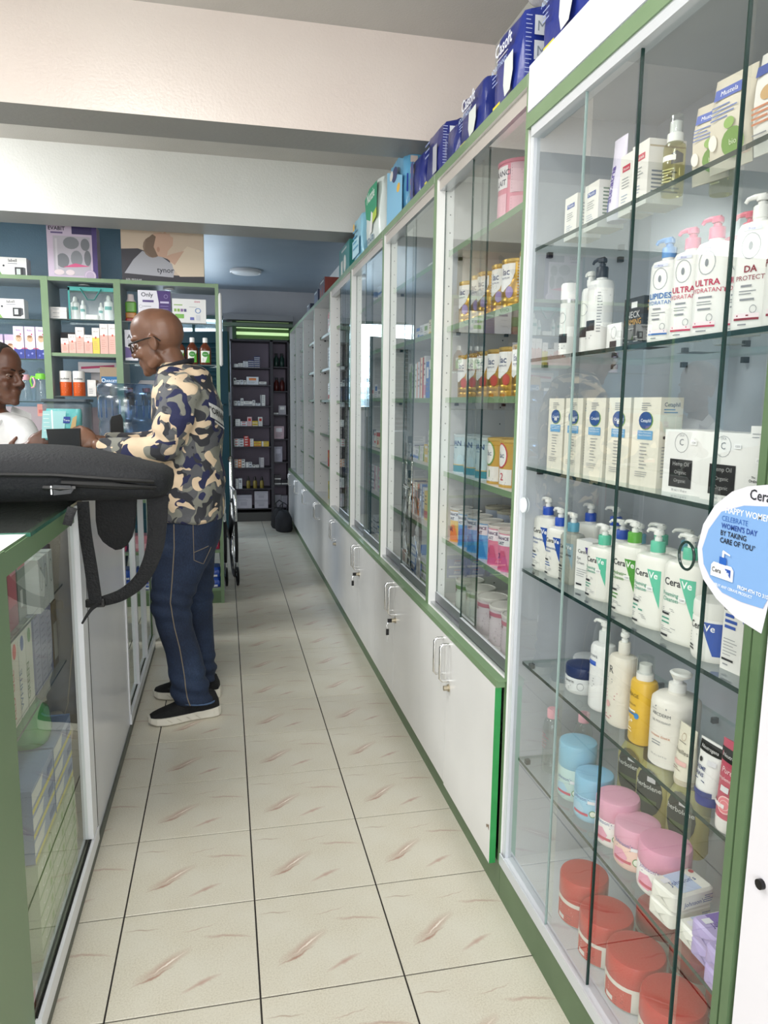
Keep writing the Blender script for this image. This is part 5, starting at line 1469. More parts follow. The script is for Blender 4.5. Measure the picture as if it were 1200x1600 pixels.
# massage cushion carton
_, w_, h_ = bcart('wax_warmer_carton', 'lilac and white carton with a window of grey shapes, on top of the shelving', -1.010, -.745, 1.996, 2.300, '#c9b9cd', (), .12, .02)
pc_ = MB()
pc_.art([('r', w_ * .0 - .0, h_ * .84, w_ * .5, h_, '#39305c'), ('r', w_ * .40, 0, w_ * .5, h_, '#4a3a72'), ('t', 'EVABIT', -w_ * .30, h_ * .90, .030, '#22222c', 'c', .02), ('r', -w_ * .42, h_ * .84, -w_ * .18, h_ * .87, '#6a5a86'),
         ('r', -w_ * .38, h_ * .10, w_ * .36, h_ * .80, '#b5b0ba'),
         ('c', -w_ * .02, h_ * .68, w_ * .16, h_ * .11, '#7d8086'), ('c', w_ * .26, h_ * .66, w_ * .09, h_ * .11, '#74777d'), ('c', -w_ * .20, h_ * .36, w_ * .13, h_ * .13, '#777a80'), ('c', w_ * .08, h_ * .40, w_ * .12, h_ * .15, '#85888e'), ('c', w_ * .30, h_ * .42, w_ * .07, h_ * .14, '#6f7278'),
         ('p', [(-w_ * .2, h_ * .24), (w_ * .05, h_ * .32), (w_ * .34, h_ * .27), (w_ * .05, h_ * .25)], '#cf5a86'), ('r', -w_ * .34, h_ * .2, -w_ * .30, h_ * .75, '#c9c5cc'), ('c', -w_ * .28, h_ * .15, w_ * .1, h_ * .05, '#dccdd0'), ('c', -w_ * .06, h_ * .15, w_ * .09, h_ * .05, '#dccdd0'),
         ('c', w_ * .34, h_ * .10, w_ * .12, h_ * .11, '#b9a9c0'), ('o', w_ * .34, h_ * .10, w_ * .10, h_ * .09, .003, '#d8ccd8')], Flat(-.06))
pc_.build('print', _)
# pillow carton with a lying head
_, w_, h_ = bcart('pillow_carton', 'pillow carton showing a person asleep on a grey cushion', -.615, -.155, 1.996, 2.315, '#cdb9a4', (), .11, .02, sidecol='#b9a24e')
pc_ = MB()
S_ = '#c9a590'
pc_.art([('r', -w_ * .5, 0, w_ * .5, h_ * .18, '#3c3a40'), ('p', [(-w_ * .5, h_ * .18), (w_ * .10, h_ * .18), (w_ * .08, h_ * .45), (-w_ * .3, h_ * .62), (-w_ * .5, h_ * .60)], '#413f46'),
         ('p', [(-w_ * .47, h_ * .18), (w_ * .12, h_ * .14), (w_ * .14, h_ * .34), (-w_ * .02, h_ * .50), (-w_ * .25, h_ * .58), (-w_ * .36, h_ * .42)], '#a7a7ae'), ('t', 'tynor', .012, h_ * .22, .045, '#34363c', 'c', .01),
         ('p', [(w_ * .10, h_ * .42), (w_ * .30, h_ * .70), (w_ * .5, h_ * .62), (w_ * .5, h_ * .18), (w_ * .20, h_ * .16), (w_ * .12, h_ * .3)], '#d9c8b2'),
         ('p', [(w_ * .02, h_ * .50), (w_ * .12, h_ * .56), (w_ * .26, h_ * .62), (w_ * .14, h_ * .36)], S_),
         ('c', -w_ * .125, h_ * .655, w_ * .115, h_ * .185, '#8a7565'), ('p', [(-w_ * .16, h_ * .80), (-w_ * .10, h_ * .90), (-w_ * .02, h_ * .915), (w_ * .01, h_ * .90), (w_ * .03, h_ * .965), (w_ * .05, h_ * .90), (w_ * .085, h_ * .91), (w_ * .10, h_ * .86), (w_ * .13, h_ * .84), (w_ * .12, h_ * .70), (w_ * .06, h_ * .60), (w_ * .04, h_ * .48), (-w_ * .06, h_ * .50)], S_),
         ('p', [(-w_ * .20, h_ * .78), (-w_ * .12, h_ * .88), (-w_ * .08, h_ * .84), (-w_ * .11, h_ * .66), (-w_ * .06, h_ * .50), (-w_ * .14, h_ * .48), (-w_ * .22, h_ * .58)], '#7d6858'), ('c', -w_ * .055, h_ * .62, w_ * .018, h_ * .045, '#b98f7a'), ('t', 'SIZE: REGULAR', -w_ * .36, h_ * .06, .014, '#d8d8d8')], Flat(-.055))
pc_.build('print', _)
# left bay
for i, X in enumerate((-1.216, -1.157, -1.098)):
    cb, w_, h_ = bcart('baby_food_carton', 'tall lilac and blue carton with a smiling baby, %s of three' % ['left', 'middle', 'right'][i], X, X + .054, 1.557, 1.735, '#d9cfe2', (), .045, .03)
    a = MB().art([('r', -w_ / 2, 0, w_ / 2, h_ * .30, '#34408c'), ('r', -w_ / 2, h_ * .30, w_ / 2, h_ * .34, '#c25a78'), ('t', 'Baby', 0, h_ * .86, .014, '#8a4f9a'), ('c', w_ * .2, h_ * .76, .004, .005, '#c03a5a'), ('c', 0, h_ * .40, w_ * .40, h_ * .12, '#e9e4e4'), ('c', 0, h_ * .62, w_ * .30, h_ * .105, '#d8ab8c'), ('c', 0, h_ * .69, w_ * .24, h_ * .04, '#8a6448'), ('c', -w_ * .1, h_ * .63, .0018, .0018, '#2a2020'), ('c', w_ * .1, h_ * .63, .0018, .0018, '#2a2020'), ('r', -w_ * .06, h_ * .565, w_ * .06, h_ * .575, '#9a4a44'), ('c', -w_ * .2, h_ * .1, .005, .006, '#6a78c8'), ('c', w_ * .18, h_ * .16, .006, .006, '#8a90d8')], Flat(-.0225))
    a.build('print', cb)
for i, X in enumerate((-1.335, -1.268)):
    cb, w_, h_ = bcart('baby_food_carton', 'shorter lilac carton with a baby at the left bay, %s one' % ['left', 'right'][i], X, X + .058, 1.557, 1.690, '#d9cfe2', (), .045, .05)
    MB().art([('r', -w_ / 2, h_ * .75, w_ / 2, h_, '#b9a5cc'), ('c', 0, h_ * .5, w_ * .28, h_ * .12, '#d8ab8c'), ('c', 0, h_ * .25, w_ * .4, h_ * .16, '#e9e4e4'), ('c', 0, h_ * .58, w_ * .22, h_ * .05, '#8a6448')], Flat(-.0225)).build('print', cb)


def feeding_bottle(label, x, z, capc, h):
    t = thing('feeding_bottle', label, 'bottle', (bx_(x), YS + .08, bz_(z)), 0)
    MB().lathe(0, 0, [(.035, 0), (.040, .005), (.036, h * .25), (.030, h * .45), (.034, h * .6), (.026, h * .68)], M_CLEAR, 20).build('bottle_body', t)
    MB().lathe(0, 0, [(.028, h * .66), (.030, h * .7), (.028, h * .82), (.02, h * .84)], C(capc, .35), 18).build('screw_ring', t)
    MB().lathe(0, 0, [(.022, h * .83), (.026, h * .86), (.02, h * .94), (.008, h)], M_CLEAR, 16).build('dome_cap', t)
    m = MB()
    for s_ in (-1, 1):
        m = MB().tube([(s_ * .028, 0, h * .72), (s_ * .05, -.004, h * .74), (s_ * .058, -.006, h * .60), (s_ * .050, -.004, h * .45), (s_ * .034, 0, h * .42)], .006, C(capc, .35), 8)
        m.build('handle', t)


feeding_bottle('clear feeding bottle with pale pink handles in the left bay', -1.180, 1.318, '#dba8b4', .19)
feeding_bottle('clear feeding bottle with a lime green handle in the left bay', -1.095, 1.318, '#7fd04a', .20)
bcart('white_carton', 'white and green carton behind the feeding bottles', -1.075, -1.045, 1.318, 1.50, '#d8ddd8', [('r', -.015, .02, .015, .05, '#5c9a58')], .04, .2)
bcart('pink_carton', 'salmon pink carton on the lower shelf beside the woman', -1.115, -1.045, 1.23, 1.30, '#c98a80', [('r', -.03, .02, .03, .04, '#b85f5a')], .1, .05)
put_row('shelf behind the woman, green shelving', 1.05, YS + .05, -1.75, [(.09, .1, .14, '#c98a80', W_, 1, 1), (.10, .1, .10, W_, PK, 2, 1), (.10, .1, .16, '#b9b6c0', NV, 1, 1), (.12, .1, .12, PK, W_, 1, 1)], 'cartons behind the woman', 0, 'x')
# middle bay, top: wash kit
t = thing('baby_kit', 'clear teal pouch holding white baby care bottles in the middle bay', 'pouch', ((bx_(-.922) + bx_(-.665)) / 2, YS + .09, lev[1][0]), 0)
w_ = .262
MB().box(-w_ / 2, -.045, 0, w_ / 2, .045, .19, M_CLEAR, {'-z': None, '+z': C('#2f8f8a', .3)}).build('clear_pouch', t)
MB().box(-w_ / 2, -.047, .172, w_ / 2, .047, .195, C('#3a9a94', .35)).box(-w_ / 2, -.047, 0, -w_ / 2 + .01, -.045, .19, C('#3a9a94', .35)).build('teal_binding', t)
MB().tube([(-.06, -.05, .185), (-.02, -.052, .12), (.02, -.052, .12), (.06, -.05, .185)], .008, C('#3a9a94', .35), 8, flat=(1, .4)).build('strap', t)
for (x, r, h, c, nm) in ((-.10, .026, .14, '#e3e7e4', 0), (-.055, .018, .12, '#dfe4e2', 0), (.05, .016, .11, '#e3e7e4', 0), (.095, .028, .155, '#dfe6e2', 0)):
    m = MB().lathe(x, -.005, [(r * .95, .004), (r, .01), (r, h * .72), (r * .5, h * .8), (r * .5, h * .9), (r * .3, h)], C(c, .3), 16)
    m.art([('r', -r * .8, h * .42, r * .8, h * .56, '#3a9a94'), ('lines', -r * .6, r * .6, h * .35, 4, .008, .003, '#5aa89a')], Cyl(r, x, -.005))
    m.build('care_bottle', t)
MB().rbox(0, -.01, .004, .075, .05, .03, .01, C('#e6e4de', .4)).build('soap_dish', t)
for i in range(3):
    bcart('flat_carton', 'flat white carton in the pile at the left of the middle bay, %s' % ['bottom', 'middle', 'top'][i], -1.020, -.928, 1.785 + i * .022, 1.785 + i * .022 + .0215, '#dddbd8', [('lines', -.03, .03, .010, 1, .004, .003, GR)], .07, .04)
# Bio oil cartons: white over pale red print
for i, (X0, X1, Z1) in enumerate(((-.965, -.923, 1.677), (-.925, -.883, 1.700), (-.885, -.839, 1.741), (-.841, -.793, 1.699), (-.795, -.755, 1.740), (-.752, -.708, 1.764), (-.706, -.659, 1.765))):
    yel = i == 4
    cb, w_, h_ = bcart('skin_oil_carton', '%s skin oil carton on the green board, %s from the left' % ('white and yellow' if yel else 'white and salmon', ['first', 'second', 'third', 'fourth', 'fifth', 'sixth', 'seventh'][i]), X0, X1, 1.5935, Z1, '#e6e0dc', (), .045, .03)
    MB().art([('r', -w_ * .5, 0, w_ * .5, h_ * .62, '#e3cf5a' if yel else '#e2b5a9'), ('c', 0, h_ * .62, .005, .007, '#c9523f'), ('t', 'skin oil', 0, h_ * .84, .009, '#7a6a66'), ('lines', -w_ * .3, w_ * .3, h_ * .45, 5, h_ * .07, .002, '#c98a7c')], Flat(-.0225)).build('print', cb)
put_row('back of the green board, middle bay', lev[1][1], YS + .22, bx_(-1.0), [(.09, .08, .07, '#3a3436', '#6a5a52', 0, 2), (.10, .08, .06, '#5c4a44', '#3a3436', 0, 2), (.09, .08, .05, '#4a4446', '#7a6a62', 0, 2)], 'dark cartons at the back of the middle bay', 0, 'x')
for i, X in enumerate((-.955, -.882)):
    t = thing('powder_tin', 'white and orange cylinder lettered ucolone, %s one' % ['left', 'right'][i], 'tin', (bx_(X), YS + .06, lev[1][2]), 0)
    MB().lathe(0, 0, [(.034, 0), (.035, .003), (.035, .085)], C('#cf5a24', .35), 24).build('orange_body', t)
    MB().lathe(0, 0, [(.035, .085), (.035, .148), (.033, .152)], C('#e3e1dc', .35), 24).build('white_top', t)
    MB().art([('t', 'ucolone', 0, .100, .017, '#2c2c30', 'c', .02), ('lines', -.02, .02, .07, 5, .012, .003, '#e8b69a')], Cyl(.0352)).build('label_print', t)
put_row('under the board, middle bay', lev[1][2], YS + .05, bx_(-.835), [(.05, .08, .10, '#e0ddd8', W_, 1, 1), (.075, .08, .085, '#4a4248', '#6a626a', 0, 1)], 'cartons beside the orange cylinders', 0, 'x')
bcart('blue_pouch', 'brown paper pouch with a blue label reading TARGET', -.765, -.667, 1.352, 1.52, '#9a8468', [('r', -.045, .07, .05, .12, '#2f6a9c'), ('t', 'TARGET', .008, .085, .021, '#dfe8ee', 'c', .02), ('c', -.032, .096, .012, .013, '#dfe8ee'), ('c', -.032, .096, .008, .009, '#2f6a9c')], .05, .06, cat='pouch')
bcart('pink_white_pack', 'long white and magenta pack lying across the middle bay', -.90, -.68, 1.49, 1.55, '#ded9dc', [('p', [(-.1, .02), (.1, .035), (.1, .05), (-.1, .035)], '#c2406c')], .12, .16, lift=.0)
bcart('white_carton', 'tall white carton behind the TARGET pouch', -.84, -.70, 1.352, 1.49, '#c9c6c8', (), .08, .22)
# right bay
t = thing('mouthwash_bottle', 'flat bottle of green and amber liquid with a white cap, right bay', 'bottle', (bx_(-.578), YS + .07, lev[2][0]), 0)
MB().rbox(0, 0, 0, .068, .05, .02, .012, C('#a93a34', .3)).build('red_base', t)
MB().rbox(0, 0, .02, .066, .048, .035, .012, C('#b4783c', .25)).build('amber_layer', t)
MB().rbox(0, 0, .055, .066, .048, .065, .012, C('#5f9a3a', .25)).build('green_layer', t)
MB().lathe(0, 0, [(.03, .120), (.02, .135), (.018, .165)], C('#e2d6d6', .3), 18).build('cap', t)
_, w_, h_ = bcart('diaper_carton', 'white and purple carton lettered Only in the right bay', -.535, -.352, 1.788, 1.965, '#dedce4', (), .09, .04)
MB().art([('p', [(w_ * .12, 0), (w_ * .5, 0), (w_ * .5, h_), (w_ * .08, h_), (w_ * .14, h_ * .6)], '#4a3572'), ('t', 'Only', -w_ * .22, h_ * .80, .036, '#2c2c3c', 'c', .01), ('r', -w_ * .36, h_ * .62, -w_ * .02, h_ * .69, '#5a4a80'), ('o', -w_ * .42, h_ * .48, .010, .010, .0015, GR), ('o', -w_ * .42, h_ * .25, .010, .010, .0015, GR), ('lines', -w_ * .35, -w_ * .05, h_ * .48, 2, h_ * .22, .003, GR), ('o', w_ * .36, h_ * .82, .012, .012, .002, '#a596c4'), ('r', w_ * .18, h_ * .6, w_ * .45, h_ * .66, '#c5bcd8'), ('lines', w_ * .18, w_ * .45, h_ * .5, 4, h_ * .09, .003, '#8f80b4')], Flat(-.045)).build('print', _)
_, w_, h_ = bcart('thermometer_carton', 'wide white carton with green and violet squares in the right bay', -.343, -.150, 1.788, 1.925, '#e2e2e0', (), .09, .04)
MB().art([('t', 'ooo', w_ * .24, h_ * .86, .022, '#c9607c', 'c', .01), ('r', -w_ * .45, h_ * .72, -w_ * .2, h_ * .76, '#8cb45a')] + [('r', -w_ * .45 + i * .020, h_ * .46, -w_ * .45 + i * .020 + .015, h_ * .58, c) for i, c in enumerate(('#8cb45a', '#8cb45a', '#8a6a9a', '#5c5a80'))] + [('r', -w_ * .42, h_ * .18, -w_ * .16, h_ * .36, '#7fb85a'), ('o', w_ * .26, h_ * .52, .018, .016, .004, '#4f7fc0'), ('r', w_ * .02, h_ * .12, w_ * .14, h_ * .24, '#6a70b4'), ('r', w_ * .2, h_ * .12, w_ * .32, h_ * .34, '#d0d2d8'), ('lines', 0, w_ * .4, h_ * .66, 1, .01, .002, GR)], Flat(-.045)).build('print', _)
_, w_, h_ = bcart('glove_carton', 'white and purple carton just in front of the seated man glasses'.replace('just in front of the seated man glasses', 'beside the glasses of the man in camouflage'), -.615, -.545, 1.560, 1.735, '#dcdae2', (), .07, .03)
MB().art([('t', 'AT', 0, h_ * .72, .035, '#23232b', 'c', .02), ('lines', -.02, .02, h_ * .65, 3, .01, .003, GR), ('p', [(-w_ * .5, h_ * .08), (w_ * .3, h_ * .12), (-w_ * .1, h_ * .4), (-w_ * .5, h_ * .45)], '#6a5a92')], Flat(-.035)).build('print', _)


def antiseptic(label, x, z):
    t = thing('antiseptic_bottle', label, 'bottle', (bx_(x), YS + .07, z), 0)
    MB().sup([(.034, .022, 0), (.037, .025, .006), (.037, .025, .085), (.034, .023, .105), (.022, .017, .125), (.013, .013, .135), (.013, .013, .145)], C('#5a2a16', .18), 22, 2.6).build('bottle_body', t)
    MB().lathe(0, 0, [(.0155, .140), (.0155, .166), (.013, .170)], C('#e8e8e6', .35), 16).build('cap', t)
    MB().art([('r', -.027, .015, .027, .088, '#e3e8de'), ('p', [(.0, .015), (.027, .015), (.027, .075), (.012, .05)], '#5cae3c'), ('c', 0, .066, .020, .017, '#3f8a3a'), ('t', 'Antiseptic', 0, .064, .0065, '#f0f4ec'), ('lines', -.02, .0, .04, 3, .007, .002, GR)], Sup(.037, .025, 2.6)).build('label_print', t)


for i, X in enumerate((-.310, -.236, -.160)):
    antiseptic('brown antiseptic bottle with green and white label, %s of three' % ['left', 'middle', 'right'][i], X, lev[2][1])
for i, X in enumerate((-.60, -.52, -.50, -.44)):
    t = thing('syrup_bottle', 'small dark bottle with a red cap behind the water bottle, %s of four' % ['first', 'second', 'third', 'fourth'][i], 'bottle', (bx_(X), YS + .07 + .05 * (i % 2), lev[2][2]), 0)
    MB().lathe(0, 0, [(.022, 0), (.024, .004), (.024, .07), (.012, .085)], C('#3a1a14', .25), 14).build('bottle_body', t)
    MB().lathe(0, 0, [(.017, .083), (.017, .108)], C('#b02c26', .35), 14).build('cap', t)
soft = thing('white_pouch', 'crumpled white pouch behind the red capped bottles', 'pouch', (bx_(-.48), YS + .22, lev[2][2]), 0)
MB().sup([(.11, .03, 0), (.12, .04, .04), (.11, .035, .12), (.08, .01, .16)], C('#d5d3d6', .4, bump=.4, bscale=20), 20, 3).build('pouch_body', soft)
for i in range(4):
    soft_pack('sanitary_pack', 'pink pack on the lower shelf of the green shelving, %s from the right' % ['first', 'second', 'third', 'fourth'][i], 'pack', 0, .12, 0, .13, 0, .10, '#c8405f' if i % 2 == 0 else '#d88a9a', [('r', -.05, .02, .05, .05, '#e9b4c0')], (), top='flat')
    o = bpy.data.objects['sanitary_pack' + ('.%03d' % i if i else '')]
    o.location = (-.165 - .14 * i, YS + .09, lev[2][5] + .001); o.rotation_euler = (0, 0, 0)
for i in range(6):
    soft_pack('tissue_pack', 'blue and white pack near the floor of the green shelving, %s pile, %s' % (['right', 'middle', 'left'][i // 2], ['bottom', 'top'][i % 2]), 'pack', 0, .14, 0, .16, 0, .065, '#2350b4', [('r', -.06, .005, .06, .018, '#e4e6ee'), ('t', 'soft', 0, .028, .03, '#e4e6ee', 'c', .02), ('r', -.03, .052, .02, .058, '#c03a48')], (), top='flat')
    o = bpy.data.objects['tissue_pack' + ('.%03d' % i if i else '')]
    o.location = (-.18 - .17 * (i // 2), YS + .09, .105 + .068 * (i % 2)); o.rotation_euler = (0, 0, 0)
SU2 = MB().box(ox + xs[2], .0, .085, ox + xs[3], SD - .01, .104, C('#a4abad', .4), {'-y': M_GREEN}).build('board_shelf', SU)

# folded wheelchair leaning in the passage beyond the shelving
wc = thing('wheelchair', 'folded black and chrome wheelchair parked beyond the green shelving', 'wheelchair', (-.050, 5.60, 0), radians(4))
for i, x in enumerate((-.035, .045)):
    n = 28
    rings = [[(x + .012 * cos(b), (.29 + .012 * sin(b)) * cos(2 * pi * j / n), .30 + (.29 + .012 * sin(b)) * sin(2 * pi * j / n)) for b in [2 * pi * q / 8 for q in range(8)]] for j in range(n)]
    m = MB().loft(rings + [rings[0]], C('#1b1b1d', .6), False, False)
    wh = m.build('wheel', wc)
    sp_ = MB()
    for j in range(10):
        a = 2 * pi * j / 10
        sp_.tube([(x, 0, .30), (x, .28 * cos(a), .30 + .28 * sin(a))], .0015, M_CHROME, 4)
    sp_.lathe(x, 0, [(.02, .285), (.02, .315)], M_CHROME, 10)
    sp_.build('spokes', wh)['kind'] = 'stuff'
    MB().tube([(x, .22, .88), (x, .14, .90), (x, .12, .85), (x, .12, .16), (x, -.30, .16), (x, -.36, .08)], .011, M_CHROME, 8).tube([(x, .12, .68), (x, -.20, .68), (x, -.24, .63), (x, -.24, .2)], .011, M_CHROME, 8).build('frame_tube', wc)
    MB().tube([(x, .23, .88), (x, .14, .90)], .016, M_BLACK, 8).build('push_grip', wc)
    m = MB().tube([(x + .008 * 0, .065 * cos(a), .065 + .062 * sin(a)) for a in [2 * pi * j / 14 for j in range(15)]], .010, M_BLACK, 6).build('caster', wc)
    m.location = (0, -.32, 0.008)
MB().loft([[(-.03, .10, .45), (-.03, -.2, .45), (-.02, -.2, .46), (-.02, .10, .46)], [(.005, .10, .30), (.005, -.2, .30), (.01, -.2, .31), (.01, .10, .31)], [(.04, .10, .45), (.04, -.2, .45), (.035, -.2, .46), (.035, .10, .46)]], M_BLACK, smooth=False).build('folded_seat', wc)
# shoes and bags at the foot of the far units
for i, (x, y, c) in enumerate(((.50, 7.75, '#1c1c1f'), (.53, 7.55, '#2b2b30'))):
    t = thing('floor_bag', 'dark bag on the floor at the end of the aisle, %s one' % ['rear', 'front'][i], 'bag', (x, y, 0), .3)
    MB().sup([(.07, .10, 0), (.08, .12, .03), (.075, .11, .14), (.05, .06, .20), (.03, .03, .22)], C(c, .7, bump=.5, bscale=14), 20, 2.6).build('bag_body', t)
    MB().tube([(-.03, 0, .19), (-.04, 0, .27), (0, 0, .30), (.04, 0, .27), (.03, 0, .19)], .006, C(c, .7), 6).build('handle', t)

# ================================================================ COUNTER ON THE LEFT
XC = -.454
CT = empty('counter', (XC, 1.20, 0), 0, 'green edged shop counter with glass front and white frames along the left', 'counter')
yb_ = 1.20
CW = .40


def cy(y): return y - yb_


MB().box(-.02, cy(1.20), .03, 0, cy(1.43), 1.0495, C('#6c8764', .38)).build('end_post', CT)
MB().box(-.02, cy(1.43), 1.0, 0, cy(2.06), 1.0455, C('#6c8764', .38)).build('front_rail', CT)
MB().box(-CW, cy(1.20), .03, -.02, cy(1.218), 1.03, M_DGREEN).build('end_panel', CT)
MB().box(-CW, cy(1.20), 1.03, -.003, cy(1.59), 1.0515, M_WHITE, {'+x': C('#6c8764', .38), '-y': C('#6c8764', .38), '+z': C('#eceeee', .3)}).build('worktop', CT)
MB().box(-CW, cy(1.59), 1.046, .006, cy(3.97), 1.0545, M_GTOP, {'+x': C('#3a6e5c', .15), '-y': C('#3a6e5c', .15), '+y': C('#3a6e5c', .15), '-z': None}).build('glass_top', CT)
MB().box(-CW, cy(1.218), .03, -CW + .018, cy(3.97), 1.045, C('#b9bdb9', .4)).build('rear_panel', CT)
MB().box(-CW + .018, cy(1.218), .03, -.012, cy(3.97), .05, C('#c9ccc6', .4)).build('floor_board', CT)
MB().box(-CW + .01, cy(1.21), 0, .010, cy(3.97), .03, C('#5b5f57', .5)).build('plinth', CT)
FW = C('#e8eaee', .3)
MB().box(.0, cy(1.43), .032, .012, cy(2.135), .075, FW).box(0, cy(1.435), .075, .004, cy(2.06), .079, M_BLACK).build('bottom_frame', CT)
MB().box(-.012, cy(2.06), .079, .010, cy(2.130), 1.045, FW).build('frame_post', CT)
MB().box(.003, cy(2.127), .04, .0105, cy(2.135), 1.04, M_BLACK).build('frame_gap', CT)
MB().quad([(-.004, cy(1.435), .079), (-.004, cy(2.06), .079), (-.004, cy(2.06), 1.0), (-.004, cy(1.435), 1.0)], M_GCASE).build('front_glass', CT)
MB().box(-.018, cy(2.135), .03, .004, cy(2.925), 1.044, M_GREYP).build('frosted_panel', CT)
for (a, b) in ((2.94, 3.275), (3.275, 3.62), (3.62, 3.965)):
    MB().quad([(-.004, cy(a), .08), (-.004, cy(b), .08), (-.004, cy(b), 1.0), (-.004, cy(a), 1.0)], M_GLASS).build('front_glass', CT)
    MB().box(-.010, cy(a) - .014, .075, .008, cy(a) + .014, 1.045, FW).build('frame_post', CT)
MB().box(0, cy(2.93), .032, .012, cy(3.97), .075, FW).build('bottom_frame', CT)
MB().box(-CW, cy(3.952), .03, 0, cy(3.97), 1.045, M_DGREEN).build('end_panel', CT)
for (y0_, y1_) in ((1.23, 2.12), (2.95, 3.94)):
    for z in (.82, .60):
        MB().box(-CW + .03, cy(y0_), z - .006, -.05, cy(y1_), z, M_GSHELF, {'+x': M_GEDGE, '-y': M_GEDGE, '+y': M_GEDGEL, '-z': None}).build('glass_shelf', CT)
MB().box(-CW + .018, cy(2.118), .05, -.02, cy(2.135), 1.04, C('#b9b2a6', .4)).box(-CW + .018, cy(2.925), .05, -.02, cy(2.94), 1.04, C('#b9bdb9', .4)).build('divider', CT)

# goods in the near glass case (fronts turned to the aisle: +x)
FL_ = pi / 2
gc = 'goods in the near glass case'


def cgood(name, label, y, z, w_, d_, h, c, art=(), x=-.52, rz=FL_, side=(), cat='box', sidecol=None, top=()):
    return carton(name, label, (x - d_ / 2, y, z), w_, d_, h, c, art, side, top, rz=rz, cat=cat, sidecol=sidecol)


i = 0
for y in (1.50, 1.56, 1.62):
    cgood('hair_dye_carton', 'dark hair dye carton on the upper shelf of the glass case, %s' % ['nearest', 'middle', 'farthest'][i], y, .821, .055, .10, .145, '#2b3230', [('r', -.02, .02, .012, .045, '#d8d8d4'), ('r', -.027, .11, .027, .14, '#3c5a44')], sidecol='#3a443e'); i += 1
cgood('pink_carton', 'crimson and grey window carton in the glass case', 1.70, .821, .075, .09, .165, '#8c3a48', [('r', -.03, .05, .03, .13, '#b9606c')], sidecol='#6a5a58')
cgood('clear_carton', 'clear topped grey carton with a red flap in the glass case', 1.79, .821, .09, .10, .155, '#77807a', [('r', -.04, .12, .04, .15, '#b8453c'), ('r', -.03, .03, -.01, .07, '#d0d4d0')], sidecol='#6c756e')
cgood('green_carton', 'dark green carton lettered tte at the top of the glass case', 1.88, .821, .12, .12, .172, '#3f6a24', [('t', 'tte', .0, .12, .030, '#e4e8dc', 'c', .02), ('r', -.06, .04, -.01, .165, '#5f8a2a')], sidecol='#4d7426')
for i, y in enumerate((1.83, 1.875, 1.93)):
    cgood('slim_carton', 'slim pale grey carton leaning by the green one, %s' % ['left', 'middle', 'right'][i], y, .821, .04, .03, .13, '#c9cfcc', [('o', 0, .08, .014, .03, .002, '#8d958f')], x=-.49)
cgood('purple_carton', 'dark purple and orange carton at the far end of the upper shelf', 2.04, .821, .06, .08, .12, '#4a2038', [('p', [(-.03, 0), (.0, 0), (.02, .09), (-.02, .10)], '#c8603c')])
LT = [('#d9d8c4', '#3a3f3a', '#4b7a4b'), ('#d4d2be', '#8a3a34', '#c24a3c'), ('#dcdac8', '#2f3c3a', '#d8d6c2'), ('#cfcdbb', '#b43c34', '#d0483c'), ('#d6d8cc', '#4a6a8c', '#3a5a9a'), ('#d4d6c8', '#5a7a4a', '#6a9a5a')]
for i, (c, c2, c3) in enumerate(LT):
    cgood('upright_carton', 'tall upright cream carton with vertical lettering, %s from the front end' % ['first', 'second', 'third', 'fourth', 'fifth', 'sixth'][i], 1.50 + i * .062, .601, .054, .13, .192 + .006 * (i % 3), c,
          [('t', ['MISWAK', 'HERBAL', 'SENSITIVE', 'RED GEL', 'WHITE', 'GREEN'][i], -.012, .02, .030, c2, 'l', .01, True), ('c', .0, .17, .014, .018, c3)], sidecol=c)
for i in range(3):
    cgood('blue_grey_carton', 'blue grey carton with fine print in the glass case, %s' % ['near', 'middle', 'far'][i], 1.885 + i * .062, .601, .056, .12, .205, '#8d90ae', [('lines', -.02, .02, .19, 11, .017, .004, '#6a6e94')], sidecol='#8589a6')
cgood('long_carton', 'brown and white carton behind the frame post', 2.075, .601, .05, .1, .18, '#8a7a5a', [('r', -.02, .02, .02, .12, '#d0ccba')])
for i in range(6):
    for j in range(3):
        cgood('glove_box', 'lime green and white carton, %s pile, %s from the floor' % (['near', 'middle', 'far'][j], ['first', 'second', 'third', 'fourth', 'fifth', 'sixth'][i]), 1.66 + j * .135, .051 + i * .043, .13, .09, .042, '#c3cfae', [('r', -.065, 0, .065, .006, '#7fa65a'), ('o', -.015, .021, .020, .011, .004, '#eef2e6'), ('r', .03, .012, .05, .030, '#8fb45e')], x=-.475, sidecol='#b4c69c', top=[('r', -.05, -.03, .05, .03, '#a3bd7c'), ('o', 0, 0, .03, .016, .005, '#eef2e6')])
for i in range(3):
    for j in range(2):
        cgood('tissue_carton', 'blue and yellow striped carton, %s pile, %s level' % (['near', 'far'][j], ['lowest', 'middle', 'upper'][i]), 1.70 + j * .21, .310 + i * .058, .20, .12, .057, '#8fa2c8', [('r', -.1, .0, .1, .012, '#e3d96a'), ('p', [(-.1, .02), (-.02, .02), (.0, .05), (-.1, .05)], '#e6e9e6'), ('r', .04, .02, .09, .04, '#46619c')], x=-.480, sidecol='#7c90b4')
t = thing('green_bag', 'green cellophane pack on top of the striped cartons', 'bag', (-.55, 1.86, .485), 0)
MB().sup([(.05, .06, 0), (.055, .075, .02), (.05, .065, .07), (.03, .03, .10)], C('#4f9a5c', .25, bump=.5, bscale=15), 20, 2.5).build('wrapper', t)
t = thing('paper_wrap', 'crumpled cream paper beside the green cellophane pack', 'paper', (-.53, 2.06, .051), 0)
MB().sup([(.035, .045, 0), (.045, .05, .06), (.035, .045, .30), (.045, .048, .36), (.02, .03, .41)], C('#ddd3bf', .6, bump=1.0, bscale=25), 20, 2.2).build('paper', t)
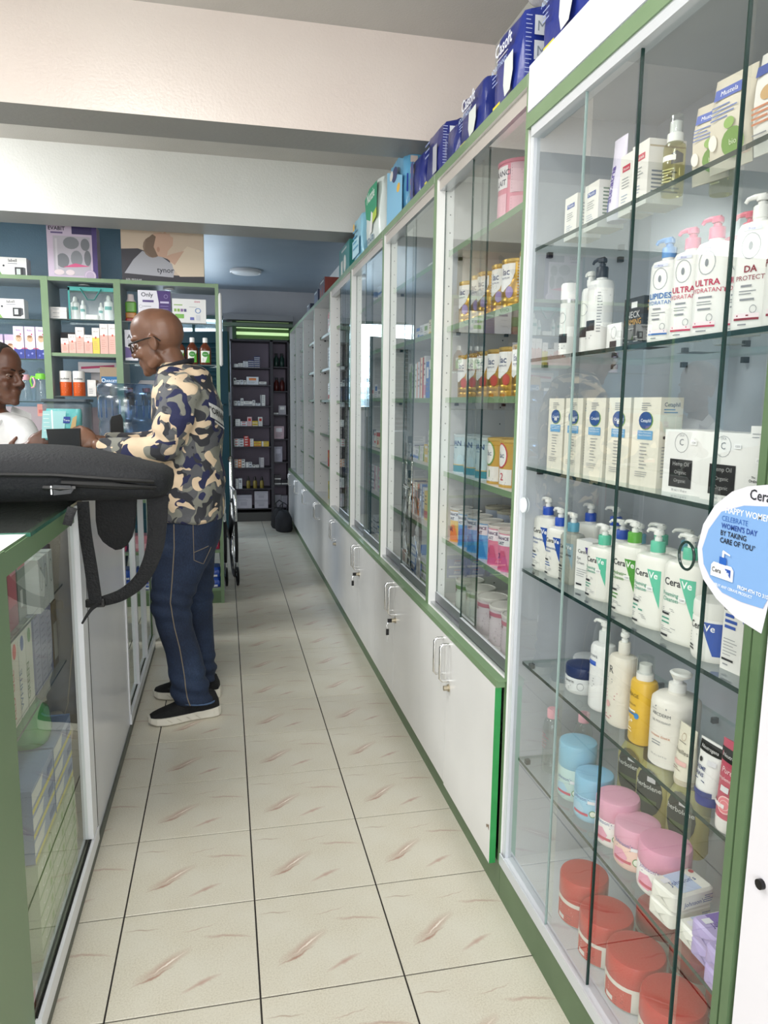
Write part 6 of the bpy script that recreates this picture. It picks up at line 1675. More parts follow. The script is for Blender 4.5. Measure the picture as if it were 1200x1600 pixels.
cgood('small_carton', 'small orange and white carton alone on the case floor', 1.50, .051, .045, .05, .040, '#e2d8cc', [('r', -.022, 0, .0, .04, '#cf7a58')], x=-.47)
put_row('upper shelf of the second glass case', .821, -.60, 3.9, [(.10, .10, .09, PK, '#c83a5c', 2, 1), (.10, .10, .10, '#d99ab0', W_, 1, 1), (.10, .10, .08, W_, PK, 1, 1), (.10, .10, .10, '#c43a34', PK, 1, 1)], 'goods in the second glass case', FL_)
put_row('lower shelf of the second glass case', .601, -.60, 3.9, [(.11, .10, .09, BLU, W_, 2, 1), (.11, .10, .09, NV, W_, 1, 1), (.11, .10, .09, '#3f74b8', W_, 1, 1)], 'goods in the second glass case', FL_)

# ================================================================ THINGS ON AND BEHIND THE COUNTER
ZC1 = 1.0545
bag = thing('backpack', 'black backpack lying across the glass counter top', 'bag', (-.60, 2.16, ZC1), 0)
# cross sections along x: (x, y half, z low, z high)
SEC = [(.398, .06, .050, .064), (.392, .12, .020, .080), (.375, .155, .006, .090), (.33, .175, .002, .100), (.27, .185, .001, .112), (.20, .19, .001, .125), (.12, .195, .0, .137), (.02, .20, .0, .145), (-.10, .205, .0, .148), (-.22, .20, .0, .146), (-.34, .18, .002, .135), (-.40, .15, .01, .115), (-.43, .10, .03, .09)]
rings = []
n = 32
for k, (x, b, z0, z1) in enumerate(SEC):
    R = []
    for j in range(n):
        a = 2 * pi * j / n
        c, s_ = cos(a), sin(a)
        yy = b * math.copysign(abs(c) ** .62, c)
        zz = (z0 + z1) / 2 + (z1 - z0) / 2 * math.copysign(abs(s_) ** .75, s_)
        if s_ > 0: zz += .006 * sin(9 * x + 6 * yy) * s_
        R.append((x, yy, zz))
    rings.append(R)
M_BAG = C('#17191d', .75, bump=.35, bscale=120)
MB().loft(rings, M_BAG).build('bag_body', bag)
MB().tube([(-.38, -.205, .085), (-.1, -.212, .088), (.12, -.200, .082), (.28, -.19, .068), (.36, -.165, .060)], .006, C('#0d0e10', .5), 6).build('seam_piping', bag)
MB().tube([(.14, -.200, .062), (.26, -.195, .054), (.365, -.16, .044)], [.009, .010, .006], C('#0a0b0c', .6), 8).build('zip', bag)
MB().tube([(.10, -.208, .052), (.14, -.215, .050), (.175, -.210, .050)], .007, C('#101113', .5), 6, flat=(1.6, 1)).build('loop_tab', bag)
MB().box(.118, -.221, .036, .121, -.214, .058, M_CHROME).build('zip_pull', bag)
MB().loft([[(.124, -.222, .034), (.165, -.222, .038), (.172, -.221, .048), (.165, -.222, .058), (.124, -.222, .060)], [(.124, -.214, .034), (.165, -.214, .038), (.172, -.213, .048), (.165, -.214, .058), (.124, -.214, .060)]], C('#1b1c1f', .35), smooth=False).build('buckle', bag)


def strap(pts, wd, th, name='strap', mat=None):
    """flat strap: centre line with a width direction"""
    pts = [Vector(p) for p in pts]
    P = []
    for i in range(len(pts) - 1):            # catmull-rom
        p0, p1, p2, p3 = pts[max(i - 1, 0)], pts[i], pts[i + 1], pts[min(i + 2, len(pts) - 1)]
        for q in range(5):
            t = q / 5
            P.append(.5 * ((2 * p1) + (-p0 + p2) * t + (2 * p0 - 5 * p1 + 4 * p2 - p3) * t * t + (-p0 + 3 * p1 - 3 * p2 + p3) * t ** 3))
    P.append(pts[-1])
    R = []
    for i, p in enumerate(P):
        d = (P[min(i + 1, len(P) - 1)] - P[max(i - 1, 0)]).normalized()
        side = Vector((-.0, 1, 0)).cross(d)
        side = side.normalized() if side.length > .1 else Vector((1, 0, 0))
        ww = wd[0] + (wd[1] - wd[0]) * i / (len(P) - 1) if isinstance(wd, tuple) else wd
        nn = Vector((0, 1, 0))
        R.append([p + side * ww / 2 - nn * th / 2, p + side * ww / 2 + nn * th / 2, p + side * ww * .25 + nn * th * .8, p - side * ww * .25 + nn * th * .8, p - side * ww / 2 + nn * th / 2, p - side * ww / 2 - nn * th / 2, p - side * ww * .25 - nn * th * .8, p + side * ww * .25 - nn * th * .8])
    MB().loft(R, mat or C('#141518', .7, bump=.5, bscale=160)).build(name, bag)


def wl(x, y, z): return (x + .60, y - 2.16, z - ZC1)


PAD = [(-.402, 1.075), (-.404, 1.0), (-.400, .962), (-.388, .940), (-.372, .926), (-.356, .916), (-.340, .918), (-.324, .930), (-.311, .950), (-.303, .980), (-.298, 1.02), (-.294, 1.075)]
MB().loft([[wl(x * .97 - .0105, 2.082, z * .97 + .03) for x, z in PAD], [wl(x, 2.086, z) for x, z in PAD], [wl(x, 2.100, z) for x, z in PAD], [wl(x * .97 - .0105, 2.104, z * .97 + .03) for x, z in PAD]], C('#0d0e10', .75, bump=.4, bscale=140)).build('shoulder_pad', bag)
strap([wl(-.238, 2.07, 1.07), wl(-.240, 2.06, 1.0), wl(-.250, 2.05, .92), wl(-.283, 2.05, .845), wl(-.335, 2.05, .800), wl(-.39, 2.05, .782)], (.058, .026), .010, 'shoulder_strap')
strap([wl(-.424, 2.03, 1.06), wl(-.420, 2.02, .98), wl(-.410, 2.02, .88), wl(-.402, 2.02, .785)], (.030, .034), .003, 'webbing')
strap([wl(-.425, 1.90, 1.062), wl(-.430, 1.89, 1.045), wl(-.436, 1.88, 1.022)], (.022, .020), .006, 'webbing')
strap([wl(-.385, 2.03, .787), wl(-.41, 2.0, .775), wl(-.43, 1.97, .745)], (.014, .005), .002, 'webbing')
MB().rbox(0, 0, 0, .050, .012, .022, .004, C('#0c0c0e', .4)).build('strap_buckle', bag).location = wl(-.405, 2.03, .772)

t = thing('water_bottle', 'large translucent blue water bottle upside down behind the counter', 'bottle', (-.575, 4.22, 0.98), 0)
pr = [(.030, 0), (.032, .03), (.11, .07), (.142, .10), (.146, .13), (.140, .145), (.146, .16), (.146, .22), (.140, .235), (.146, .25), (.147, .36), (.138, .372), (.150, .385), (.152, .415), (.140, .435), (.08, .437)]
m = MB().lathe(0, 0, pr, M_BLUEB, 36)
m.build('bottle_body', t)
for j in range(10):
    a = radians(200 + j * 16)
    MB().box(-.004, -.004, .255, .004, .002, .35, M_BLUEB).build('rib', t).matrix_local = Matrix.Translation((.147 * cos(a), .147 * sin(a), 0)) @ Matrix.Rotation(a + pi / 2, 4, 'Z')
t = thing('water_dispenser', 'plain white water dispenser under the blue bottle', 'dispenser', (-.575, 4.22, 0), 0)
MB().rbox(0, 0, 0.0, .28, .28, .99, .03, C('#cfd2d4', .4)).build('body', t)
MB().lathe(0, 0, [(.13, .99), (.11, 1.01), (.05, 1.0)], C('#9fa4a8', .4), 24).build('collar', t)
t = thing('metal_canister', 'grey glassy container behind the teal wipes pack', 'container', (bx_(-.885), YS - .30, 1.10), 0)
MB().rbox(0, 0, 0, .25, .16, .215, .03, C('#6f7c84', .15, alpha=.6)).build('container_body', t)
MB().rbox(0, 0, .215, .262, .17, .016, .03, C('#4c565c', .3)).build('lid', t)
MB().lathe(0, 0, [(.05, .01), (.055, .06), (.03, .12)], C('#2b3136', .4), 16).build('dark_contents', t)
t = thing('rear_table', 'low grey table carrying the glassy container behind the counter', 'table', (bx_(-.885), YS - .30, 0), 0)
MB().box(-.20, -.16, 1.07, .20, .16, 1.095, C('#8a8d8c', .4)).build('tabletop', t)
for sx in (-1, 1):
    for sy in (-1, 1):
        MB().box(sx * .18 - .015, sy * .14 - .015, 0, sx * .18 + .015, sy * .14 + .015, 1.07, C('#6a6d6c', .4)).build('leg', t)
t = thing('card_terminal', 'dark grey screen seen from behind on the counter, left of the man', 'terminal', (-.655, 3.02, ZC1), radians(-6))
MB().loft([[(-.055 + .002, -.012, .03), (.055, -.012, .03), (.055, .008, .03), (-.055, .008, .03)], [(-.060, -.034, .160), (.062, -.034, .164), (.062, -.018, .164), (-.060, -.018, .160)]], C('#26282b', .35), smooth=False).build('screen_housing', t)
MB().box(-.03, -.01, .0, .03, .05, .012, C('#1d1f22', .4)).box(-.012, -.008, .01, .012, .012, .05, C('#1d1f22', .4)).build('stand', t)
t = thing('phone_dock', 'black upright handset in front of the blue water bottle', 'handset', (-.535, 3.50, ZC1), radians(20))
MB().loft([[(-.030, -.016, .0), (.034, -.016, .0), (.034, .016, .0), (-.030, .016, .0)], [(-.026, -.012, .18), (.028, -.014, .19), (.030, .012, .19), (-.024, .012, .18)], [(-.018, -.008, .20), (.020, -.010, .21), (.022, .008, .21), (-.016, .008, .20)]], C('#17191b', .35)).build('handset_body', t)
MB().box(-.045, -.03, 0, .05, .04, .012, C('#1d1f22', .4)).build('base', t)
tp = thing('wipes_pack', 'teal and white wet wipes pack held between the woman and the man', 'pack', (-.700, 3.17, 1.165), radians(-8))
rings = []
for q in (0, .06, .2, .5, .8, .94, 1):
    a_ = .072 - .006 * (abs(q - .5) * 2) ** 4; b_ = .006 + .026 * sin(pi * min(max(q, .04), .96)) ** .5
    rings.append([(a_ * math.copysign(abs(cos(t_)) ** .4, cos(t_)) + .014 * q, b_ * math.copysign(abs(sin(t_)) ** .6, sin(t_)), .125 * q) for t_ in [2 * pi * (j + .5) / 24 for j in range(24)]])
MB().loft(rings, C('#5fb3b4', .25, bump=.5, bscale=22)).build('wrapper', tp)
MB().art([('p', [(-.066, .008), (.020, .008), (.034, .116), (-.056, .116)], '#9fd0d2'), ('r', -.024, .004, -.018, .120, '#e3eeee'), ('p', [(.020, .068), (.046, .068), (.050, .094), (.024, .094)], '#25408e'), ('t', 'Tena', .035, .076, .012, '#e3eeee'), ('lines', -.055, -.03, .10, 5, .016, .004, '#c9e2e2'), ('p', [(.04, .02), (.062, .004), (.076, .10), (.06, .09)], '#b9a070')], Flat(-.0345), de=.0003).build('print', tp)

# ================================================================ PEOPLE
from mathutils.bvhtree import BVHTree


def organic(name, mb, mat, parent, voxel, smooth=6, fac=.6, disp=None):
    """fuse overlapping closed pieces into one continuous surface"""
    o = mb.build('src', None)
    md = o.modifiers.new('r', 'REMESH'); md.mode = 'VOXEL'; md.voxel_size = voxel; md.use_smooth_shade = True
    ms = o.modifiers.new('s', 'SMOOTH'); ms.iterations = smooth; ms.factor = fac
    me = bpy.data.meshes.new_from_object(o.evaluated_get(bpy.context.evaluated_depsgraph_get()))
    bpy.data.objects.remove(o)
    if disp:
        n = [v.normal.copy() for v in me.vertices]
        for v, nn in zip(me.vertices, n): v.co += nn * disp(v.co)
    me.materials.clear(); me.materials.append(mat)
    me.polygons.foreach_set('use_smooth', [True] * len(me.polygons))
    me.polygons.foreach_set('material_index', [0] * len(me.polygons))
    me.name = name
    ob = bpy.data.objects.new(name, me)
    ob.parent = parent
    if parent: ob.matrix_parent_inverse = Matrix.Translation(-Vector(parent.location))
    COL.objects.link(ob)
    return ob


def keep_world(o, parent):
    o.parent = parent
    o.matrix_parent_inverse = Matrix.Translation(-Vector(parent.location))
    return o


def skin_mat(c1, c2):
    def f(nt, b):
        n = tex(nt, 'ShaderNodeTexNoise', 14, Detail=3)
        r = ramp(nt, [(0.3, c1), (0.7, c2)])
        nt.links.new(n.outputs['Fac'], r.inputs[0]); nt.links.new(r.outputs[0], b.inputs['Base Color'])
        b.inputs['Roughness'].default_value = .42
        b.inputs['Subsurface Weight'].default_value = .05
        n2 = tex(nt, 'ShaderNodeTexNoise', 260, Detail=2)
        bp = nt.nodes.new('ShaderNodeBump'); bp.inputs['Strength'].default_value = .12
        nt.links.new(n2.outputs['Fac'], bp.inputs['Height']); nt.links.new(bp.outputs[0], b.inputs['Normal'])
    return f


M_SKIN1 = nodes_mat('brown_skin', skin_mat('#664636', '#785440'))
M_SKIN2 = nodes_mat('dark_brown_skin', skin_mat('#523428', '#63402f'))


def _camo(nt, b):
    L = nt.links
    def blob(scale, off, lo, sc=(1, 1, 1)):
        tc = nt.nodes.new('ShaderNodeTexCoord'); mp = nt.nodes.new('ShaderNodeMapping')
        mp.inputs['Location'].default_value = off; mp.inputs['Scale'].default_value = sc
        t = nt.nodes.new('ShaderNodeTexNoise'); t.inputs['Scale'].default_value = scale; t.inputs['Detail'].default_value = 1.2; t.inputs['Roughness'].default_value = .4; t.inputs['Distortion'].default_value = .9
        L.new(tc.outputs['Object'], mp.inputs[0]); L.new(mp.outputs[0], t.inputs['Vector'])
        m = nt.nodes.new('ShaderNodeMath'); m.operation = 'GREATER_THAN'; m.inputs[1].default_value = lo
        L.new(t.outputs['Fac'], m.inputs[0])
        return m.outputs[0]
    c = mixc(nt, '#7d7d74', '#55565a', blob(11, (0, 0, 0), .49))
    c = mixc(nt, c, '#2f3036', blob(12, (3, 1, 7), .545, (1, 1, 1.2)))
    c = mixc(nt, c, '#d6bfa2', blob(11.5, (9, 5, 2), .545, (1, 1, 1.15)))
    c = mixc(nt, c, '#22264a', blob(13, (5, 8, 13), .61))
    L.new(c, b.inputs['Base Color'])
    b.inputs['Roughness'].default_value = .8
    n2 = tex(nt, 'ShaderNodeTexNoise', 16, Detail=3)
    bp = nt.nodes.new('ShaderNodeBump'); bp.inputs['Strength'].default_value = .35; bp.inputs['Distance'].default_value = .02
    L.new(n2.outputs['Fac'], bp.inputs['Height']); L.new(bp.outputs[0], b.inputs['Normal'])


M_CAMO = nodes_mat('camouflage_cloth', _camo)


def _denim(nt, b):
    n = tex(nt, 'ShaderNodeTexNoise', 7, Detail=3)
    r = ramp(nt, [(0.3, '#1a2740'), (0.55, '#22324e'), (0.8, '#2e405e')])
    nt.links.new(n.outputs['Fac'], r.inputs[0])
    n3 = tex(nt, 'ShaderNodeTexNoise', 420, sc=(1, 1, .25), Detail=1)
    r3 = ramp(nt, [(0.35, '#9a9a9a'), (0.7, '#ffffff')])
    nt.links.new(n3.outputs['Fac'], r3.inputs[0])
    nt.links.new(mixc(nt, r.outputs[0], r3.outputs[0], .6, 'MULTIPLY'), b.inputs['Base Color'])
    b.inputs['Roughness'].default_value = .85
    n2 = tex(nt, 'ShaderNodeTexNoise', 14, Detail=3)
    bp = nt.nodes.new('ShaderNodeBump'); bp.inputs['Strength'].default_value = .4; bp.inputs['Distance'].default_value = .02
    nt.links.new(n2.outputs['Fac'], bp.inputs['Height']); nt.links.new(bp.outputs[0], b.inputs['Normal'])


M_DENIM = nodes_mat('denim_cloth', _denim)


def head(m, Mx, s=1.0, female=False):
    """adds the skull, face, ears, nose and lips to a mesh; Mx takes head space (x forward, y left, z up) to the world"""
    R3 = Mx.to_3x3()

    def E(c, r): m.ell(Mx @ Vector([q * s for q in c]), [q * s for q in r], M_BLACK, 20, 14, R3)

    def Tb(pts, r): m.tube([Mx @ Vector([q * s for q in p]) for p in pts], [q * s for q in r] if isinstance(r, (list, tuple)) else r * s, M_BLACK, 10)
    E((-.012, 0, .038), (.104, .078, .096))
    E((.006, 0, .062), (.092, .072, .078))
    E((.028, 0, -.030), (.066, .064, .080))
    E((.040, 0, -.078), (.050, .046, .040))
    E((.076, 0, -.104), (.020, .022, .017))
    E((.075, .030, .030), (.022, .034, .012)); E((.075, -.030, .030), (.022, .034, .012))
    E((.068, .043, -.030), (.022, .020, .022)); E((.068, -.043, -.030), (.022, .020, .022))
    Tb([(.086, 0, .028), (.100, 0, .004), (.114, 0, -.022), (.110, 0, -.034)], [.010, .010, .0125, .011])
    E((.100, .012, -.030), (.012, .010, .009)); E((.100, -.012, -.030), (.012, .010, .009))
    E((.090, 0, -.058), (.012, .024, .008)); E((.088, 0, -.069), (.012, .021, .008))
    for sgn in (-1, 1):
        E((-.006, .078 * sgn, -.012), (.020, .008, .030))
        Tb([(.010, .080 * sgn, .006), (-.004, .088 * sgn, .022), (-.022, .090 * sgn, .008), (-.018, .086 * sgn, -.018), (-.004, .080 * sgn, -.040)], [.005, .006, .006, .006, .007])
        Tb([(-.01, .05 * sgn, -.06), (.045, .042 * sgn, -.088)], [.022, .018])
    E((.084, 0, -.086), (.010, .018, .010))


def hand(m, wrist, direction, palm_n, s=1.0, curl=.5, thumb=1):
    """palm with four curled fingers and a thumb"""
    W = Vector(wrist); d = Vector(direction).normalized(); n = Vector(palm_n); n = (n - d * n.dot(d)).normalized(); sd = d.cross(n).normalized() * thumb
    Rm = Matrix((d, sd, n)).transposed()
    m.ell(W + d * .045 * s, (.052 * s, .040 * s, .016 * s), M_BLACK, 16, 9, Rm)
    for k, (off, ln) in enumerate(((.030, .070), (.011, .078), (-.009, .072), (-.028, .058))):
        p = W + d * .078 * s + sd * off * s
        pts = [W + d * .05 * s + sd * off * .8 * s, p]
        a = 0
        q = p.copy()
        for j, f in enumerate((.42, .33, .25)):
            a += curl * (.5 + .35 * j)
            q = q + (d * cos(a) + n * sin(a)) * ln * f * s
            pts.append(q.copy())
        m.tube(pts, [.0105 * s, .0100 * s, .0092 * s, .0085 * s, .0070 * s], M_BLACK, 8)
    b = W + d * .022 * s + sd * .030 * s
    m.tube([W + d * .02 * s + sd * .012 * s, b, b + (d * .6 + sd * .5 + n * .45) * .030 * s, b + (d * 1.1 + sd * .55 + n * 1.1) * .040 * s], [.015 * s, .0135 * s, .0115 * s, .0085 * s], M_BLACK, 8)


def eyes(Mx, s, parent, skin, iris='#20140f'):
    for sg in (-1, 1):
        e = MB()
        c = Mx @ Vector((.0760 * s, .031 * sg * s, .006 * s))
        f = (Mx.to_3x3() @ Vector((1, .10 * sg, -.15))).normalized()
        e.ell(c, (.0118 * s,) * 3, C('#a89a90', .25), 14, 10)
        u_ = f.orthogonal().normalized(); v_ = f.cross(u_)
        e.quad([c + f * .0120 * s + (u_ * cos(a) + v_ * sin(a)) * .0058 * s for a in [2 * pi * j / 12 for j in range(12)]], C(iris, .15))
        keep_world(e.build('eye', None), parent)
        ld = MB()
        for dz, rr_ in ((.0068, .0045), (-.0078, .0035)):
            ld.tube([Mx @ Vector(((.0905 - .012 * t_ * t_ - (.004 if dz < 0 else .0)) * s, (.031 + .015 * t_) * sg * s, (.006 + dz * (1 - t_ * t_)) * s)) for t_ in (-1, -.6, -.2, .2, .6, 1)], [.002 * s, rr_ * s, rr_ * s, rr_ * s, rr_ * s, .002 * s], skin, 8)
        keep_world(ld.build('eyelids', None), parent)
        b = MB().tube([Mx @ Vector((.094 * s, (.012) * sg * s, .030 * s)), Mx @ Vector((.094 * s, .032 * sg * s, .035 * s)), Mx @ Vector((.080 * s, .052 * sg * s, .028 * s))], [.0028 * s, .0034 * s, .002 * s], C('#1c1512', .8), 6)
        keep_world(b.build('eyebrow', None), parent)


def rotm(yaw_deg, pitch_deg, loc, roll=0):
    return Matrix.Translation(loc) @ Matrix.Rotation(radians(yaw_deg), 4, 'Z') @ Matrix.Rotation(radians(pitch_deg), 4, 'Y') @ Matrix.Rotation(radians(roll), 4, 'X')


def ring(cx, cyy, rx, ry, z, n=28, tx=0, e=2.3):
    return [(cx + rx * math.copysign(abs(cos(t)) ** (2 / e), cos(t)), cyy + ry * math.copysign(abs(sin(t)) ** (2 / e), sin(t)), z + tx * cos(t)) for t in [2 * pi * j / n for j in range(n)]]


# ---- the man at the counter
MAN = empty('person', (-.24, 3.14, 0), 0, 'bald man in glasses, camouflage shirt and blue jeans leaning on the counter', 'person')
HM = rotm(180 - 16, 15, (-.312, 3.165, 1.560))
b = MB()
head(b, HM, 1.0)
b.tube([(-.285, 3.165, 1.52), (-.255, 3.165, 1.46), (-.225, 3.160, 1.38), (-.21, 3.16, 1.25)], [.060, .060, .072, .10], M_BLACK, 16)
b.tube([(-.20, 3.16, 1.38), (-.20, 3.16, 1.2), (-.19, 3.16, .95), (-.19, 3.15, .84)], [.09, .105, .10, .10], M_BLACK, 16)
b.tube([(-.20, 3.16, 1.35), (-.21, 3.02, 1.33), (-.275, 2.975, 1.17), (-.42, 3.0, 1.125), (-.555, 3.045, 1.150)], [.05, .045, .036, .032, .024], M_BLACK, 12)
b.tube([(-.20, 3.16, 1.35), (-.22, 3.31, 1.33), (-.32, 3.36, 1.15), (-.47, 3.32, 1.13), (-.585, 3.255, 1.160)], [.05, .045, .036, .032, .024], M_BLACK, 12)
hand(b, (-.560, 3.047, 1.152), (-.75, .50, .55), (-.25, .75, -.20), 1.0, .42, 1)
hand(b, (-.590, 3.250, 1.162), (-.85, -.25, .40), (-.05, -.9, -.15), 1.0, .45, -1)
b.tube([(-.21, 3.08, .85), (-.284, 3.05, .5), (-.235, 3.04, .2), (-.21, 3.03, .05)], [.075, .045, .035, .03], M_BLACK, 12)
b.tube([(-.21, 3.22, .85), (-.218, 3.24, .5), (-.195, 3.245, .2), (-.185, 3.24, .05)], [.07, .045, .035, .03], M_BLACK, 12)
organic('body', b, M_SKIN1, MAN, .0058, 5, .5)
eyes(HM, 1.0, MAN, M_SKIN1)
# stubble shade of the cropped hair is left to the skin; the glasses
gl = MB()
MG = C('#121214', .3)
for sg in (-1, 1):
    cpt = [HM @ Vector((.107 - .012 * abs(cos(a)) * (1 if cos(a) * sg > 0 else 0), .033 * sg + .026 * cos(a), .002 + .019 * sin(a))) for a in [2 * pi * j / 16 for j in range(17)]]
    gl.tube(cpt, .0026, MG, 6)
gl.tube([HM @ Vector((.108, -.008, .008)), HM @ Vector((.112, 0, .010)), HM @ Vector((.108, .008, .008))], .0024, MG, 6)
gf = keep_world(gl.build('glasses_frame', None), MAN)
for sg in (-1, 1):
    keep_world(MB().tube([HM @ Vector((.100, .060 * sg, .010)), HM @ Vector((.085, .078 * sg, .012)), HM @ Vector((.02, .084 * sg, .014)), HM @ Vector((-.02, .090 * sg, .012)), HM @ Vector((-.04, .088 * sg, -.01))], [.004, .0036, .0028, .0026, .003], MG, 6, flat=(1, 1)).build('glasses_temple', None), MAN)
    keep_world(MB().quad([HM @ Vector((.104, .033 * sg + .025 * cos(a), .002 + .018 * sin(a))) for a in [2 * pi * j / 16 for j in range(16)]], M_FILM).build('lens', None), MAN)

# shirt
sh = MB()
SR = [(.838, -.200, .128), (.86, -.196, .136), (.92, -.196, .138), (1.0, -.196, .140), (1.10, -.202, .138), (1.20, -.202, .138), (1.30, -.206, .140), (1.37, -.212, .130), (1.42, -.220, .108), (1.455, -.236, .078), (1.478, -.246, .062)]
SY = [.178, .180, .182, .185, .192, .198, .205, .195, .140, .085, .066]
sh.loft([ring(cx, 3.16, rx, ry, z, 30, .0) for (z, cx, rx), ry in zip(SR, SY)], M_BLACK)
sh.tube([(-.212, 3.10, 1.375), (-.215, 2.985, 1.345), (-.245, 2.965, 1.25), (-.280, 2.968, 1.155), (-.345, 2.985, 1.130), (-.44, 3.008, 1.128), (-.535, 3.038, 1.140)], [.075, .078, .074, .068, .062, .055, .044], M_BLACK, 18)
sh.tube([(-.212, 3.24, 1.375), (-.225, 3.335, 1.33), (-.28, 3.365, 1.22), (-.33, 3.36, 1.150), (-.42, 3.335, 1.13), (-.555, 3.27, 1.150)], [.075, .075, .068, .062, .055, .042], M_BLACK, 18)
# hood folded on the upper back
sh.ell((-.160, 3.16, 1.425), (.062, .110, .045), M_BLACK, 18, 10, Matrix.Rotation(radians(35), 3, 'Y'))


def fold(p):
    a = noise.noise(Vector((p.x * 9, p.y * 7, p.z * 13)))
    c_ = sin(p.z * 60 + p.x * 30 + 4 * noise.noise(p * 5)) * .0016
    hem = .006 * max(0, 1 - abs(p.z - .845) / .02)
    elbow = .004 * sin(p.z * 120 + p.x * 60) * max(0, 1 - (Vector(p) - Vector((-.285, 2.96, 1.16))).length / .13)
    return a * .009 + c_ + hem + elbow


shirt = organic('camouflage_shirt', sh, M_CAMO, MAN, .009, 5, .5, fold)
keep_world(MB().tube([(-.249 + .070 * cos(t_) * 1.02, 3.163 + .074 * sin(t_), 1.470 - .022 * (-cos(t_)) + .0) for t_ in [2 * pi * j / 20 for j in range(21)]], .012, C('#23242a', .8), 8, flat=(.5, 1)).build('collar', None), MAN)
bv = BVHTree.FromPolygons([v.co[:] for v in shirt.data.vertices], [p.vertices[:] for p in shirt.data.polygons])


def project_art(items, org, u, v, d, name, bvh, off=.002):
    m = MB().art(items, type('P', (), {'curved': False, '__call__': lambda s, a, b_, e: (a, b_, e)})())
    nv = []
    org, u, v, d = map(Vector, (org, u, v, d))
    for a, b_, e in m.v:
        o_ = org + u * a + v * b_ - d * .3
        hit = bvh.ray_cast(o_, d)
        nv.append(tuple((hit[0] if hit[0] else org + u * a + v * b_) - d * (off + e)))
    m.v = nv
    return m.build(name, None)


dd = Vector((-.80, .60, 0)).normalized(); uu = Vector((.60, .80, 0)).normalized()
keep_world(project_art([('r', -.062 + i_ * .0124, -.030 + j_ * .012, -.062 + (i_ + 1) * .0124, -.030 + (j_ + 1) * .012, '#cfcfcc') for i_ in range(10) for j_ in range(5)] + [('t', '"ORIVIN"', 0, -.012, .036, '#17171a', 'c', .02), ('r', -.04, -.044, .06, -.037, '#cfcfcc')], (-.078, 3.04, 1.275), (uu + Vector((0, 0, -.35))) * .9, Vector((.1, 0, .95)), dd, 'back_print', bv), MAN)

# jeans
jn = MB()
jn.loft([ring((a + c_) / 2, 3.15, (c_ - a) / 2, ry, z, 28) for z, a, c_, ry in ((.872, -.300, -.085, .150), (.84, -.316, -.068, .165), (.76, -.335, -.080, .172), (.70, -.345, -.105, .172), (.64, -.352, -.130, .165), (.60, -.34, -.16, .15))], M_BLACK)
NL = [(.74, -.335, -.105, 3.065, .088), (.60, -.362, -.158, 3.058, .088), (.49, -.368, -.204, 3.05, .080), (.39, -.343, -.196, 3.045, .074), (.29, -.314, -.172, 3.045, .068), (.20, -.306, -.154, 3.04, .066), (.14, -.300, -.142, 3.035, .066), (.098, -.290, -.128, 3.03, .066), (.070, -.282, -.118, 3.03, .064)]
FLg = [(.74, -.32, -.095, 3.235, .088), (.60, -.325, -.112, 3.238, .084), (.49, -.318, -.116, 3.24, .078), (.39, -.30, -.118, 3.243, .072), (.29, -.285, -.118, 3.245, .066), (.19, -.275, -.116, 3.245, .063), (.12, -.272, -.112, 3.245, .063), (.085, -.265, -.110, 3.245, .062)]
for Lg in (NL, FLg):
    jn.loft([ring((a + c_) / 2, yy, (c_ - a) / 2, ry, z, 26) for z, a, c_, yy, ry in Lg], M_BLACK)


def jfold(p):
    a = noise.noise(Vector((p.x * 8, p.y * 6, p.z * 7))) * .006
    k = max(0, 1 - abs(p.z - .50) / .10) + 1.3 * max(0, 1 - abs(p.z - .14) / .10)
    return a + .0055 * k * sin(p.z * 95 + p.x * 35 + 3 * noise.noise(p * 6))


jeans = organic('jeans', jn, M_DENIM, MAN, .0085, 4, .5, jfold)
bj = BVHTree.FromPolygons([v.co[:] for v in jeans.data.vertices], [p.vertices[:] for p in jeans.data.polygons])


def stitch(pts, name='seam_stitching', r=.0022, col='#7f7464'):
    P = []
    for i in range(len(pts) - 1):
        for q in range(8):
            t_ = q / 8
            P.append(Vector(pts[i]).lerp(Vector(pts[i + 1]), t_))
    P.append(Vector(pts[-1]))
    out = []
    for p in P:
        h = bj.ray_cast(Vector((p[0], 2.5, p[1])), Vector((0, 1, 0)))
        if h[0]: out.append(h[0] + Vector((0, -.001, 0)))
    if len(out) > 2: keep_world(MB().tube(out, r, C(col, .8), 5).build(name, None), jeans if False else MAN)


stitch([(-.262, .835), (-.262, .74), (-.272, .62), (-.282, .52), (-.270, .42), (-.252, .33), (-.238, .22), (-.228, .12), (-.215, .08)])
stitch([(-.186, .835), (-.186, .735), (-.186, .690), (-.150, .668), (-.118, .735)], r=.0014)
stitch([(-.186, .722), (-.128, .742)], r=.0014)
stitch([(-.186, .850), (-.10, .845)], r=.0014)
for k, yo in ((-.003, 0),):
    n_ = 20
    keep_world(MB().tube([(-.200 + .083 * cos(2 * pi * j / n_), 3.03 + .066 * sin(2 * pi * j / n_), .082 - .010 * cos(2 * pi * j / n_)) for j in range(n_ + 1)], .004, C('#4d6384', .9), 6).build('jeans_cuff', None), MAN)


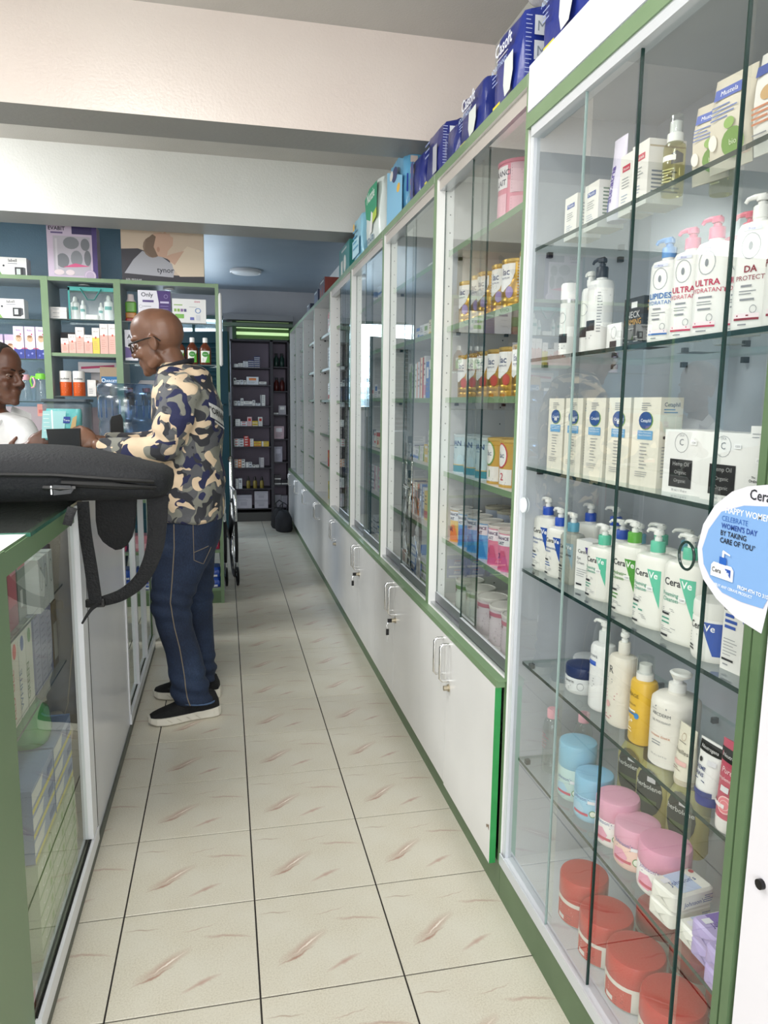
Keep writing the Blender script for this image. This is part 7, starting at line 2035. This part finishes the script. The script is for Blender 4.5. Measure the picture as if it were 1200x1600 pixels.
def shoe(x_heel, y_heel, x_toe, y_toe, name='shoe'):
    v = Vector((x_toe - x_heel, y_toe - y_heel)); ln = v.length; a = math.atan2(v.y, v.x)
    Lx = ln
    W0 = [(0, .018), (.04, .030), (.12, .036), (.3, .034), (.45, .034), (.62, .044), (.78, .047), (.9, .040), (.97, .024), (1, .008)]
    def outline(inset, z, up=0):
        L_ = []
        for s_, w in W0: L_.append((s_ * Lx, w - inset, z + up * 0))
        L_ = [(x, y, z_ + (.012 * max(0, (x / Lx - .8) / .2) ** 2)) for x, y, z_ in L_]
        R_ = [(x, -y, z_) for x, y, z_ in reversed(L_)]
        return L_ + R_
    root = bpy.data.objects.new(name, None)
    COL.objects.link(root)
    root.location = (x_heel, y_heel, 0); root.rotation_euler = (0, 0, a)
    def hs(x): return .036 + .010 * max(0, 1 - x / Lx / .35)
    m = MB()
    o0, o1, o2 = outline(.004, .001), outline(-.003, .008), outline(-.002, 0)
    o2 = [(x, y, hs(x)) for x, y, z in o2]
    m.loft([o0, o1, o2], C('#d8d4c8', .5), smooth=False)
    for k in range(4):
        x0 = Lx * (.30 + k * .13)
        m.quad([(x0, .049, .014), (x0 + .02, .049, .030), (x0 + .024, .049, .030), (x0 + .004, .049, .014)], '#b9b4a6')
    so = m.build('sole', root)
    up = MB()
    rings = []
    for s_, w, h in ((.02, .026, .075), (.06, .033, .105), (.14, .037, .118), (.26, .037, .120), (.38, .036, .112), (.48, .037, .098), (.60, .041, .082), (.72, .044, .070), (.84, .042, .058), (.92, .034, .050), (.97, .022, .044)):
        x = s_ * Lx
        rings.append([(x, (w - .001) * math.copysign(abs(cos(t_)) ** .8, cos(t_)), .030 + (h - .030) * max(0, sin(t_)) ** .8 if sin(t_) > 0 else .030) for t_ in [2 * pi * j / 20 for j in range(20)]])
    up.loft(rings, C('#131315', .85, bump=.4, bscale=200)).build('upper', root)
    root.parent = MAN
    root.matrix_parent_inverse = Matrix.Translation(-Vector(MAN.location))
    return root


shoe(-.098, 3.050, -.386, 2.985)
shoe(-.095, 3.235, -.392, 3.285)

# ---- the woman behind the counter
WM = empty('person', (-1.06, 3.38, 0), 0, 'woman with pulled back dark hair and white shirt behind the counter at left edge', 'person')
HW = rotm(-28, 2, (-.962, 3.335, 1.415))
b = MB()
head(b, HW, .95)
b.tube([(-.985, 3.35, 1.37), (-1.0, 3.36, 1.31), (-1.02, 3.37, 1.22), (-1.03, 3.38, 1.10)], [.050, .048, .062, .09], M_BLACK, 16)
b.tube([(-1.03, 3.38, 1.2), (-1.05, 3.38, 1.0), (-1.06, 3.38, .80)], [.09, .09, .11], M_BLACK, 16)
b.tube([(-.98, 3.36, 1.24), (-.87, 3.28, 1.19), (-.875, 3.22, 1.10), (-.845, 3.175, 1.125), (-.815, 3.17, 1.138)], [.05, .04, .034, .028, .023], M_BLACK, 12)
b.tube([(-1.05, 3.40, 1.22), (-1.16, 3.46, 1.18), (-1.15, 3.42, 1.0), (-1.02, 3.27, 1.09), (-.90, 3.20, 1.11)], [.05, .042, .036, .030, .023], M_BLACK, 12)
hand(b, (-.825, 3.17, 1.140), (.80, .15, .50), (.3, .8, -.1), .92, .75, -1)
hand(b, (-.915, 3.205, 1.108), (.85, -.2, .15), (0, .6, .6), .9, .8, 1)
b.tube([(-1.03, 3.33, .85), (-1.03, 3.33, .45), (-1.03, 3.33, .03)], [.085, .055, .035], M_BLACK, 12)
b.tube([(-1.10, 3.45, .85), (-1.10, 3.45, .45), (-1.10, 3.45, .03)], [.085, .055, .035], M_BLACK, 12)
organic('body', b, M_SKIN2, WM, .0058, 5, .5)
eyes(HW, .95, WM, M_SKIN2)
hr = MB()
R3 = HW.to_3x3()
for c_, r_ in (((-.028, 0, .060), (.115, .090, .097)), ((-.075, 0, .03), (.05, .06, .07)), ((-.125, 0, .02), (.042, .042, .042))):
    hr.ell(HW @ Vector([q * .95 for q in c_]), [q * .95 for q in r_], M_BLACK, 20, 12, R3)
organic('hair', hr, C('#15110f', .7, bump=.6, bscale=90), WM, .007, 3, .5)
keep_world(MB().ell(HW @ Vector((.084, 0, -.0645)), (.010, .017, .0025), C('#2a1210', .5), 12, 7, R3).build('mouth', None), WM)
st = MB()
st.loft([ring(cx, cyy, rx, ry, z, 30) for cx, cyy, rx, ry, z in ((-1.03, 3.39, .15, .17, .78), (-1.01, 3.39, .145, .165, .95), (-.995, 3.385, .145, .170, 1.08), (-.990, 3.38, .140, .170, 1.16), (-.990, 3.375, .120, .155, 1.215), (-.990, 3.37, .085, .105, 1.248), (-.988, 3.36, .060, .070, 1.262))], M_BLACK)
st.tube([(-.96, 3.34, 1.205), (-.885, 3.285, 1.190), (-.850, 3.25, 1.145), (-.862, 3.225, 1.10)], [.072, .068, .062, .058], M_BLACK, 16)
st.tube([(-1.06, 3.40, 1.215), (-1.15, 3.46, 1.19), (-1.17, 3.46, 1.08)], [.07, .062, .056], M_BLACK, 16)
WS_ = C('#dcdcdc', .7, bump=.35, bscale=26)
organic('white_shirt', st, WS_, WM, .009, 4, .5, lambda p: noise.noise(Vector((p.x * 9, p.y * 8, p.z * 10))) * .007)
cl = MB()
for sg in (-1, 1):
    cl.loft([[Vector(q) for q in ((-.975 + sg * .04, 3.335 + sg * .045, 1.292), (-.935 + sg * .012, 3.275 + sg * .010, 1.240), (-.915 + sg * .030, 3.262 + sg * .020, 1.195), (-.905 + sg * .055, 3.275 + sg * .055, 1.222), (-.945 + sg * .075, 3.325 + sg * .075, 1.262))],
             [Vector(q) + Vector((.006, -.006, .004)) for q in ((-.975 + sg * .04, 3.335 + sg * .045, 1.292), (-.935 + sg * .012, 3.275 + sg * .010, 1.240), (-.915 + sg * .030, 3.262 + sg * .020, 1.195), (-.905 + sg * .055, 3.275 + sg * .055, 1.222), (-.945 + sg * .075, 3.325 + sg * .075, 1.262))]], WS_, smooth=False)
    keep_world(cl.build('collar', None), WM); cl = MB()
tr = MB()
tr.loft([ring(-1.06, 3.39, .135, .165, z, 24) for z in (.84, .72, .62)], M_BLACK)
tr.tube([(-1.03, 3.33, .74), (-1.03, 3.33, .4), (-1.03, 3.33, .06)], [.095, .075, .065], M_BLACK, 14)
tr.tube([(-1.09, 3.45, .74), (-1.09, 3.45, .4), (-1.09, 3.45, .06)], [.095, .075, .065], M_BLACK, 14)
organic('trousers', tr, C('#1e2028', .8), WM, .012, 3, .5)
for y in (3.33, 3.45):
    keep_world(MB().sup([(.105, .040, .002), (.115, .045, .02), (.10, .04, .05), (.05, .03, .07)], C('#17171a', .5), 20, 2.4, -1.00, y).build('shoe', None), WM)
